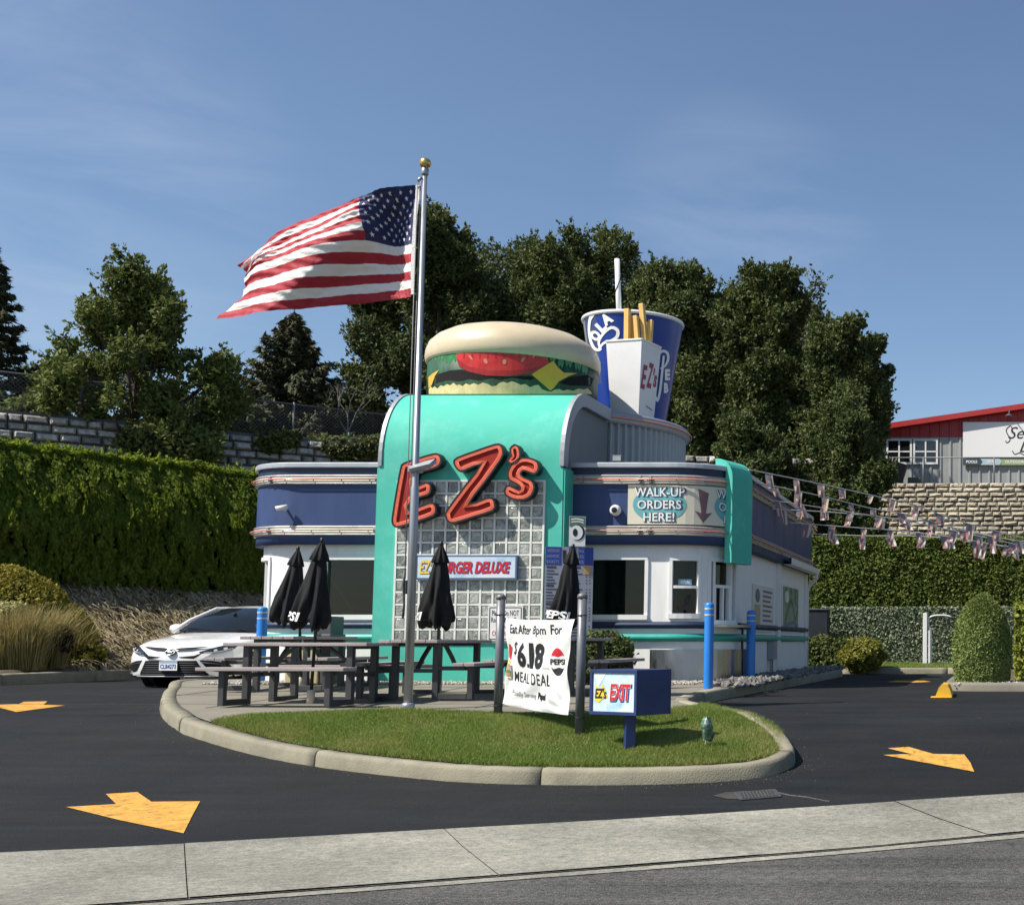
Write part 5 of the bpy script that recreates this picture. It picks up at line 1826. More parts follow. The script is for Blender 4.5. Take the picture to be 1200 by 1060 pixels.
# ================================================================== BANNER AND POSTS
pr_, pl_ = ground_at(679, 860, isl), ground_at(583.5, 835, isl)
def grey_post(p, h, label):
    T = thing('banner_post', label, 'post', p, group='grey posts holding the banner')
    mb = MB(); mb.cyl(p - Vector((0, 0, 0.02)), p + Vector((0, 0, h)), 0.047, m_post, 18); mb.build('post', T)
    mb = MB(); mb.lathe([(0.052, h - 0.02), (0.052, h + 0.015), (0.035, h + 0.035), (0.01, h + 0.04)], m_post, p, n=18); mb.build('cap', T)
    return T
hR, hL = at(684, 699, pr_.y).z - pr_.z, at(589.5, 700, pl_.y).z - pl_.z
grey_post(pl_, hL, 'grey metal post at the left end of the white meal banner')
grey_post(pr_, hR, 'grey metal post at the right end of the banner, beside the blue exit sign')
Lx, Rx = pl_ + Vector((0.07, -0.05, 0)), pr_ + Vector((-0.06, -0.05, 0))
TLz, BLz = at(592, 724, Lx.y).z, at(586, 823.5, Lx.y).z
TRz, BRz = at(679, 725, Rx.y).z, at(669.5, 837.5, Rx.y).z
W_b = sqrt((Rx.x - Lx.x) ** 2 + (Rx.y - Lx.y) ** 2)
bd = Vector((Rx.x - Lx.x, Rx.y - Lx.y, 0)).normalized(); bn = Vector((bd.y, -bd.x, 0))
def ban(u, v, d=0.0):
    "u,v in 0..1 (v up)"
    zb = BLz * (1 - u) + BRz * u - 0.02 * sin(pi * u); zt = TLz * (1 - u) + TRz * u - 0.015 * sin(pi * u)
    z = zb + (zt - zb) * v
    ins = 0.10 * sin(pi * v) * (abs(u - 0.5) * 2) ** 6
    x = u + (ins if u > 0.5 else -ins * 0.9) * -1 * 0.6 - 0.08 * (1 - v) ** 1.2 * max(0, u - 0.5)
    bul = 0.012 * sin(pi * u) * (0.6 + 0.4 * sin(pi * v)) + 0.014 * sin(9 * u + 7 * v) * (1 - v) + 0.012 * sin(14 * (u - v))
    # creases pulled from the lower corners
    for (cx, cy) in ((1, 0), (0, 0)):
        r = sqrt((u - cx) ** 2 + (v - cy) ** 2); an = atan2(v - cy, (u - cx) * (1 if cx == 0 else -1))
        bul += 0.011 * sin(an * 14) * max(0, 1 - r * 1.5) * min(1, r * 6)
    p = Lx + bd * (x * W_b) + bn * (bul + d)
    p.z = z
    return p
banner = thing('banner', 'white vinyl $6.18 meal deal banner tied between two grey posts', 'banner', (Lx + Rx) / 2)
mb = MB()
nu, nv = 60, 44
mb.grid([[ban(i / nu, j / nv) for j in range(nv + 1)] for i in range(nu + 1)], m_vinyl)
bm_ = lambda u, v, d=0.0: ban(u, v, d)
def bt(s, x0, x1, y, h, mat=m_ink, **k):
    mb.text(s, ((x0 + x1) / 2, y), (x1 - x0, h), bm_, 0.004, mat, step=0.03, **k)
bt('Eat', 0.095, 0.20, 0.885, 0.105, bold=0.012, shear=0.1)
bt('After', 0.21, 0.40, 0.885, 0.105, bold=0.012, shear=0.1)
bt('8pm', 0.43, 0.62, 0.875, 0.125, bold=0.01, shear=0.05)
bt('For', 0.68, 0.83, 0.895, 0.105, bold=0.012, shear=0.05)
bt('$', 0.145, 0.205, 0.655, 0.17)
bt('6', 0.225, 0.345, 0.60, 0.285, bold=0.05)
bt('.', 0.355, 0.385, 0.485, 0.05, bold=0.05)
bt('1', 0.395, 0.455, 0.60, 0.285, bold=0.05)
bt('8', 0.47, 0.60, 0.60, 0.285, bold=0.05)
bt('MEAL', 0.165, 0.405, 0.345, 0.115, bold=0.006, space=1.14)
bt('DEAL', 0.44, 0.70, 0.345, 0.125, bold=0.006, space=1.14)
bt('PLUS TAX', 0.615, 0.69, 0.475, 0.016, m_inkg)
bt('Proudly Serving', 0.155, 0.475, 0.15, 0.075, m_inkg)
bt('Pepsi', 0.50, 0.67, 0.155, 0.10, bold=0.05, shear=0.3)
# round drinks badge: red cap, name, black cup
bm2 = lambda pts, m: mb.poly(pts, bm_, 0.004, m, step=0.03)
cxb, cyb = 0.80, 0.55
arc = lambda a0, a1, r, n=14: [(cxb + r * 0.085 * cos(a), cyb + r * 0.135 * sin(a)) for a in np.linspace(a0, a1, n)]
bm2(arc(0.42, pi - 0.42, 1.1) + [(0.74, 0.617), (0.80, 0.605), (0.86, 0.625)], m_inkr)
bm2(arc(pi + 0.42, 2 * pi - 0.42, 1.1) + [(0.86, 0.478), (0.80, 0.490), (0.74, 0.470)], m_ink)
bt('PEPSI', 0.705, 0.895, 0.55, 0.062, bold=0.03)
# burger and drink picture at the left margin
m_tan = M('print_tan', (0.42, 0.27, 0.12), 0.5, var=0.4, vs=30); m_grn = M('print_green', (0.10, 0.18, 0.06), 0.5)
for x, y, w, h, m in ((0.045, 0.62, 0.035, 0.16, m_inkr), (0.075, 0.60, 0.03, 0.15, m_inkr), (0.06, 0.50, 0.07, 0.03, m_inky), (0.045, 0.44, 0.075, 0.07, m_tan), (0.05, 0.385, 0.08, 0.03, m_grn), (0.05, 0.35, 0.08, 0.04, m_tan), (0.105, 0.38, 0.03, 0.16, m_inkg), (0.085, 0.30, 0.06, 0.02, m_tan)):
    bm2([(x - w / 2 + 0.012, y - h / 2), (x + w / 2 + 0.012, y - h / 2), (x + w / 2 + 0.012, y + h / 2), (x - w / 2 + 0.012, y + h / 2)], m)
mb.build('sheet', banner)
for (u, v, p) in ((0.0, 0.99, pl_), (1.0, 0.99, pr_), (0.0, 0.02, pl_), (1.0, 0.02, pr_)):
    a = ban(u, v); b = Vector((p.x, p.y, a.z + (0.05 if v > 0.5 else -0.05)))
    mb = MB(); mb.tube([a, b], 0.006, m_ink, n=5)
    mb.tube([b + Vector((0.05 * cos(k), 0.05 * sin(k), 0)) for k in np.linspace(0, 2 * pi, 12, endpoint=False)], 0.006, m_ink, n=5, closed=True)
    mb.build('tie', banner)

# ================================================================== EXIT SIGN
ex = ground_at(737, 876, isl)
th_ = radians(28)
Cc = at(748, 785, 12.95)
dl = Vector((-cos(th_), sin(th_), 0)); dr = Vector((sin(th_), cos(th_), 0))
Wd, Dp, zt, zb = 0.645, 0.485, at(748, 784.5, 12.95).z, at(748, 838.5, 12.95).z
cc = Vector((Cc.x, Cc.y, 0)) + dl * Wd / 2 + dr * Dp / 2
exit_sign = thing('exit_sign', 'dark blue box EXIT sign on a square post in the lawn', 'sign', (cc.x, cc.y, float(isl(cc.y))))
m_exitblue = M('exit_blue', (0.018, 0.035, 0.125), 0.38, var=0.12, vs=3)
R = Matrix((-dl, dr, Vector((0, 0, 1)))).transposed()
zc_ = (zt + zb) / 2
mb = MB(); mb.box((cc.x, cc.y, zc_), (Wd, Dp, zt - zb), m_exitblue, rot=R)
nf = -dr
fo = Vector((cc.x, cc.y, zc_)) - dr * Dp / 2
fx = plane(fo, -dl, (0, 0, 1))
hw, hh = Wd / 2, (zt - zb) / 2
for a, b, w, h in ((0, hh - 0.018, Wd, 0.036), (0, -hh + 0.018, Wd, 0.036), (-hw + 0.018, 0, 0.036, 2 * hh - 0.072), (hw - 0.018, 0, 0.036, 2 * hh - 0.072)):
    mb.box(fx(a, b, 0.008), (w, 0.022, h), m_exitblue, rot=R)
mb.build('cabinet', exit_sign, bevel=0.004)
mb = MB()
mb.poly([(-hw + 0.034, -hh + 0.034), (hw - 0.034, -hh + 0.034), (hw - 0.034, hh - 0.034), (-hw + 0.034, hh - 0.034)], fx, 0.004, lit_panel_mat('exit_panel', (0.55, 0.68, 0.76), (0.14, 0.40, 0.62), 5))
m_pw = M('panel_pale', (0.62, 0.72, 0.77), 0.4)
mb.poly([(0.02, -hh + 0.036), (0.2, -0.12), (0.285, -hh + 0.036)], fx, 0.006, m_pw)
mb.poly([(-0.28, hh - 0.036), (-0.1, hh - 0.036), (-0.22, 0.04)], fx, 0.006, m_pw)
mb.poly([(-0.262, -0.085), (-0.25, 0.06), (-0.17, 0.04), (-0.15, 0.085), (-0.10, 0.0), (-0.085, -0.055), (-0.13, -0.06), (-0.2, -0.105)], fx, 0.008, m_inky)
mb.text("EZ's", (-0.175, -0.012), (0.155, 0.105), fx, 0.011, m_ink, bold=0.03, shear=0.15)
mb.text('EXIT', (0.102, -0.006), (0.30, 0.185), fx, 0.008, m_inkb, bold=0.05, shear=0.15)
mb.text('EXIT', (0.094, 0.002), (0.29, 0.178), fx, 0.011, m_inkw, bold=0.06, shear=0.15)
mb.text('EXIT', (0.094, 0.002), (0.28, 0.168), fx, 0.014, m_inkr, bold=0.03, shear=0.15)
mb.build('face', exit_sign)
mb = MB(); gz = float(isl(ex.y)); mb.box((ex.x + 0.0, ex.y + 0.02, (zb + gz) / 2 - 0.03), (0.10, 0.10, zb - gz + 0.06), m_exitblue, rz=th_); mb.build('post', exit_sign, bevel=0.004)

# small ornament on a stake
gp = ground_at(826, 877, isl)
orn = thing('garden_ornament', 'small mottled green and white curled ornament on a stake in the grass', 'garden ornament', gp)
mb = MB()
m_mot = M('mottled_green', (0.05, 0.13, 0.09), 0.35, var=0.3, vs=20, dirt=(0.62, 0.66, 0.60), dirt_scale=26, dirt_amt=1.0)
rows = []
for i in range(15):
    t = i / 14
    w = 0.055 * (0.5 + 0.7 * sin(pi * (0.15 + 0.8 * t))) * (1 - 0.25 * (0.4 < t < 0.55))
    z = gp.z + 0.07 + 0.25 * t
    c = Vector((gp.x + 0.01 + 0.012 * sin(5 * t) + 0.02 * t, gp.y + 0.03 * cos(4 * t), z))
    rows.append([c + Vector((w * s, 0.05 * s * s - 0.02 - 0.03 * sin(3 * t), 0.012 * sin(6 * s))) for s in np.linspace(-1, 1, 7)])
mb.grid(rows, m_mot)
mb.build('body', orn)
mb = MB(); mb.cyl(gp + Vector((0, 0, -0.02)), gp + Vector((0.01, 0.015, 0.12)), 0.006, m_wood, 8); mb.build('stake', orn)

# ================================================================== BOLLARDS
def bollard(px, py_base, Y, ytop, label, r=0.068, base=None):
    p = at(px, py_base, Y); p.z = float(isl(Y)) - 0.012
    h = at(px, ytop, Y).z - p.z
    T = thing('bollard', label, 'bollard', p, group='blue bollards round the diner')
    mb = MB(); mb.lathe([(r, -0.01), (r, h - 0.04), (r * 0.93, h - 0.015), (r * 0.7, h), (0.005, h + 0.004)], m_bollard, p, n=28, caps=False); mb.build('post', T)
    for k in (0.075, 0.165):
        mb = MB(); mb.lathe([(r + 0.0025, h - k - 0.022), (r + 0.0025, h - k)], m_tape, p, n=28, caps=False); mb.build('reflective_band', T)
    return T
bollard(830, 803, 18.6, 706, 'bright blue bollard on the kerb in front of the walk-up corner', r=0.067)
bollard(879.5, 790, 21.6, 715, 'blue bollard in shade beside the diner side wall', r=0.076)
bollard(304.5, 800, 20.0, 711, 'blue bollard between the white car and the left picnic tables', r=0.073)

# ================================================================== MENU BOARD, BIN
MA, MBp = at(639, 640, 19.50), at(696, 643, 19.72)
zt, zb = MA.z, 0.62
md = Vector((MBp.x - MA.x, MBp.y - MA.y, 0)); mw = md.length; md.normalize()
menu = thing('menu_board', 'free-standing grey two-panel price board with navy headings before the wing', 'menu board', (MA + md * mw / 2).to_2d().to_3d() + Vector((0, 0, float(isl(19.6)) - 0.01)))
fmn = plane((MA.x, MA.y, 0), md, (0, 0, 1))
m_menu = M('menu_grey', (0.27, 0.29, 0.34), 0.45, var=0.05)
m_menu_ink = M('menu_ink', (0.035, 0.04, 0.075), 0.5)
for k in range(2):
    a, b = k * mw / 2 + 0.006, (k + 1) * mw / 2 - 0.006
    mb = MB()
    mb.prism([(a, zb), (b, zb), (b, zt), (a, zt)], fmn, -0.03, 0.0, m_menu, side=m_galv)
    mb.poly([(a, zt - 0.28), (b - 0.11 * (1 - k), zt - 0.28), (b - 0.11 * (1 - k), zt - 0.004), (a, zt - 0.004)], fmn, 0.003, m_inkb)
    for r in range(3):
        mb.text(('CHEESEBURGERS', 'SANDWICHES', 'BASKETS')[r] if k == 0 else ('DRINKS', 'SHAKES', 'SIDES')[r], (a + 0.11, zt - 0.06 - 0.085 * r), (0.18, 0.045), fmn, 0.006, m_menu)
    z = zt - 0.33
    r = 0
    while z > zb + 0.05:
        ln = (0.14, 0.11, 0.17, 0.09, 0.12)[r % 5]
        h = 0.016 if r % 6 else 0.03
        mb.poly([(a + 0.02, z), (a + 0.02 + ln, z), (a + 0.02 + ln, z + h), (a + 0.02, z + h)], fmn, 0.003, m_menu_ink)
        if r % 6:
            for q in (0.24, 0.29, 0.33):
                if a + q + 0.02 < b: mb.poly([(a + q, z), (a + q + 0.022, z), (a + q + 0.022, z + h), (a + q, z + h)], fmn, 0.003, m_menu_ink)
        z -= 0.047; r += 1
    if k == 0:
        mb.poly([(b - 0.09, zt - 0.22), (b - 0.05, zt - 0.22), (b - 0.045, zt - 0.05), (b - 0.095, zt - 0.05)], fmn, 0.003, m_ink)
    else:
        mb.poly([(b - 0.14, zt - 0.42), (b - 0.03, zt - 0.42), (b - 0.03, zt - 0.28), (b - 0.14, zt - 0.28)], fmn, 0.005, m_tan)
    mb.build('panel', menu)
for u in (0.03, mw / 2, mw - 0.03):
    mb = MB(); p = fmn(u, 0, -0.055); mb.box((p.x, p.y, (zt + isl(19.6)) / 2 - 0.05), (0.045, 0.045, zt - float(isl(19.6)) + 0.09), m_galv); mb.build('post', menu)
# poster on top
pp = at(676.5, 621.5, 19.55)
fpp = plane(pp, md, (0, 0, 1))
mb = MB()
m_pgreen = M('poster_sage', (0.10, 0.19, 0.13), 0.5, var=0.25, vs=12)
mb.prism([(-0.12, -0.24), (0.12, -0.24), (0.12, 0.22), (-0.12, 0.22)], fpp, -0.02, 0, m_vinyl, side=m_galv)
mb.poly([(-0.115, 0.06), (0.115, 0.06), (0.115, 0.215), (-0.115, 0.215)], fpp, 0.003, m_pgreen)
mb.stroke([(-0.09, 0.17), (0.0, 0.18), (0.09, 0.16)], 0.02, fpp, 0.005, m_inkw)
mb.stroke([(-0.09, 0.13), (0.02, 0.14), (0.09, 0.12)], 0.016, fpp, 0.005, m_inkw)
mb.poly([(0.012 + 0.10 * cos(a), -0.03 + 0.12 * sin(a)) for a in np.linspace(0, 2 * pi, 24, endpoint=False)], fpp, 0.005, m_ink)
mb.poly([(-0.01 + 0.092 * cos(a), -0.03 + 0.11 * sin(a)) for a in np.linspace(0, 2 * pi, 24, endpoint=False)], fpp, 0.008, m_inkw)
mb.poly([(-0.03 + 0.035 * cos(a), -0.03 + 0.06 * sin(a)) for a in np.linspace(0, 2 * pi, 16, endpoint=False)], fpp, 0.011, m_ink)
mb.build('poster', menu)
mb = MB(); mb.box((pp.x, pp.y + 0.05, (zt + pp.z) / 2), (0.03, 0.03, pp.z - zt + 0.35), m_galv); mb.build('poster_stem', menu)

def waste_bin():
    Y = 19.7
    a, b = at(345, 760, Y), at(396, 760, Y)
    z0 = float(isl(Y)) - 0.01
    c = Vector(((a.x + b.x) / 2, Y, z0))
    w = b.x - a.x
    T = thing('waste_bin', 'cream and dark grey waste bin by the left wing, behind the picnic tables', 'bin', c)
    mcr = M('bin_cream', (0.48, 0.42, 0.24), 0.6, var=0.1)
    mb = MB(); mb.box(c + Vector((-0.08, 0, 0.27)), (w - 0.16, 0.5, 0.54), mcr); mb.build('body', T, bevel=0.02)
    mb = MB(); mb.box(c + Vector((w / 2 - 0.075, 0, 0.38)), (0.15, 0.46, 0.76), m_dkgrey); mb.build('door', T, bevel=0.015)
    mb = MB(); mb.box(c + Vector((-0.08, 0, 0.57)), (w - 0.14, 0.54, 0.05), m_dkgrey); mb.box(c + Vector((w / 2 - 0.16, 0.05, 0.88)), (0.24, 0.38, 0.30), m_dkgrey); mb.box(c + Vector((w / 2 - 0.2, 0.05, 0.67)), (0.16, 0.3, 0.16), m_dkgrey); mb.build('hood', T, bevel=0.015)
waste_bin()
# ================================================================== CAR (local x = towards its nose, y = its left, z up; nose points at the street)
def build_car():
    T = thing('parked_car', 'white four-door saloon car waiting in the lane left of the diner', 'car', (0, 0, 0))
    paint = M('white_car_paint', (0.78, 0.78, 0.77), 0.22, var=0.02, coat=0.8)
    blk = M('car_black_plastic', (0.010, 0.010, 0.011), 0.7, var=0.15, spec=0.2)
    gls = M('car_glass', (0.010, 0.014, 0.018), 0.04, spec=0.25)
    chrome = M('chrome', (0.6, 0.6, 0.62), 0.15, metal=1.0)
    lampd = M('headlamp_dark', (0.02, 0.022, 0.025), 0.08, spec=0.9)
    lampl = M('headlamp_lens', (0.62, 0.65, 0.68), 0.12, metal=0.4)
    rub = M('tyre_rubber', (0.012, 0.012, 0.012), 0.85, var=0.2)
    xf = lambda y, z: 0.0 - 0.33 * (abs(y) / 0.92) ** 2.6 - 0.05 * max(0, (0.50 - z) / 0.3) ** 2 * (1 if z < 0.5 else 0) - 0.16 * max(0, (z - 0.50) / 0.24) ** 2
    # stations from nose to tail: x, half width, z of: sill, low, mid, shoulder, edge, deck, centre
    ST = [(-0.62, 0.905, .20, .32, .52, .70, .785, .835, .85), (-1.0, 0.915, .20, .32, .55, .76, .85, .905, .925), (-1.32, 0.918, .20, .32, .56, .80, .90, .95, .97),
          (-1.9, 0.92, .20, .32, .58, .84, .93, .955, .96), (-2.7, 0.92, .20, .32, .60, .87, .955, .97, .97), (-3.6, 0.92, .20, .32, .62, .90, .985, 1.0, 1.0),
          (-4.3, 0.905, .22, .34, .64, .93, 1.03, 1.06, 1.065), (-4.7, 0.86, .25, .36, .64, .94, 1.03, 1.055, 1.06), (-4.88, 0.74, .30, .40, .62, .90, .98, 1.0, 1.0)]
    def half(st):
        x, w, a, b, c, d, e, f, h = st
        return [(x, w * 0.93, a), (x, w * 0.985, b), (x, w, c), (x, w * 0.985, d), (x, w * 0.93, e), (x, w * 0.72, f), (x, w * 0.36, (f + h) / 2 + .004), (x, 0, h)]
    zf_ = [.19, .30, .50, .635, .70, .745, .755, .76]
    wf = [.885, .90, .895, .875, .80, .66, .33, 0.0]
    first = [(xf(w, z), w, z) for w, z in zip(wf, zf_)]
    mid = [((a[0] * 0.45 + b[0] * 0.55) + (0.02 if i < 4 else 0), (a[1] * 0.35 + b[1] * 0.65), a[2] * 0.42 + b[2] * 0.58 + (0.018 if i > 3 else 0)) for i, (a, b) in enumerate(zip(first, half(ST[0])))]
    rows = [first, mid] + [half(s) for s in ST]
    mb = MB()
    full = [[Vector(p) for p in r] + [Vector((p[0], -p[1], p[2])) for p in r[-2::-1]] for r in rows]
    mb.grid(full, paint)
    # nose
    nose = []
    for k in range(5):
        nose.append([Vector((xf(y, zf_[k]), y, zf_[k])) for y in np.linspace(wf[k], -wf[k], 21)])
    hood_edge = []
    for y in np.linspace(wf[4], -wf[4], 21):
        z = float(np.interp(abs(y), wf[::-1][:4], zf_[::-1][:4])) if abs(y) < wf[4] else zf_[4]
        hood_edge.append(Vector((xf(y, z), y, z)))
    nose.append(hood_edge)
    mb.grid(nose, paint)
    mb.add([p for p in full[-1]], [tuple(range(len(full[-1])))], paint)
    body = mb.build('body', T)
    b = body.modifiers.new('soft', 'SUBSURF'); b.levels = 1; b.render_levels = 2
    # underside shadow pan
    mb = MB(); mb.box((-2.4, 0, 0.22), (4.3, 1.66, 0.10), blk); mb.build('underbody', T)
    # nose details, laid on the curved nose
    fm = lambda u, v, d=0.0: Vector((xf(u, v) + 0.016 + d, u, v))
    FL = lambda pts: [(y, z) for y, z in pts]
    mirr = lambda pts: [(-y, z) for y, z in pts][::-1]
    mb = MB()
    mb.poly([(-.45, .46), (.45, .46), (.60, .22), (.50, .185), (-.50, .185), (-.60, .22)], fm, 0.0, blk, step=0.05)
    grille = mb.build('grille', T)
    mb = MB()
    for k in range(6):
        z = .235 + k * .037
        w = .55 - k * .02
        mb.tube([fm(y, z, 0.008) for y in np.linspace(-w, w, 13)], 0.006, m_dkgrey, n=4)
    mb.tube([fm(y, .195, 0.012) for y in np.linspace(-.66, .66, 15)], 0.012, m_galv, n=6)
    mb.build('grille_bar', grille)
    mb = MB()
    for q in (lambda p: p, mirr):
        mb.poly(q([(.05, .66), (.09, .635), (.30, .645), (.50, .68), (.58, .70), (.30, .685), (.14, .675)]), fm, 0.012, blk, step=0.05)
        mb.poly(q([(.15, .52), (.40, .545), (.52, .60), (.46, .53), (.40, .49), (.20, .50)]), fm, 0.002, blk, step=0.05)
    mb.build('upper_grille', T)
    for q, nm in ((lambda p: p, 'l'), (mirr, 'r')):
        mb = MB()
        mb.poly(q([(.47, .47), (.66, .455), (.84, .42), (.885, .36), (.86, .285), (.70, .255), (.60, .31)]), fm, 0.003, blk, step=0.04)
        mb.tube([fm(y, z, 0.008) for y, z in q([(.50, .43), (.68, .41), (.84, .385)])], 0.007, m_dkgrey, n=4)
        mb.build('side_vent', T)
        mb = MB()
        P = q([(.46, .605), (.60, .665), (.72, .71), (.86, .73), (.91, .725), (.895, .665), (.80, .62), (.66, .585), (.50, .575)])
        mb.poly(P, fm, 0.024, lampd, step=0.03)
        h = mb.build('headlight', T)
        mb = MB()
        for y, z, r in ((.68, .635, .024), (.79, .665, .026)):
            y = y if nm == 'l' else -y
            mb.poly([(y + r * cos(a), z + r * 0.75 * sin(a)) for a in np.linspace(0, 2 * pi, 14, endpoint=False)], fm, 0.030, lampl, step=0.02)
        mb.tube([fm(y, z, 0.028) for y, z in q([(.54, .590), (.66, .598), (.80, .632), (.87, .67)])], 0.004, m_inkw, n=5)
        mb.build('lamp', h)
        # white lower blade of the bumper
        mb = MB()
        mb.stroke(q([(.44, .50), (.50, .41), (.58, .30), (.66, .245), (.80, .235), (.885, .25)]), [.02, .05, .055, .07, .065, .05], fm, 0.012, paint)
        mb.build('bumper_blade', T)
    mb = MB()
    mb.tube([fm(0.075 * cos(a), 0.605 + 0.05 * sin(a), 0.014) for a in np.linspace(0, 2 * pi, 20, endpoint=False)], 0.007, chrome, n=6, closed=True)
    mb.tube([fm(0.028 * cos(a), 0.605 + 0.048 * sin(a), 0.014) for a in np.linspace(0, 2 * pi, 16, endpoint=False)], 0.006, chrome, n=6, closed=True)
    mb.tube([fm(0.052 * cos(a), 0.625 + 0.02 * sin(a), 0.014) for a in np.linspace(0, 2 * pi, 16, endpoint=False)], 0.006, chrome, n=6, closed=True)
    mb.poly([(0.085 * cos(a), 0.605 + 0.06 * sin(a)) for a in np.linspace(0, 2 * pi, 16, endpoint=False)], fm, 0.004, blk, step=0.05)
    mb.build('emblem', T)
    mb = MB()
    fp_ = plane((0.035, 0, 0.375), (0, -1, 0), (0, 0, 1))
    fp_ = lambda u, v, d=0.0: Vector((0.035 + d, u, 0.375 + v))
    mb.prism([(-.155, -.078), (.155, -.078), (.155, .078), (-.155, .078)], fp_, -0.03, 0, m_inkw, side=blk)
    mb.poly([(-.15, .045), (.15, .045), (.15, .075), (-.15, .075)], fp_, 0.002, M('plate_blue', (0.30, 0.42, 0.55), 0.5))
    mb.text('CLB4273', (0, -0.012), (0.27, 0.075), lambda u, v, d=0.0: fp_(u, v, d), 0.003, m_inkb, bold=0.02)
    mb.build('number_plate', T)
    # cabin
    wb = [(-1.28, .74, .965), (-1.18, .40, .965), (-1.14, 0, .965)]
    wt = [(-2.10, .56, 1.375), (-2.04, .30, 1.395), (-2.02, 0, 1.40)]
    sym = lambda L: [Vector(p) for p in L] + [Vector((p[0], -p[1], p[2])) for p in L[-2::-1]]
    B_, T_ = sym(wb), sym(wt)
    mb = MB()
    mb.grid([[b.lerp(t, k / 5) + Vector((0.05 * sin(pi * k / 5), 0, 0.03 * sin(pi * k / 5))) for b, t in zip(B_, T_)] for k in range(6)], gls)
    ws = mb.build('windscreen', T)
    mb = MB()
    mb.tube([Vector((-1.62, 0.05, 1.245)), Vector((-1.62, 0.05, 1.30))], 0.03, blk, n=6)
    mb.bar((-1.19, .55, .985), (-1.30, -.05, 1.04), 0.02, 0.012, blk); mb.bar((-1.17, -.1, .985), (-1.28, -.6, 1.03), 0.02, 0.012, blk)
    mb.build('wiper', ws)
    roof_st = [(-2.02, .55, 1.375, 1.40), (-2.25, .585, 1.405, 1.44), (-2.7, .60, 1.415, 1.452), (-3.2, .585, 1.395, 1.435), (-3.6, .55, 1.34, 1.38)]
    mb = MB()
    mb.grid([[Vector((x - 0.08 * (abs(q)) ** 2, w * q, zc - (zc - ze) * abs(q) ** 3)) for q in np.linspace(-1, 1, 9)] for x, w, ze, zc in roof_st], paint)
    for s in (1, -1):
        mb.tube([Vector((-1.20, s * .80, .955)), Vector((-1.55, s * .735, 1.16)), Vector((-2.08, s * .60, 1.385)), Vector((-2.7, s * .635, 1.405)), Vector((-3.3, s * .615, 1.37)), Vector((-3.9, s * .68, 1.12)), Vector((-4.15, s * .72, 1.03))], [.04, .036, .034, .034, .036, .05, .06], paint, n=8)
    mb.build('roof', T)
    mb = MB()
    mb.grid([[Vector((x, s_ * .58, zt)) for s_ in (-1, -.5, 0, .5, 1)] for x, zt in ((-3.55, 1.37), (-3.8, 1.24), (-4.1, 1.05))], gls)
    mb.build('rear_window', T)
    for s in (1, -1):
        for (x0, x1, x2, x3) in ((-1.45, -2.12, -2.66, -2.66), (-2.74, -2.74, -3.35, -3.75)):
            mb = MB()
            tz = lambda x: 1.39 if x > -3 else 1.36
            a = [Vector((x0, s * .865, .945)), Vector((x1 if x1 != x0 else x0, s * .635, tz(x1))), Vector((x2, s * .635, tz(x2))), Vector((x3, s * .865, .975))]
            mb.add(a, [(0, 1, 2, 3)], gls)
            mb.build('side_window', T)
        mb = MB(); mb.bar((-2.70, s * .87, .95), (-2.70, s * .64, 1.39), 0.09, 0.012, blk); mb.build('door_pillar', T)
        # mirrors
        mb = MB()
        mb.lathe([(0.002, -.11), (.06, -.10), (.085, -.04), (.085, .04), (.05, .10), (.002, .11)], paint, (0, 0, 0), n=12, caps=False)
        vs = mb.v
        mb.v = [(-1.62 + p[0] * 0.75, s * 1.02 + p[2] * 1.05, 1.02 + p[1] * 0.95) for p in vs]
        mb.bar((-1.62, s * .86, .96), (-1.62, s * .97, 1.0), 0.08, 0.04, blk)
        mb.build('wing_mirror', T)
        mb = MB()
        mb.box((-2.30, s * .924, .80), (0.20, .025, .03), paint); mb.box((-3.25, s * .924, .83), (0.20, .025, .03), paint)
        mb.build('door_handle', T)
        mb = MB()
        for x in (-1.62, -2.70, -3.62): mb.bar((x, s * .921, .30), (x, s * .915, .88), 0.008, 0.010, blk)
        mb.box((-2.6, s * .912, .235), (2.4, .03, .08), blk)
        mb.build('door_seam', T)
        for xw in (-0.98, -3.80):
            w = MB()
            c = Vector((xw, s * .80, .335))
            rotm = lambda p: Vector((c.x + p[0], c.y + p[2] * s, c.z + p[1]))
            def lat(prof, mat, n=36):
                m = MB(); m.lathe(prof, mat, n=n, caps=False)
                m.v = [tuple(rotm(p)) for p in m.v]
                return m
            wh = lat([(.22, -.10), (.315, -.10), (.335, -.07), (.335, .07), (.315, .105), (.235, .11), (.22, .09)], rub).build('wheel', T)
            rim = lat([(.235, .10), (.225, .105), (.205, .06), (.19, .02), (.001, .02)], blk)
            for k in range(10):
                a = 2 * pi * k / 10
                p0, p1 = rotm((.04 * cos(a), .04 * sin(a), .07)), rotm((.215 * cos(a + .12), .215 * sin(a + .12), .095))
                rim.bar(p0, p1, 0.03, 0.02, m_steel if k % 2 else m_dkgrey)
            rim.build('rim', wh)
            ar = lat([(.345, .05), (.405, .127), (.395, .134), (.36, .125)], blk)
            ar.v = [p for p in ar.v]
            ar.build('wheel_arch', T)
            dk = lat([(.001, .115), (.39, .122)], blk); 
            dk.v = [tuple(p) for p in dk.v]
            # keep only a recess disc behind the rim
            dk2 = lat([(.001, -.09), (.40, -.09)], blk); dk2.build('arch_liner', T)
    # figure dimly seen is left to the dark glass
    T.location = (-13.92, 21.62, float(g(22.5)) - 0.004)
    T.rotation_euler = (0, 0, radians(-90 - 2))
    return T
build_car()
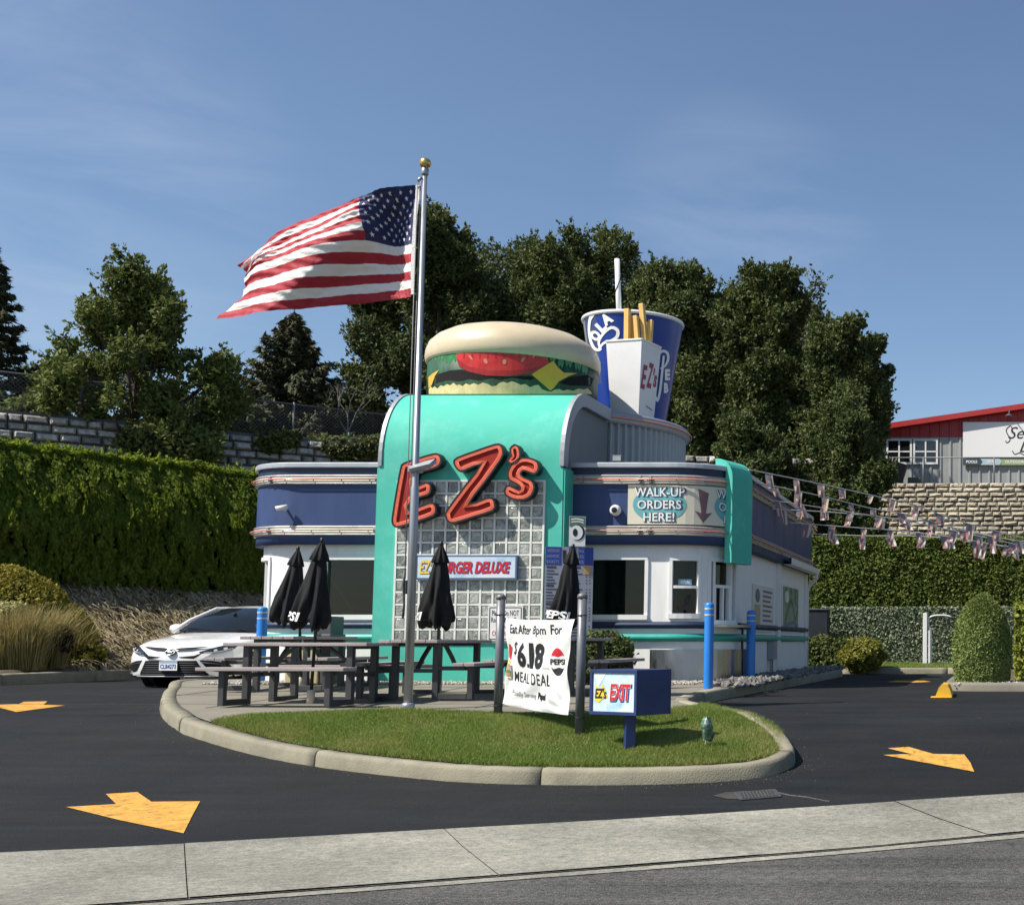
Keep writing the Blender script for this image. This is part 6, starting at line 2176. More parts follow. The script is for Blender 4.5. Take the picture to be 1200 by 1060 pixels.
# ================================================================== VEGETATION
m_oak = leafmat('dark_oak_leaf', (0.045, 0.066, 0.020), (0.135, 0.165, 0.055), (0.045, 0.066, 0.022), transl=0.25, cs=0.45, rough=0.5)
m_oak2 = leafmat('mid_oak_leaf', (0.050, 0.074, 0.022), (0.150, 0.180, 0.060), (0.050, 0.074, 0.024), transl=0.25, cs=0.5, rough=0.5)
m_ash = leafmat('bright_leaf', (0.085, 0.120, 0.030), (0.20, 0.24, 0.07), (0.08, 0.11, 0.03), transl=0.28, cs=0.6)
m_spruce = leafmat('spruce_needle', (0.040, 0.055, 0.032), (0.105, 0.118, 0.062), (0.11, 0.095, 0.048), transl=0.08, cs=0.9, rough=0.7)
m_arbor = leafmat('hedge_spray', (0.10, 0.15, 0.018), (0.24, 0.30, 0.045), (0.13, 0.20, 0.02), transl=0.55, cs=5.0, glow=1.25)
m_arbor2 = leafmat('sunny_hedge_spray', (0.062, 0.092, 0.014), (0.145, 0.18, 0.036), (0.085, 0.115, 0.02), transl=0.2, cs=1.0)
m_box = leafmat('boxwood_leaf', (0.05, 0.075, 0.02), (0.115, 0.14, 0.04), None, transl=0.15)
m_goldl = leafmat('golden_leaf', (0.17, 0.155, 0.022), (0.36, 0.31, 0.05), (0.12, 0.13, 0.02), transl=0.2, cs=2.5)
m_purple = leafmat('purple_leaf', (0.014, 0.008, 0.010), (0.045, 0.022, 0.026), None, transl=0.1)
m_straw = leafmat('straw', (0.30, 0.24, 0.14), (0.60, 0.52, 0.35), (0.22, 0.18, 0.10), transl=0.15, cs=1.2)
m_reed = leafmat('feather_grass', (0.20, 0.175, 0.06), (0.50, 0.42, 0.21), (0.14, 0.15, 0.045), transl=0.25, cs=1.5)
m_junip = leafmat('juniper', (0.05, 0.07, 0.016), (0.13, 0.15, 0.04), None, transl=0.15)
m_cone = leafmat('clipped_yew', (0.10, 0.145, 0.035), (0.25, 0.30, 0.09), None, transl=0.12)
m_ivy = leafmat('artificial_ivy', (0.10, 0.135, 0.075), (0.30, 0.34, 0.22), (0.17, 0.21, 0.13), transl=0.1, cs=1.5)
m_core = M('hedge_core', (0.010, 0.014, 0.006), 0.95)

def tube_np(mb, path, r, mat): mb.tube(path, r, mat, n=6, caps=False)

def leaf_cloud(name, parent, lobes, n, size, mat, aspect=0.55, up=0.35, shell=0.45, droop=0.0, sprig=0.0):
    "lobes: (center, radii(3))"
    vol = np.array([l[1][0] * l[1][1] * l[1][2] for l in lobes]) ** 0.72
    cnt = np.maximum(8, (vol / vol.sum() * n).astype(int))
    P, N, D = [], [], []
    for (c, r), k in zip(lobes, cnt):
        d = rand_dir(k)
        rad = shell + (1 - shell) * rng.uniform(0, 1, (k, 1)) ** 0.6
        rad *= 1 + min(0.13, 0.25 * (1 - shell)) * rng.normal(size=(k, 1))
        # ragged edge: clumps that reach out and hollows between them
        rag = 1 + min(0.16, 0.5 * (1 - shell)) * np.sin(5 * d[:, :1] + 3 * d[:, 1:2] + c[0] * 3) * np.sin(6 * d[:, 2:3] + 2 * d[:, :1] + c[2])
        p = np.array(c) + d * rad * rag * np.array(r)
        P.append(p)
        N.append(unit(d + rng.normal(size=(k, 3)) * 0.75 + np.array([0, 0, up])))
        D.append(unit(rng.normal(size=(k, 3)) + np.array([0, 0, -droop]) + d * 0.4))
    if sprig:
        ns = int(n * 0.30 / 14)
        li = rng.choice(len(lobes), ns, p=vol / vol.sum())
        C = np.array([l[0] for l in lobes])[li]; Rr = np.array([l[1] for l in lobes])[li]
        d = rand_dir(ns); d[:, 2] = np.abs(d[:, 2]) * 0.9 + d[:, 2] * 0.1; d = unit(d)
        st = C + d * Rr * 0.75
        dr = unit(d * 0.8 + np.array([0, 0, 0.75]) + rng.normal(size=(ns, 3)) * 0.35)
        Ls = sprig * rng.uniform(0.4, 1.25, ns)
        t = rng.uniform(0, 1, (ns, 14))
        p = st[:, None] + dr[:, None] * (t * Ls[:, None])[:, :, None] + rng.normal(size=(ns, 14, 3)) * (0.07 * sprig * (1.3 - t))[:, :, None] * 1.6
        p[:, :, 2] -= (t ** 2 * 0.15 * Ls[:, None])
        P.append(p.reshape(-1, 3)); k = ns * 14
        N.append(unit(rng.normal(size=(k, 3)) + np.array([-0.3, -0.3, 0.5])))
        D.append(unit(np.repeat(dr, 14, 0) + rng.normal(size=(k, 3)) * 0.7))
    P, N, D = np.concatenate(P), np.concatenate(N), np.concatenate(D)
    s = size * rng.uniform(0.6, 1.35, len(P))
    V, Fi = leaf_geo(P, D, N, s, s * aspect)
    return np_mesh(name, V, Fi, mat, parent=parent)

def tree(name, label, x0, x1, ytop, ybot, Y, base_z, n, size, mat, cat='tree', nl=26, seed=1, taper=0.75, trunk_r=0.2, group=None, depth=None, spread=0.34, top_bias=0.0, limbs=9, aspect=0.55, shell=0.45, kink=0.0, squeeze=None):
    global rng
    r_ = random.Random(seed)
    a, b = at(x0, ytop, Y), at(x1, ybot, Y)
    cx, W, zt, zb = (a.x + b.x) / 2, abs(b.x - a.x) / 2, a.z, b.z
    H = (zt - zb) / 2
    base = Vector((cx + kink, Y, base_z))
    T = thing(name, label, cat, base, group)
    Dp = depth or W * 0.85
    lobes = []
    nl = int(nl * 1.7); spread *= 0.78; limbs = limbs * 2
    for k in range(nl):
        t = (k + 0.5) / nl
        z = zb + (zt - zb) * (0.08 + 0.86 * t)
        q = (z - zb) / (zt - zb)
        prof = sqrt(max(0.03, 1 - ((q - 0.42) / 0.60) ** 2)) if q > 0.42 else (taper + (1 - taper) * q / 0.42)
        if squeeze: prof = float(np.interp(q, *squeeze))
        an = k * 2.399 + r_.uniform(-.7, .7)
        z += r_.uniform(-.05, .05) * (zt - zb)
        rad = r_.uniform(0.25, 1.0) * prof
        rr = W * spread * r_.uniform(0.75, 1.25) * (0.55 + 0.45 * prof)
        lobes.append(((cx + W * rad * cos(an) * 0.98, Y + Dp * rad * sin(an), z), (rr * r_.uniform(.8, 1.15), rr, rr * r_.uniform(0.8, 1.35))))
    # small tufts that break the silhouette
    for k in range(nl):
        c, r = lobes[k]
        q = (c[2] - zb) / (zt - zb)
        an = r_.uniform(0, 2 * pi)
        lobes.append(((c[0] + r[0] * 1.0 * cos(an), c[1] + r[0] * 0.7 * sin(an), c[2] + r[2] * r_.uniform(0.2, 1.1)), (r[0] * 0.42, r[0] * 0.42, r[0] * 0.5)))
    mb = MB()
    top = Vector((cx, Y, zb + (zt - zb) * 0.72))
    mid = base.lerp(top, 0.5) + Vector((r_.uniform(-.25, .25), r_.uniform(-.2, .2), 0))
    tube_np(mb, [base - Vector((0, 0, 0.2)), base.lerp(mid, 0.5), mid, mid.lerp(top, 0.5) + Vector((0.1, 0, 0)), top], [trunk_r * 1.15, trunk_r, trunk_r * 0.75, trunk_r * 0.5, trunk_r * 0.25], m_bark)
    for k in range(0, nl, max(1, nl // limbs)):
        c = Vector(lobes[k][0])
        f = base.lerp(top, min(0.9, max(0.25, (c.z - base_z) / (top.z - base_z) - 0.22)))
        m_ = f.lerp(c, 0.55) + Vector((0, 0, -0.12 * (c - f).length))
        tube_np(mb, [f, m_, c, c + (c - m_) * 0.5], [trunk_r * 0.36, trunk_r * 0.24, trunk_r * 0.11, trunk_r * 0.04], m_bark)
    mb.build('trunk', T)
    leaf_cloud('crown', T, lobes, n, size, mat, aspect=aspect, shell=shell, sprig=0.12 * W + 0.22)
    return T

PZ = 6.8
# the dark row behind the diner
tree('broadleaf_tree', 'tall dark tree behind the burger sculpture, its tip the highest in the row', 424, 604, 257, 560, 45, 6.3, 125000, 0.150, m_oak, nl=34, seed=3, trunk_r=0.28, spread=0.30)
tree('broadleaf_tree', 'dark rounded tree between the burger and the cup sculpture', 570, 752, 277, 560, 47.5, 6.3, 115000, 0.150, m_oak2, nl=32, seed=11, trunk_r=0.26, spread=0.32)
tree('broadleaf_tree', 'dark tree right behind the blue cup sculpture and straw', 728, 868, 299, 585, 45.5, 5.9, 105000, 0.145, m_oak2, nl=30, seed=23, trunk_r=0.26, spread=0.36)
tree('broadleaf_tree', 'tall dark tree with bare trunk base right of the cup sculpture', 838, 960, 309, 575, 44, 5.9, 95000, 0.145, m_oak, nl=30, seed=31, trunk_r=0.24, spread=0.38)
tree('broadleaf_tree', 'rightmost dark tree of the row, with feathery drooping right edge', 928, 1047, 366, 590, 43, 5.8, 90000, 0.135, m_oak2, nl=28, seed=47, trunk_r=0.22, spread=0.36)
tree('broadleaf_tree', 'low bushy tree before the block wall, left of the red-roofed warehouse', 946, 1044, 480, 655, 38.5, 0.0, 80000, 0.115, m_oak2, nl=26, seed=53, trunk_r=0.16, spread=0.40)
tree('broadleaf_tree', 'dark tree low behind the turquoise fin and flag strings', 826, 950, 505, 665, 38.0, 0.0, 60000, 0.12, m_oak, nl=22, seed=59, trunk_r=0.16, spread=0.42)
tree('broadleaf_tree', 'dark low tree filling the gap behind the grey drum and the carton', 760, 1000, 334, 610, 52.5, 5.8, 110000, 0.15, m_oak, nl=30, seed=71, trunk_r=0.2, spread=0.36)
tree('broadleaf_tree', 'dark tree behind, filling in between the cup tree and its left neighbour', 650, 820, 306, 600, 51.5, 5.8, 60000, 0.15, m_oak, nl=26, seed=73, trunk_r=0.2, spread=0.36)
tree('broadleaf_tree', 'dark tree behind the burger, closing the gap between its two neighbours', 480, 690, 292, 600, 52.0, 6.3, 70000, 0.16, m_oak, nl=26, seed=79, trunk_r=0.2, spread=0.36)
# left side
tree('broadleaf_tree', 'airy bright green tree standing before the left stone wall', 70, 252, 312, 545, 36.5, 3.0, 32000, 0.15, m_ash, nl=46, seed=67, trunk_r=0.15, spread=0.21, shell=0.25, squeeze=([0, .12, .28, .5, .62, .78, .92, 1], [.70, .85, 1.12, 1.08, .72, .70, .55, .2]), limbs=22)

def spruce(label, px, ytop, ybot, Y, halfw_px, n, seed, irregular=0.25):
    r_ = np.random.default_rng(seed)
    a, b = at(px, ytop, Y), at(px, ybot, Y)
    R0 = halfw_px * Y / F
    base = Vector((a.x, Y, b.z))
    T = thing('spruce_tree', label, 'tree', base)
    H = a.z - b.z
    mb = MB()
    tube_np(mb, [base - Vector((0, 0, 1.0)), base + Vector((0.05, 0, H * 0.5)), base + Vector((0, 0, H))], [0.16, 0.10, 0.015], m_bark)
    P, D, N = [], [], []
    nb = 120
    for k in range(nb):
        t = (k / nb) ** 0.85
        z = base.z + H * (0.02 + 0.95 * t)
        L = R0 * (1 - t) ** 0.85 * r_.uniform(1 - irregular, 1 + irregular) + 0.12
        an = k * 2.399 + r_.uniform(-.3, .3)
        d = np.array([cos(an), sin(an), 0])
        o = np.array([base.x, base.y, z])
        m = int(n / nb * (0.35 + 1.3 * (1 - t)))
        s = r_.uniform(0.08, 1, m) ** 0.75
        droop = -0.30 * s + 0.16 * s ** 2 + 0.22 * s ** 3
        side = np.array([-d[1], d[0], 0])
        wv = r_.normal(size=m) * 0.16 * L * (1.1 - s)
        p = o + d * (L * s)[:, None] + side * wv[:, None]
        p[:, 2] += L * droop * 0.7 - np.abs(r_.normal(size=m)) * 0.10
        P.append(p)
        D.append(unit(d * 0.8 + side * np.sign(wv)[:, None] * 0.6 + np.array([0, 0, -0.35]) + r_.normal(size=(m, 3)) * 0.35))
        N.append(unit(np.array([0, 0, 1]) + r_.normal(size=(m, 3)) * 0.5))
        tube_np(mb, [Vector(o), Vector(o + d * L * 0.5 + np.array([0, 0, -0.1 * L])), Vector(o + d * L + np.array([0, 0, 0.04 * L]))], [0.03, 0.02, 0.006], m_bark)
    mb.build('trunk', T)
    P, D, N = np.concatenate(P), np.concatenate(D), np.concatenate(N)
    s = r_.uniform(0.16, 0.36, len(P))
    V, Fi = leaf_geo(P, D, N, s, s * 0.30, fold=0.1)
    np_mesh('crown', V, Fi, m_spruce, parent=T)
spruce('dark spruce on the terrace below the flag\'s lower left tip', 345, 362, 520, 43, 82, 22000, 5, 0.35)
spruce('dark spruce cut off by the left edge of the photo', -14, 268, 500, 37, 66, 18000, 9, 0.35)

# bare twiggy tree
def bare_tree():
    b = at(405, 520, 42.5); T = thing('bare_tree', 'leafless pale twiggy tree between the spruce and the tall dark tree', 'tree', (b.x, b.y, 6.6))
    mb = MB(); r_ = random.Random(4)
    def br(p, d, L, r, k):
        q = p + d * L
        tube_np(mb, [p, p.lerp(q, .5) + Vector((r_.uniform(-.05, .05), 0, 0)) * L, q], [r, r * .8, r * .6], M_twig)
        if k:
            for _ in range(3):
                e = (d + Vector((r_.uniform(-.7, .7), r_.uniform(-.6, .6), r_.uniform(-.1, .5)))).normalized()
                br(q, e, L * r_.uniform(.6, .85), r * .55, k - 1)
    M_twig = M('pale_twig', (0.20, 0.18, 0.16), 0.9)
    br(Vector((b.x, b.y, 6.5)), Vector((0.03, 0, 1)), 1.1, 0.05, 4)
    mb.build('trunk', T)
bare_tree()

def shrub(name, label, lobes, n, size, mat, cat='shrub', group=None, aspect=0.6, shell=0.75, core=0.86, stem=True, ends=None):
    b = lobes[0][0]
    zb = min(c[2] - r[2] for c, r in lobes)
    T = thing(name, label, cat, (b[0], b[1], zb + 0.02), group)
    leaf_cloud('foliage', T, lobes, n, size, mat, aspect=aspect, shell=shell, up=0.3)
    mb = MB()
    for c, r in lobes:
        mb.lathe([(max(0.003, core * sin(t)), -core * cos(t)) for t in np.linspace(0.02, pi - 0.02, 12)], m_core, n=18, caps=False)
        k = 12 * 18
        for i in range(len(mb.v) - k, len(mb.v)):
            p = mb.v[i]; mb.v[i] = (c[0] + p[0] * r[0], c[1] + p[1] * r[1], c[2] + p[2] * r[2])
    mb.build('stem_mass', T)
    return T

# hedges: a dark core box with sprays of foliage over every face in view
def hedge(name, label, poly_line, w, ztop, zbot, n, mat, L=0.26, asp=0.32, vertical=True, cat='hedge', rough=0.10, topf=0.3, jag=0.14, shoulder=0.0):
    p0, p1 = np.array(poly_line[0], float), np.array(poly_line[1], float)
    d = p1 - p0; Ln = np.linalg.norm(d); d /= Ln
    nrm = np.array([d[1], -d[0]])
    d3 = np.array([d[0], d[1], 0.0])
    zb0, zb1 = zbot
    T = thing(name, label, cat, (p0[0], p0[1], zb0))
    # core
    mb = MB()
    q = 0.10
    q2 = q + shoulder * 0.9
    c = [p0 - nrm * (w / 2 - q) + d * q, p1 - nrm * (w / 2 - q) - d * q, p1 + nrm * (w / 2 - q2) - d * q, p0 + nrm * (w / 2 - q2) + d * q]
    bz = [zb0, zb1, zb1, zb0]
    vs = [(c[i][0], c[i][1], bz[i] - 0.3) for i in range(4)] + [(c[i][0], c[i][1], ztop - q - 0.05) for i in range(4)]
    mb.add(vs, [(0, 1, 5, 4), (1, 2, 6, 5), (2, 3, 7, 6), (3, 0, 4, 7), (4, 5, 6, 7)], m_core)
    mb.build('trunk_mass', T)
    H = ztop - (zb0 + zb1) / 2
    Af, At, Ae = Ln * H, Ln * w, w * H
    tot = Af * 1.15 + At + 2 * Ae
    k1, k2, k3 = int(n * Af / tot), int(n * At / tot), int(n * Ae / tot)
    cells = rng.normal(size=(400, 400))
    def clump(a, z): return cells[(np.floor(a / 0.17 + 0.35 * np.sin(z * 9)).astype(int)) % 400, (np.floor(z / 0.42 + 0.5 * np.sin(a * 23)).astype(int)) % 400]
    def lump(a, z): return rough * 0.5 * (np.sin(a * 2.3 + z * 1.7) * np.sin(a * 5.1 - z * 3.3) + 0.7 * np.sin(a * 9.7 + 1.3 * np.sin(z * 6)))
    P, N, D = [], [], []
    for sgn, k in ((1, k1), (-1, int(k1 * 0.15))):
        a = rng.uniform(0, Ln, k); zz = rng.uniform(0, 1, k)
        zb = zb0 + (zb1 - zb0) * a / Ln
        z = zb + zz * (ztop - zb)
        q = np.clip((z - ztop + 2.1) / 2.1, 0, 1)
        o = w / 2 + lump(a, z) + (0.075 * clump(a, z) if vertical else 0) + rng.normal(size=k) * 0.04 - shoulder * q ** 2
        sl = 2 * shoulder * q / 2.1
        xy = p0[None] + d[None] * a[:, None] + nrm[None] * (sgn * o)[:, None]
        P.append(np.column_stack([xy, z]))
        nn = np.column_stack([np.tile(nrm * sgn, (k, 1)), 0.30 + sl])
        N.append(unit(unit(nn) + rng.normal(size=(k, 3)) * 0.40 + ((d3[None] * clump(a, z)[:, None] * 0.35) if vertical else 0)))
        if vertical:
            D.append(unit(np.column_stack([-nrm[None] * (sgn * (sl - 0.12))[:, None], np.ones(k)]) + rng.normal(size=(k, 3)) * 0.33))
        else:
            D.append(unit(np.array([0, 0, 0.25]) + np.tile(np.append(nrm * sgn * 0.45, 0), (k, 1)) + rng.normal(size=(k, 3)) * 0.8))
    a = rng.uniform(0, Ln, k2); o = rng.uniform(-w / 2 + shoulder, w / 2 - shoulder, k2)
    z = ztop + lump(a, o * 3) * 0.8 + np.abs(rng.normal(size=k2)) * jag * 0.5 - 0.03
    P.append(np.column_stack([p0[None] + d[None] * a[:, None] + nrm[None] * o[:, None], z]))
    N.append(unit(np.array([0, 0, 0.6]) + rng.normal(size=(k2, 3)) * 0.7))
    D.append(unit(np.array([0, 0, 0.45]) + rng.normal(size=(k2, 3)) * 0.6))
    for e, sg in ((0.0, -1), (Ln, 1)):
        o = rng.uniform(-w / 2, w / 2, k3); zz = rng.uniform(0, 1, k3)
        zb = zb0 if sg < 0 else zb1
        z = zb + zz * (ztop - zb)
        aa = e + sg * (lump(o * 2, z) + 0.0)
        P.append(np.column_stack([p0[None] + d[None] * aa[:, None] + nrm[None] * o[:, None], z]))
        N.append(unit(np.concatenate([d * sg, [0.35]])[None] + rng.normal(size=(k3, 3)) * 0.45))
        D.append(unit(np.array([0, 0, 1.0]) + rng.normal(size=(k3, 3)) * 0.4))
    P, N, D = np.concatenate(P), np.concatenate(N), np.concatenate(D)
    s = L * rng.uniform(0.6, 1.3, len(P))
    V, Fi = leaf_geo(P, D, N, s, s * asp)
    np_mesh('foliage', V, Fi, mat, parent=T)
    return T
hd = np.array((0.427, 0.904))
hedge('hedge', 'long tall dark arborvitae hedge on the bank left of the diner', (tuple(H0 - hd * 6.0 - HN * 0.95), tuple(H0 + hd * 8.2 - HN * 0.95)), 2.6, 4.98, (1.9, 1.9), 230000, m_arbor, L=0.125, asp=0.55, rough=0.13, jag=0.22, shoulder=0.95)
hedge('hedge', 'long clipped green hedge below the right block wall, behind the ivy screen', ((-8.5, 37.6), (9, 37.4)), 1.4, 3.62, (0.1, 0.1), 110000, m_arbor2, L=0.115, asp=0.55, vertical=False, rough=0.05, jag=0.07)
hedge('hedge', 'clipped yellow-green hedge at the right edge beside the cone shrub', ((0.36, 22.6), (4.5, 22.3)), 0.9, 1.28, (-0.06, -0.06), 26000, leafmat('lime_hedge_leaf', (0.13, 0.16, 0.02), (0.28, 0.31, 0.05), None), L=0.10, asp=0.55, vertical=False, rough=0.04, jag=0.05)
hedge('hedge', 'low dark clipped hedge behind the far corner of the diner', ((-6.6, 33.0), (-3.75, 32.6)), 1.0, 0.62, (-0.05, -0.05), 9000, m_box, L=0.10, asp=0.6, vertical=False, rough=0.05)
# clipped shapes on the right
def px_r(px, Y): return px * Y / F
c = at(1010, 766, 31.0)
shrub('round_shrub', 'round yellow-green clipped shrub before the ivy screen', [((c.x, 31.25, c.z - 0.02), (px_r(26, 31.0), 0.5, px_r(20.5, 31.0)))], 9000, 0.08, leafmat('lime_leaf', (0.13, 0.14, 0.02), (0.27, 0.26, 0.05), None))
cxx, cyy = at(1151, 750, 21.0), 21.0
dome_z0, dome_z1 = -0.10, at(1151, 697, 21.0).z
Td = thing('topiary', 'big dark green clipped cone-shaped shrub on the gravel bed', 'topiary', (cxx.x, cyy, dome_z0 + 0.04))
wd = px_r(33, 21.0)
prf = lambda q: wd * np.where(q < 0.36, 0.88 + 0.12 * np.sin(q / 0.36 * pi / 2), np.maximum(0.0, 1 - np.clip((q - 0.36) / 0.645, 0, 1) ** 2.3) ** 0.62)
k = 46000
q = rng.uniform(0, 1, k) ** 0.9; a = rng.uniform(0, 2 * pi, k)
r = prf(q) * (1 + 0.03 * np.sin(7 * a + 9 * q) * np.sin(11 * q * 2 + 3 * a) + 0.02 * rng.normal(size=k))
P = np.column_stack([cxx.x + r * np.cos(a), cyy + r * np.sin(a), dome_z0 + q * (dome_z1 - dome_z0)])
nz = np.clip((q - 0.36) / 0.64, 0, 1)
N = unit(np.column_stack([np.cos(a) * (1 - nz), np.sin(a) * (1 - nz), nz + 0.2]) + rng.normal(size=(k, 3)) * 0.45)
D = unit(rng.normal(size=(k, 3)) + np.array([0, 0, 0.5]))
s = 0.062 * rng.uniform(0.6, 1.3, k)
V, Fi = leaf_geo(P, D, N, s, s * 0.55)
np_mesh('foliage', V, Fi, m_cone, parent=Td)
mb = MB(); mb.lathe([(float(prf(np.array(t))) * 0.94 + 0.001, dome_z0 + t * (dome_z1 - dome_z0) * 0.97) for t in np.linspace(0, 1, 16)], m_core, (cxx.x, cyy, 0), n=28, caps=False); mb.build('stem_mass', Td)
# boxwood by the wing
c = at(707, 781, 19.55)
shrub('boxwood', 'round dark boxwood against the white wall behind the banner', [((c.x, 19.6, 0.38), (0.42, 0.36, 0.40)), ((c.x - 0.2, 19.62, 0.30), (0.30, 0.3, 0.30))], 8000, 0.06, m_box)

# ------------------------------------------------------------------ left bank planting
def bankz(x, y): return float(low(np.float64(x), np.float64(y)))
# dry grass combed down the bank
def bank_grass():
    n = 42000
    a = rng.uniform(-7, 10, n); t = rng.uniform(0.05, 4.4, n)
    X = H0[0] + hd[0] * a + HN[0] * t; Y = H0[1] + hd[1] * a + HN[1] * t
    ok = (X < -16.9 - 0.0 * Y) & (Y > 21.5) & (X < -17.9 + 0.9 * np.clip(Y - 27, 0, 1.2))
    X, Y = X[ok], Y[ok]
    Z = low(X, Y)
    B = np.column_stack([X, Y, Z])
    k = len(B)
    down = np.array([HN[0], HN[1], -0.52]); down /= np.linalg.norm(down)
    upn = np.array([HN[0] * 0.46, HN[1] * 0.46, 0.88])
    L = rng.uniform(0.25, 0.6, k)[:, None]
    dirs = unit(down + rng.normal(size=(k, 3)) * 0.28)
    W = unit(np.cross(dirs, upn)) * rng.uniform(0.008, 0.018, k)[:, None]
    M1 = B + upn * L * 0.22 + dirs * L * 0.45; T1 = B + dirs * L + upn * L * 0.05
    V = np.stack([B - W, B + W, M1 + W, M1 - W, M1 - W, M1 + W, T1 + W * 0.2, T1 - W * 0.2], 1).reshape(-1, 3)
    o = np_mesh('dry_grass', V, np.arange(k * 8).reshape(-1, 4), m_straw)
    tag(o, 'combed-down straw coloured grass on the bank below the hedge', 'dry grass', kind='stuff')
bank_grass()
def tuft(label, cx, cy, R, n, h, mat, spreadf=0.30, w=0.006, name='ornamental_grass', wind=(0.06, 0)):
    T = thing(name, label, 'ornamental grass', (cx, cy, bankz(cx, cy)), group=None)
    k = n
    rr = R * np.sqrt(rng.uniform(0, 1, k)); a = rng.uniform(0, 2 * pi, k)
    x, y = cx + rr * np.cos(a), cy + rr * np.sin(a) * 0.8
    B = np.column_stack([x, y, low(x, y) - 0.02])
    hh = h * rng.uniform(0.40, 1.15, k)
    ln = np.column_stack([np.cos(a) * rr / R * spreadf + wind[0] + rng.normal(size=k) * 0.16, np.sin(a) * rr / R * spreadf + wind[1] + rng.normal(size=k) * 0.16]) * hh[:, None]
    M1 = B + np.column_stack([ln * 0.3, hh * 0.6]); T1 = B + np.column_stack([ln, hh * (1 - 0.15 * rng.uniform(0, 1, k))])
    th = rng.uniform(0, pi, k)
    W = np.column_stack([np.cos(th), np.sin(th), np.zeros(k)]) * w
    V = np.stack([B - W, B + W, M1 + W, M1 - W, M1 - W, M1 + W, T1 + W * 0.25, T1 - W * 0.25], 1).reshape(-1, 3)
    np_mesh('blades', V, np.arange(k * 8).reshape(-1, 4), mat, parent=T)
for px, y, R, n, lb in ((2, 24.6, 0.50, 1700, 'tall straw ornamental grass cut off by the left photo edge'),
                        (27, 24.6, 0.36, 1100, 'tall straw ornamental grass just right of the photo edge, at the kerb'),
                        (52, 25.2, 0.36, 1100, 'tall straw ornamental grass under the dark purple shrub'),
                        (80, 26.2, 0.32, 800, 'shorter straw ornamental grass at the right end of the bed')):
    x = at(px, 780, y).x
    tuft(lb, x, y, R, n, 1.18 if n > 1000 else 0.85, m_reed)
c = at(0, 712, 25.9)
shrub('golden_shrub', 'large mounded golden-green shrub at the left edge', [((c.x - 0.3, 26.3, 0.75), (1.45, 1.0, 1.42)), ((c.x + 0.62, 26.4, 0.5), (0.92, 0.8, 1.0)), ((c.x - 1.5, 26.0, 0.9), (1.2, 0.9, 1.2))], 80000, 0.075, m_goldl, shell=0.93)
c = at(40, 735, 25.15)
shrub('purple_shrub', 'dark purple-leaved shrub before the golden shrub', [((c.x, 25.15, 0.82), (0.50, 0.34, 0.36)), ((c.x + 0.36, 25.2, 0.66), (0.32, 0.28, 0.32))], 6500, 0.07, m_purple)
c = at(94, 768, 26.2)
shrub('yellow_ground_shrub', 'low yellow-flowered shrub at the kerb right of the straw grass', [((c.x, 26.3, 0.30), (0.42, 0.34, 0.30)), ((c.x - 0.55, 26.2, 0.42), (0.42, 0.34, 0.36))], 6000, 0.07, m_goldl)
c = at(130, 778, 28.6)
shrub('juniper_mat', 'low grey-green juniper at the foot of the dry grass bank', [((c.x - 0.3, 28.6, 0.22), (1.0, 0.8, 0.30)), ((c.x + 0.6, 29.4, 0.12), (0.8, 0.7, 0.24))], 7000, 0.10, m_junip)
c = at(8, 712, 25.1)
shrub('variegated_shrub', 'pale yellow variegated shrub left of the purple shrub', [((c.x, 25.1, 1.08), (0.42, 0.32, 0.34))], 3500, 0.075, leafmat('variegated_leaf', (0.30, 0.30, 0.10), (0.55, 0.52, 0.28), None))

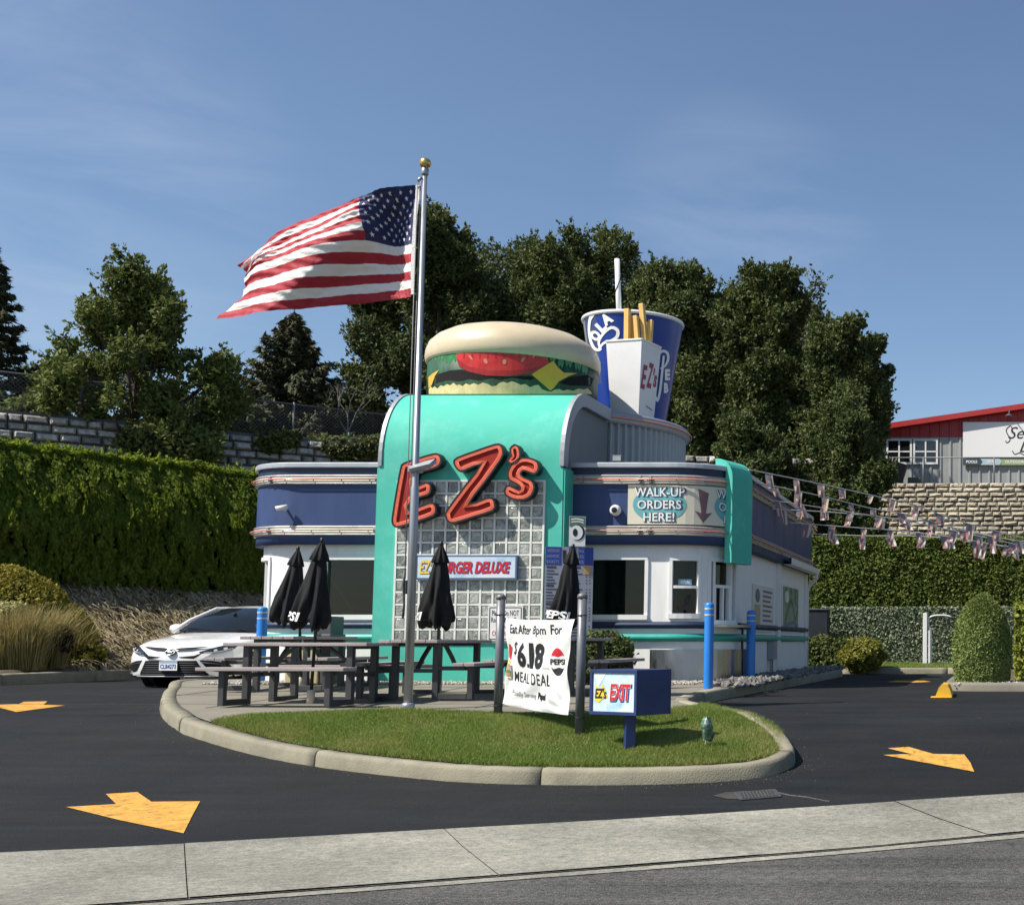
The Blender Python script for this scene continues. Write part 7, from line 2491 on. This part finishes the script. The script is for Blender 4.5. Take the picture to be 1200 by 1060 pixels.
# ------------------------------------------------------------------ block retaining walls
def block_wall(label, a, b, z0, z1, bw, bh, mat, rough=0.05, seed=1, batter=0.06, back=1.2):
    r_ = random.Random(seed)
    A, B = Vector((a[0], a[1], 0)), Vector((b[0], b[1], 0))
    d = (B - A); L = d.length; d.normalize(); n = Vector((d.y, -d.x, 0))
    T = thing('retaining_wall', label, 'retaining wall', (a[0], a[1], z0))
    mb = MB()
    rows = int((z1 - z0) / bh)
    for j in range(rows):
        z = z0 + j * bh
        x = -r_.uniform(0, bw)
        while x < L:
            w = bw * r_.uniform(0.7, 1.35)
            x0, x1 = max(0, x + 0.012), min(L, x + w - 0.012)
            if x1 - x0 > 0.08:
                o = -batter * (z - z0) * 0.5 + r_.uniform(-rough, rough) * 0.5
                k = min(0.05, (x1 - x0) * 0.2)
                P = lambda u, zz, off: A + d * u + n * off + Vector((0, 0, zz))
                zl, zh = z + 0.010, z + bh - 0.010
                base = [P(x0, zl, o - 0.25), P(x1, zl, o - 0.25), P(x1, zh, o - 0.25), P(x0, zh, o - 0.25)]
                rim = [P(x0, zl, o), P(x1, zl, o), P(x1, zh, o), P(x0, zh, o)]
                cx = r_.uniform(-.08, .08)
                fr = [P(x0 + k, zl + k * .8, o + rough + r_.uniform(-.02, .02)), P(x1 - k, zl + k * .8, o + rough + r_.uniform(-.02, .02)), P(x1 - k * 1.4, zh - k, o + rough * 0.8 + r_.uniform(-.02, .02)), P(x0 + k * 1.4, zh - k, o + rough * 0.8 + r_.uniform(-.02, .02))]
                mb.add(base + rim + fr, [(k_ * 4 + i, k_ * 4 + (i + 1) % 4, (k_ + 1) * 4 + (i + 1) % 4, (k_ + 1) * 4 + i) for k_ in range(2) for i in range(4)] + [(8, 9, 10, 11)], mat)
            x += w
    mb.build('blocks', T)
    mb = MB()
    o = -batter * (z1 - z0) * 0.5
    c_ = [A + n * (o - 0.1), B + n * (o - 0.1), B - n * back, A - n * back]
    mb.add([Vector((p.x, p.y, z0 - 0.5)) for p in c_] + [Vector((p.x, p.y, z1 - 0.03)) for p in c_], [(0, 1, 5, 4), (1, 2, 6, 5), (2, 3, 7, 6), (3, 0, 4, 7), (4, 5, 6, 7)], m_dkgrey)
    mb.build('backing', T)
def blockmat(name, c1, c2): return leafmat(name, c1, c2, None, rough=0.9, transl=0.0)
m_tanblock = leafmat('tan_block', (0.36, 0.315, 0.235), (0.56, 0.50, 0.385), (0.30, 0.265, 0.20), rough=0.95, transl=0.0, grain=9, cs=0.35)
m_greyblock = leafmat('grey_block', (0.20, 0.195, 0.18), (0.52, 0.50, 0.46), None, rough=0.95, transl=0.0, grain=7)
m_tanblock2 = m_tanblock
block_wall('tall tan split-face block wall below the red-roofed warehouse', (-5.2, 40.9), (12, 40.2), 2.3, 5.72, 0.36, 0.155, m_tanblock, seed=3, rough=0.045)
block_wall('grey rock-face retaining wall above the hedge, far left stretch', (-34, 27.2), (-19.4, 40.0), 2.6, 6.85, 0.46, 0.23, m_greyblock, rough=0.15, seed=5)
block_wall('grey rock-face retaining wall partly hidden behind the diner', (-19.4, 40.0), (-5.2, 42.6), 2.6, 6.75, 0.46, 0.23, m_greyblock, rough=0.15, seed=7)

# junipers hanging over the wall, shrubs along the terrace
def hang(px, py, Y, rx, rz, label):
    c = at(px, py, Y)
    shrub('juniper', label, [((c.x, Y, c.z), (rx, 0.55, rz)), ((c.x + rx * 0.7, Y + 0.2, c.z + 0.08), (rx * 0.6, 0.5, rz * 0.8)), ((c.x - rx * 0.7, Y + 0.1, c.z + 0.05), (rx * 0.5, 0.5, rz * 0.8))], 5000, 0.13, m_junip, shell=0.6)
hang(318, 519, 38.2, 0.55, 0.42, 'small juniper tumbling over the grey wall below the spruce')
hang(408, 524, 39.3, 1.3, 0.40, 'wide juniper along the wall top left of the turquoise tower')
def tshrub(px, py, Y, rx, rz, mat, label, n=9000):
    c = at(px, py, Y)
    r_ = random.Random(px)
    lobes = [((c.x, Y, c.z), (rx, 0.8, rz))] + [((c.x + r_.uniform(-.9, .9) * rx, Y + r_.uniform(-.3, .3), c.z + r_.uniform(-.2, .5) * rz), (rx * 0.4, 0.6, rz * r_.uniform(.5, .8))) for _ in range(6)]
    shrub('terrace_shrub', label, lobes, n, 0.16, mat, shell=0.55, core=0.75)
tshrub(75, 452, 39, 1.5, 0.75, m_oak, 'dark shrub behind the chain-link fence left of the airy tree')
tshrub(22, 495, 36.5, 1.3, 0.7, m_ash, 'green shrub on the wall top at the left photo edge')
tshrub(250, 488, 41, 1.6, 0.7, m_oak, 'dark shrub behind the fence right of the airy tree')
tshrub(300, 492, 42.5, 1.7, 0.6, m_oak2, 'dark shrub under the spruce behind the fence')
tshrub(395, 480, 43.5, 1.6, 0.8, m_oak, 'dark shrub under the bare twiggy tree')
tshrub(190, 520, 36.0, 1.6, 0.75, m_ash, 'bright leafy shrub spilling over the wall at the airy tree foot')

# ------------------------------------------------------------------ chain link fence on the left terrace
def chain_fence(label, pts, z, h, nm='chain_link_fence'):
    T = thing(nm, label, 'fence', (pts[0][0], pts[0][1], z))
    mw = MB()
    m_wire = M('fence_wire', (0.16, 0.165, 0.17), 0.6, metal=0.3)
    Vw = []
    for a, b in zip(pts, pts[1:]):
        A, B = np.array(a, float), np.array(b, float)
        d = B - A; L = np.linalg.norm(d); d /= L
        n = max(1, int(round(L / 2.6)))
        for k in range(n + 1):
            p = A + d * (L * k / n)
            mb = MB(); mb.cyl((p[0], p[1], z - 0.1), (p[0], p[1], z + h + 0.06), 0.03, m_post, 8); mb.build('post', T)
        mb = MB(); mb.cyl((A[0], A[1], z + h), (B[0], B[1], z + h), 0.022, m_post, 6); mb.build('rail', T)
        s = 0.11
        for sg in (1, -1):
            u = -h
            while u < L:
                u0, u1 = u, u + h
                z0_, z1_ = (0, h)
                if u0 < 0: z0_ += -u0; u0 = 0
                if u1 > L: z1_ -= u1 - L; u1 = L
                if sg < 0: z0_, z1_ = h - z0_, h - z1_
                p, q = A + d * u0, A + d * u1
                w = 0.005
                Vw += [(p[0], p[1], z + z0_ - w), (p[0], p[1], z + z0_ + w), (q[0], q[1], z + z1_ + w), (q[0], q[1], z + z1_ - w)]
                u += s
    Vw = np.array(Vw)
    np_mesh('mesh', Vw, np.arange(len(Vw)).reshape(-1, 4), m_wire, parent=T)
chain_fence('chain-link fence on top of the grey retaining wall at left', [(-33.5, 28.2), (-19.6, 40.7), (-13.2, 42.9)], 6.75, 1.15)

# ------------------------------------------------------------------ ivy screen, air post, dark panel
iv0, iv1 = at(962, 745, 35.2), at(1200, 745, 35.0)
scr = thing('ivy_screen', 'low fence covered in grey-green artificial ivy behind the lot', 'fence', (iv0.x, 35.2, 0))
zt_, zb_ = at(1040, 711, 35.2).z, at(1040, 781, 35.2).z
mb = MB(); mb.box(((iv0.x + iv1.x) / 2, 35.26, (zt_ + zb_) / 2), (iv1.x - iv0.x, 0.05, zt_ - zb_ - 0.05), M('screen_backing', (0.06, 0.08, 0.05), 0.9)); mb.build('panel', scr)
k = 34000
P = np.column_stack([rng.uniform(iv0.x, iv1.x, k), 35.2 + rng.normal(size=k) * 0.03, rng.uniform(zb_, zt_, k)])
N = unit(np.array([0, -1, 0.3]) + rng.normal(size=(k, 3)) * 0.55)
D = unit(rng.normal(size=(k, 3)) + np.array([0, 0, -0.4]))
s = 0.085 * rng.uniform(0.6, 1.3, k)
V, Fi = leaf_geo(P, D, N, s, s * 0.7)
np_mesh('leaves', V, Fi, m_ivy, parent=scr)
for x in (iv0.x + 0.03, -1.9, 0.2):
    mb = MB(); mb.box((x, 35.32, (zt_ + zb_) / 2), (0.06, 0.05, zt_ - zb_ + 0.1), m_galv); mb.build('post', scr)
c = at(964, 737, 34.6)
mb = MB(); mb.box((c.x - 0.15, 34.6, 0.72), (0.62, 0.5, 1.5), M('dark_blue_metal', (0.010, 0.014, 0.022), 0.6, var=0.15)); mb.box((c.x - 0.15, 34.6, 1.49), (0.68, 0.56, 0.04), m_dkgrey)
tag(mb.build('utility_cabinet', origin=(c.x, 34.6, -0.03), bevel=0.01), 'dark metal cabinet at the left end of the ivy screen', 'cabinet')
b = at(1084, 777, 33.6)
Ta = thing('hose_post', 'white post with curved hose arm in front of the ivy screen', 'post', (b.x, 33.6, b.z))
zt2 = at(1083, 718, 33.6).z
mb = MB(); mb.box((b.x, 33.6, (b.z + zt2) / 2), (0.11, 0.10, zt2 - b.z), m_trimw); mb.build('post', Ta, bevel=0.01)
b2 = at(1090, 777, 33.8); zt3 = at(1090, 735, 33.8).z
mb = MB(); mb.box((b2.x, 33.8, (b.z + zt3) / 2), (0.09, 0.09, zt3 - b.z), m_trimw); mb.build('short_post', Ta, bevel=0.01)
mb = MB(); mb.tube(catmull([at(1089, 738, 33.7), at(1088, 726, 33.7), at(1093, 721.5, 33.7), at(1105, 720.5, 33.7), at(1114, 722, 33.7)], 6), 0.02, m_trimw, n=8)
mb.build('arm', Ta)
mb = MB(); mb.tube([tuple(at(1108, 724, 33.7)), tuple(at(1113, 731, 33.75)), tuple(at(1117, 735, 33.8))], 0.02, m_black, n=6); mb.build('hose', Ta)

# yellow kerb stop
yp = ground_at(1104, 817)
Ty = thing('kerb_stop', 'short yellow painted concrete kerb end beside the right planting bed', 'kerb stop', (yp.x, yp.y, yp.z))
mb = MB()
pr = [(-0.21, 0.0), (0.21, 0.0), (0.17, 0.10), (0.10, 0.20), (-0.04, 0.215), (-0.12, 0.15)]
mb.prism(pr, lambda u, v, d=0.0: Vector((yp.x + 0.02 + u * 0.60, yp.y + 0.02 - d, yp.z + v * 0.92)), -0.75, 0.0, m_yellow2)
mb.build('block', Ty, bevel=0.02)
mb = MB(); mb.box((yp.x - 0.02, yp.y + 0.2, yp.z + 0.003), (0.30, 0.5, 0.006), m_yellow2); mb.build('painted_foot', Ty)

# ================================================================== WAREHOUSE UP ON THE TERRACE
WY = 48.0
ctr_w = at(1120, 530, WY)
wh = thing('warehouse', 'grey metal warehouse with red gable roof up on the terrace', 'warehouse', (ctr_w.x, WY, 5.8))
m_wg = M('grey_cladding', (0.33, 0.345, 0.33), 0.5, metal=0.1, var=0.06, vs=1.5)
m_wr = M('red_cladding', (0.40, 0.030, 0.028), 0.45, var=0.08, vs=1.5)
xL, xR = at(1012, 530, WY).x, 16.0
e0, slope = at(1045, 503, WY), (at(1200, 480.5, WY).z - at(1045, 503, WY).z) / (at(1200, 480, WY).x - at(1045, 503, WY).x)
zr = lambda x: e0.z + (x - e0.x) * slope if x < 8 else e0.z + (8 - e0.x) * slope - (x - 8) * slope
zband = at(1090, 512, WY).z
mb = MB()
def ribbed(mb, xa, xb, z0f, z1f, mat, pitch=0.37):
    x = xa
    pts = []
    while x < xb:
        for dx, o in ((0, 0), (0.27, 0), (0.29, 0.035), (0.35, 0.035)):
            if x + dx <= xb: pts.append((x + dx, o))
        x += pitch
    pts.append((xb, 0))
    mb.grid([[Vector((p, WY - o, z0f(p))), Vector((p, WY - o, z1f(p)))] for p, o in pts], mat, smooth=False)
ribbed(mb, xL, xR, lambda x: 5.6, lambda x: zband - 0.01, m_wg)
mb.add([(xL, WY, 5.6), (xL, WY + 18, 5.6), (xL, WY + 18, zr(xL)), (xL, WY, zr(xL))], [(0, 1, 2, 3)], m_wg)
mb.add([(xR, WY, 5.6), (xR, WY + 18, 5.6), (xR, WY + 18, zr(xR)), (xR, WY, zr(xR))], [(0, 1, 2, 3)], m_wg)
mb.build('wall', wh)
mb = MB(); ribbed(mb, xL, xR, lambda x: zband, lambda x: zr(x), m_wr); mb.build('gable_panel', wh)
mb = MB()
for xa, xb in ((xL - 0.4, 8), (8, xR + 0.4)):
    a, b = Vector((xa, 0, zr(xa))), Vector((xb, 0, zr(xb)))
    mb.add([(a.x, WY - 0.35, a.z), (b.x, WY - 0.35, b.z), (b.x, WY + 18, b.z), (a.x, WY + 18, a.z), (a.x, WY - 0.35, a.z + 0.2), (b.x, WY - 0.35, b.z + 0.2), (b.x, WY + 18, b.z + 0.2), (a.x, WY + 18, a.z + 0.2)],
           [(0, 1, 2, 3), (4, 5, 6, 7), (0, 1, 5, 4), (1, 2, 6, 5), (2, 3, 7, 6), (3, 0, 4, 7)], m_wr)
mb.build('roof', wh)
for (xa, xb) in ((1040, 1067.5), (1071.5, 1098)):
    p, q = at(xa, 515.5, WY), at(xb, 543, WY)
    mb = MB()
    cx, cz, w, h = (p.x + q.x) / 2, (p.z + q.z) / 2, q.x - p.x, p.z - q.z
    for dx, dz, ww, hh_ in ((-w / 2, 0, .07, h + .07), (w / 2, 0, .07, h + .07), (0, h / 2, w - .07, .07), (0, -h / 2, w - .07, .08), (0, 0, .055, h - .07), (-w / 4 - .008, 0, w / 2 - .06, .05), (w / 4 + .008, 0, w / 2 - .06, .05)):
        mb.box((cx + dx, WY - 0.05, cz + dz), (ww, 0.06, hh_), m_trimw)
    wn_ = mb.build('window', wh)
    mb = MB(); mb.box((cx, WY - 0.042, cz), (w - 0.03, 0.02, h - 0.03), m_glass); mb.build('pane', wn_)
p = at(1183, 489, WY); mb = MB(); mb.tube([(p.x, WY - 0.3, p.z + 0.15), (p.x, WY - 0.6, p.z + 0.18), (p.x - 0.03, WY - 0.75, p.z - 0.02)], 0.025, m_dkgrey, n=6); mb.lathe([(0.03, 0.08), (0.16, -0.02)], m_dkgrey, (p.x - 0.03, WY - 0.75, p.z - 0.06), n=12, caps=False); mb.build('gooseneck_lamp', wh)
# shop sign
a, b = at(1128.5, 494.5, WY - 0.12), at(1128.5, 536.5, WY - 0.12)
SW = 5.4
Tg = thing('shop_sign', 'large white shop sign in black script on the warehouse front', 'sign', (a.x + SW / 2, WY - 0.12, b.z))
fs = plane((a.x, WY - 0.14, b.z), (1, 0, 0), (0, 0, 1))
hS = a.z - b.z
mb = MB(); mb.prism([(0, 0), (SW, 0), (SW, hS), (0, hS)], fs, -0.08, 0, m_inkw, side=m_trimw)
xs_ = at(1180, 510, WY - 0.14).x - a.x
mb.text('Seasonal', (xs_ + 1.2, hS * 0.70), (2.3, hS * 0.33), fs, 0.006, m_ink, shear=0.35)
mb.text('Living', (xs_ + 1.25, hS * 0.26), (1.55, hS * 0.40), fs, 0.006, m_ink, shear=0.35)
mb.stroke([(xs_ - 0.05, hS * .48), (xs_ + .0, hS * .42), (xs_ + .12, hS * .5), (xs_ + .05, hS * .62), (xs_ - .03, hS * .78), (xs_ + .14, hS * .90), (xs_ + .20, hS * .78)], 0.035, fs, 0.006, m_ink)
mb.stroke([(xs_ + .20, hS * .20), (xs_ + .30, hS * .10), (xs_ + .48, hS * .14), (xs_ + .72, hS * .04)], 0.035, fs, 0.006, m_ink)
mb.build('board', Tg)
mb = MB()
h2 = at(1128, 537.5, WY).z - at(1128, 545, WY).z
m_slate = M('sign_slate', (0.045, 0.07, 0.09), 0.5); m_pale = M('sign_pale_blue', (0.42, 0.53, 0.60), 0.5); m_sage = M('sign_sage', (0.30, 0.38, 0.17), 0.5)
mb.prism([(0, -h2 - 0.02), (SW, -h2 - 0.02), (SW, -0.02), (0, -0.02)], fs, -0.08, -0.02, m_sage)
mb.poly([(0, -h2 - 0.018), (0.66, -h2 - 0.018), (0.74, -h2 / 2 - 0.02), (0.66, -0.022), (0, -0.022)], fs, -0.008, m_slate)
mb.poly([(0.66, -h2 - 0.018), (1.38, -h2 - 0.018), (1.46, -h2 / 2 - 0.02), (1.38, -0.022), (0.66, -0.022), (0.74, -h2 / 2 - 0.02)], fs, -0.012, m_pale)
mb.text('POOLS', (0.33, -h2 / 2 - 0.02), (0.42, h2 * 0.45), fs, -0.004, m_inkw, bold=0.03)
mb.text('SPAS', (1.08, -h2 / 2 - 0.02), (0.34, h2 * 0.45), fs, -0.006, m_inkw, bold=0.03)
mb.text('OUTDOOR', (1.95, -h2 / 2 - 0.02), (0.72, h2 * 0.45), fs, -0.016, m_inkw, bold=0.03)
mb.build('strip', Tg)
# railing on the wall top
Tr = thing('terrace_railing', 'thin grey pipe railing on top of the tan block wall', 'railing', (-2.4, 41.6, 5.75))
zrl = at(1120, 536, 41.6).z
for px in (1046, 1082, 1165, 1248):
    p = at(px, 540, 41.6); mb = MB(); mb.cyl((p.x, 41.6, 5.6), (p.x, 41.6, zrl), 0.025, m_post, 8); mb.build('post', Tr)
mb = MB(); p, q = at(1040, 536, 41.6), at(1260, 536, 41.6); mb.cyl((p.x, 41.6, zrl), (q.x, 41.6, zrl), 0.02, m_post, 8); mb.build('rail', Tr)
c = at(1046, 550, 43); mb = MB(); mb.box((c.x, 43, 6.25), (0.75, 0.6, 0.9), M('brown_crate', (0.05, 0.04, 0.03), 0.8, var=0.3), rot=Matrix.Rotation(0.3, 3, 'Y')); mb.box((c.x + 0.75, 43, 6.0), (0.45, 0.4, 0.3), m_dkgrey)
tag(mb.build('stored_crate', origin=(c.x, 43, 5.8), bevel=0.03), 'dark brown crate leaning by the warehouse windows above the wall', 'crate')

# ================================================================== FLAG STRINGS
m_pr, m_pw_, m_pb = [leafmat(n_, c_, c_, transl=0.45, rough=0.8) for n_, c_ in (('pennant_red', (0.46, 0.24, 0.25)), ('pennant_white', (0.80, 0.78, 0.77)), ('pennant_blue', (0.26, 0.28, 0.38)))]
m_cord = M('white_cord', (0.55, 0.55, 0.53), 0.7)
def pennant(mb, p, along, h, w, r_):
    "small flag hanging from the string, curled by the wind"
    sw, ph, lift = r_.uniform(-0.7, 0.9), r_.uniform(0, 6), r_.uniform(0.0, 0.8)
    def S(u, v):
        x = along * (u - 0.5) * w * (1 - 0.25 * v * r_.uniform(0.9, 1.0))
        return p + x + Vector((sw * 0.35 * v * h + 0.03 * sin(5 * u + ph) * v, 0.06 * sin(4 * v + 5 * u + ph) * v * h * 3, -h * v * (1 - 0.45 * lift * v)))
    n = 7
    rows = [[S(i / 4, j / n) for i in range(5)] for j in range(n + 1)]
    for j in range(n):
        for i in range(4):
            m = m_pb if (j < 3 and i < 2) else (m_pr if (i % 2 == 0) else m_pw_)
            mb.add([rows[j][i], rows[j][i + 1], rows[j + 1][i + 1], rows[j + 1][i]], [(0, 1, 2, 3)], m)
STR = [(((877, 550), 21.2), ((962, 567), 23.5), ((1030, 582), 25.2), ((1070, 591), 26.2), ((1130, 612), 27.2), ((1215, 634), 28.5)),
       (((885, 565), 22.2), ((962, 581), 24.2), ((1019, 595), 25.8), ((1070, 604), 26.8), ((1130, 622), 27.8), ((1215, 637), 29.0)),
       (((891, 584), 23.2), ((965, 595), 25.2), ((1036, 606), 26.8), ((1100, 614), 28.0), ((1215, 640), 29.5)),
       (((896, 596), 23.9), ((973, 600), 26.0), ((1044, 607), 27.2), ((1110, 620), 28.6), ((1215, 643), 30.0)),
       (((924, 612), 26.0), ((1002, 618), 27.4), ((1058, 622), 28.4), ((1120, 630), 29.2), ((1215, 646), 30.5)),
       (((946, 625), 28.3), ((1010, 627.5), 29.0), ((1075, 628), 29.6), ((1140, 634), 30.2), ((1215, 648), 31.0))]
ORD = ['topmost flag string, tied at the turquoise fin', 'second flag string from the top, tied to the diner roof edge', 'third flag string from the top, beside the pale yellow pennant', 'fourth flag string from the top, tied to the diner roof edge', 'fifth flag string from the top, crossing before the block wall', 'lowest flag string, hanging along the hedge top']
for k, st in enumerate(STR):
    r_ = random.Random(100 + k)
    P = [at(q[0][0], q[0][1], q[1]) for q in st]
    C = [Vector(p) for p in catmull([tuple(p) for p in P], 12)]
    T = thing('flag_string', ORD[k], 'flag string', P[0], group='strings of small striped flags')
    mb = MB(); mb.tube(C, 0.011, m_cord, n=5); mb.build('cord', T)
    acc = 0.25
    for a, b in zip(C, C[1:]):
        L = (b - a).length
        acc += L
        if acc > 0.72:
            acc = r_.uniform(-0.12, 0.08)
            mb = MB(); pennant(mb, b, (b - a).normalized(), r_.uniform(0.22, 0.40), r_.uniform(0.18, 0.28), r_); mb.build('pennant', T)
p = at(881, 580, 23.2)
mb = MB(); mb.add([p, p + Vector((0.0, 0.02, -0.34)), p + Vector((0.30, 0.1, -0.06)), p + Vector((0.12, -0.03, -0.2))], [(0, 3, 2), (0, 1, 3)], M('pennant_cream', (0.70, 0.58, 0.28), 0.6))
mb.tube([p + Vector((0, 0, 0.03)), p + Vector((-0.12, 0, 0.02))], 0.01, m_cord, n=5)
tag(mb.build('cream_pennant', origin=p), 'single pale yellow pennant at the diner roof edge behind the fin', 'pennant')
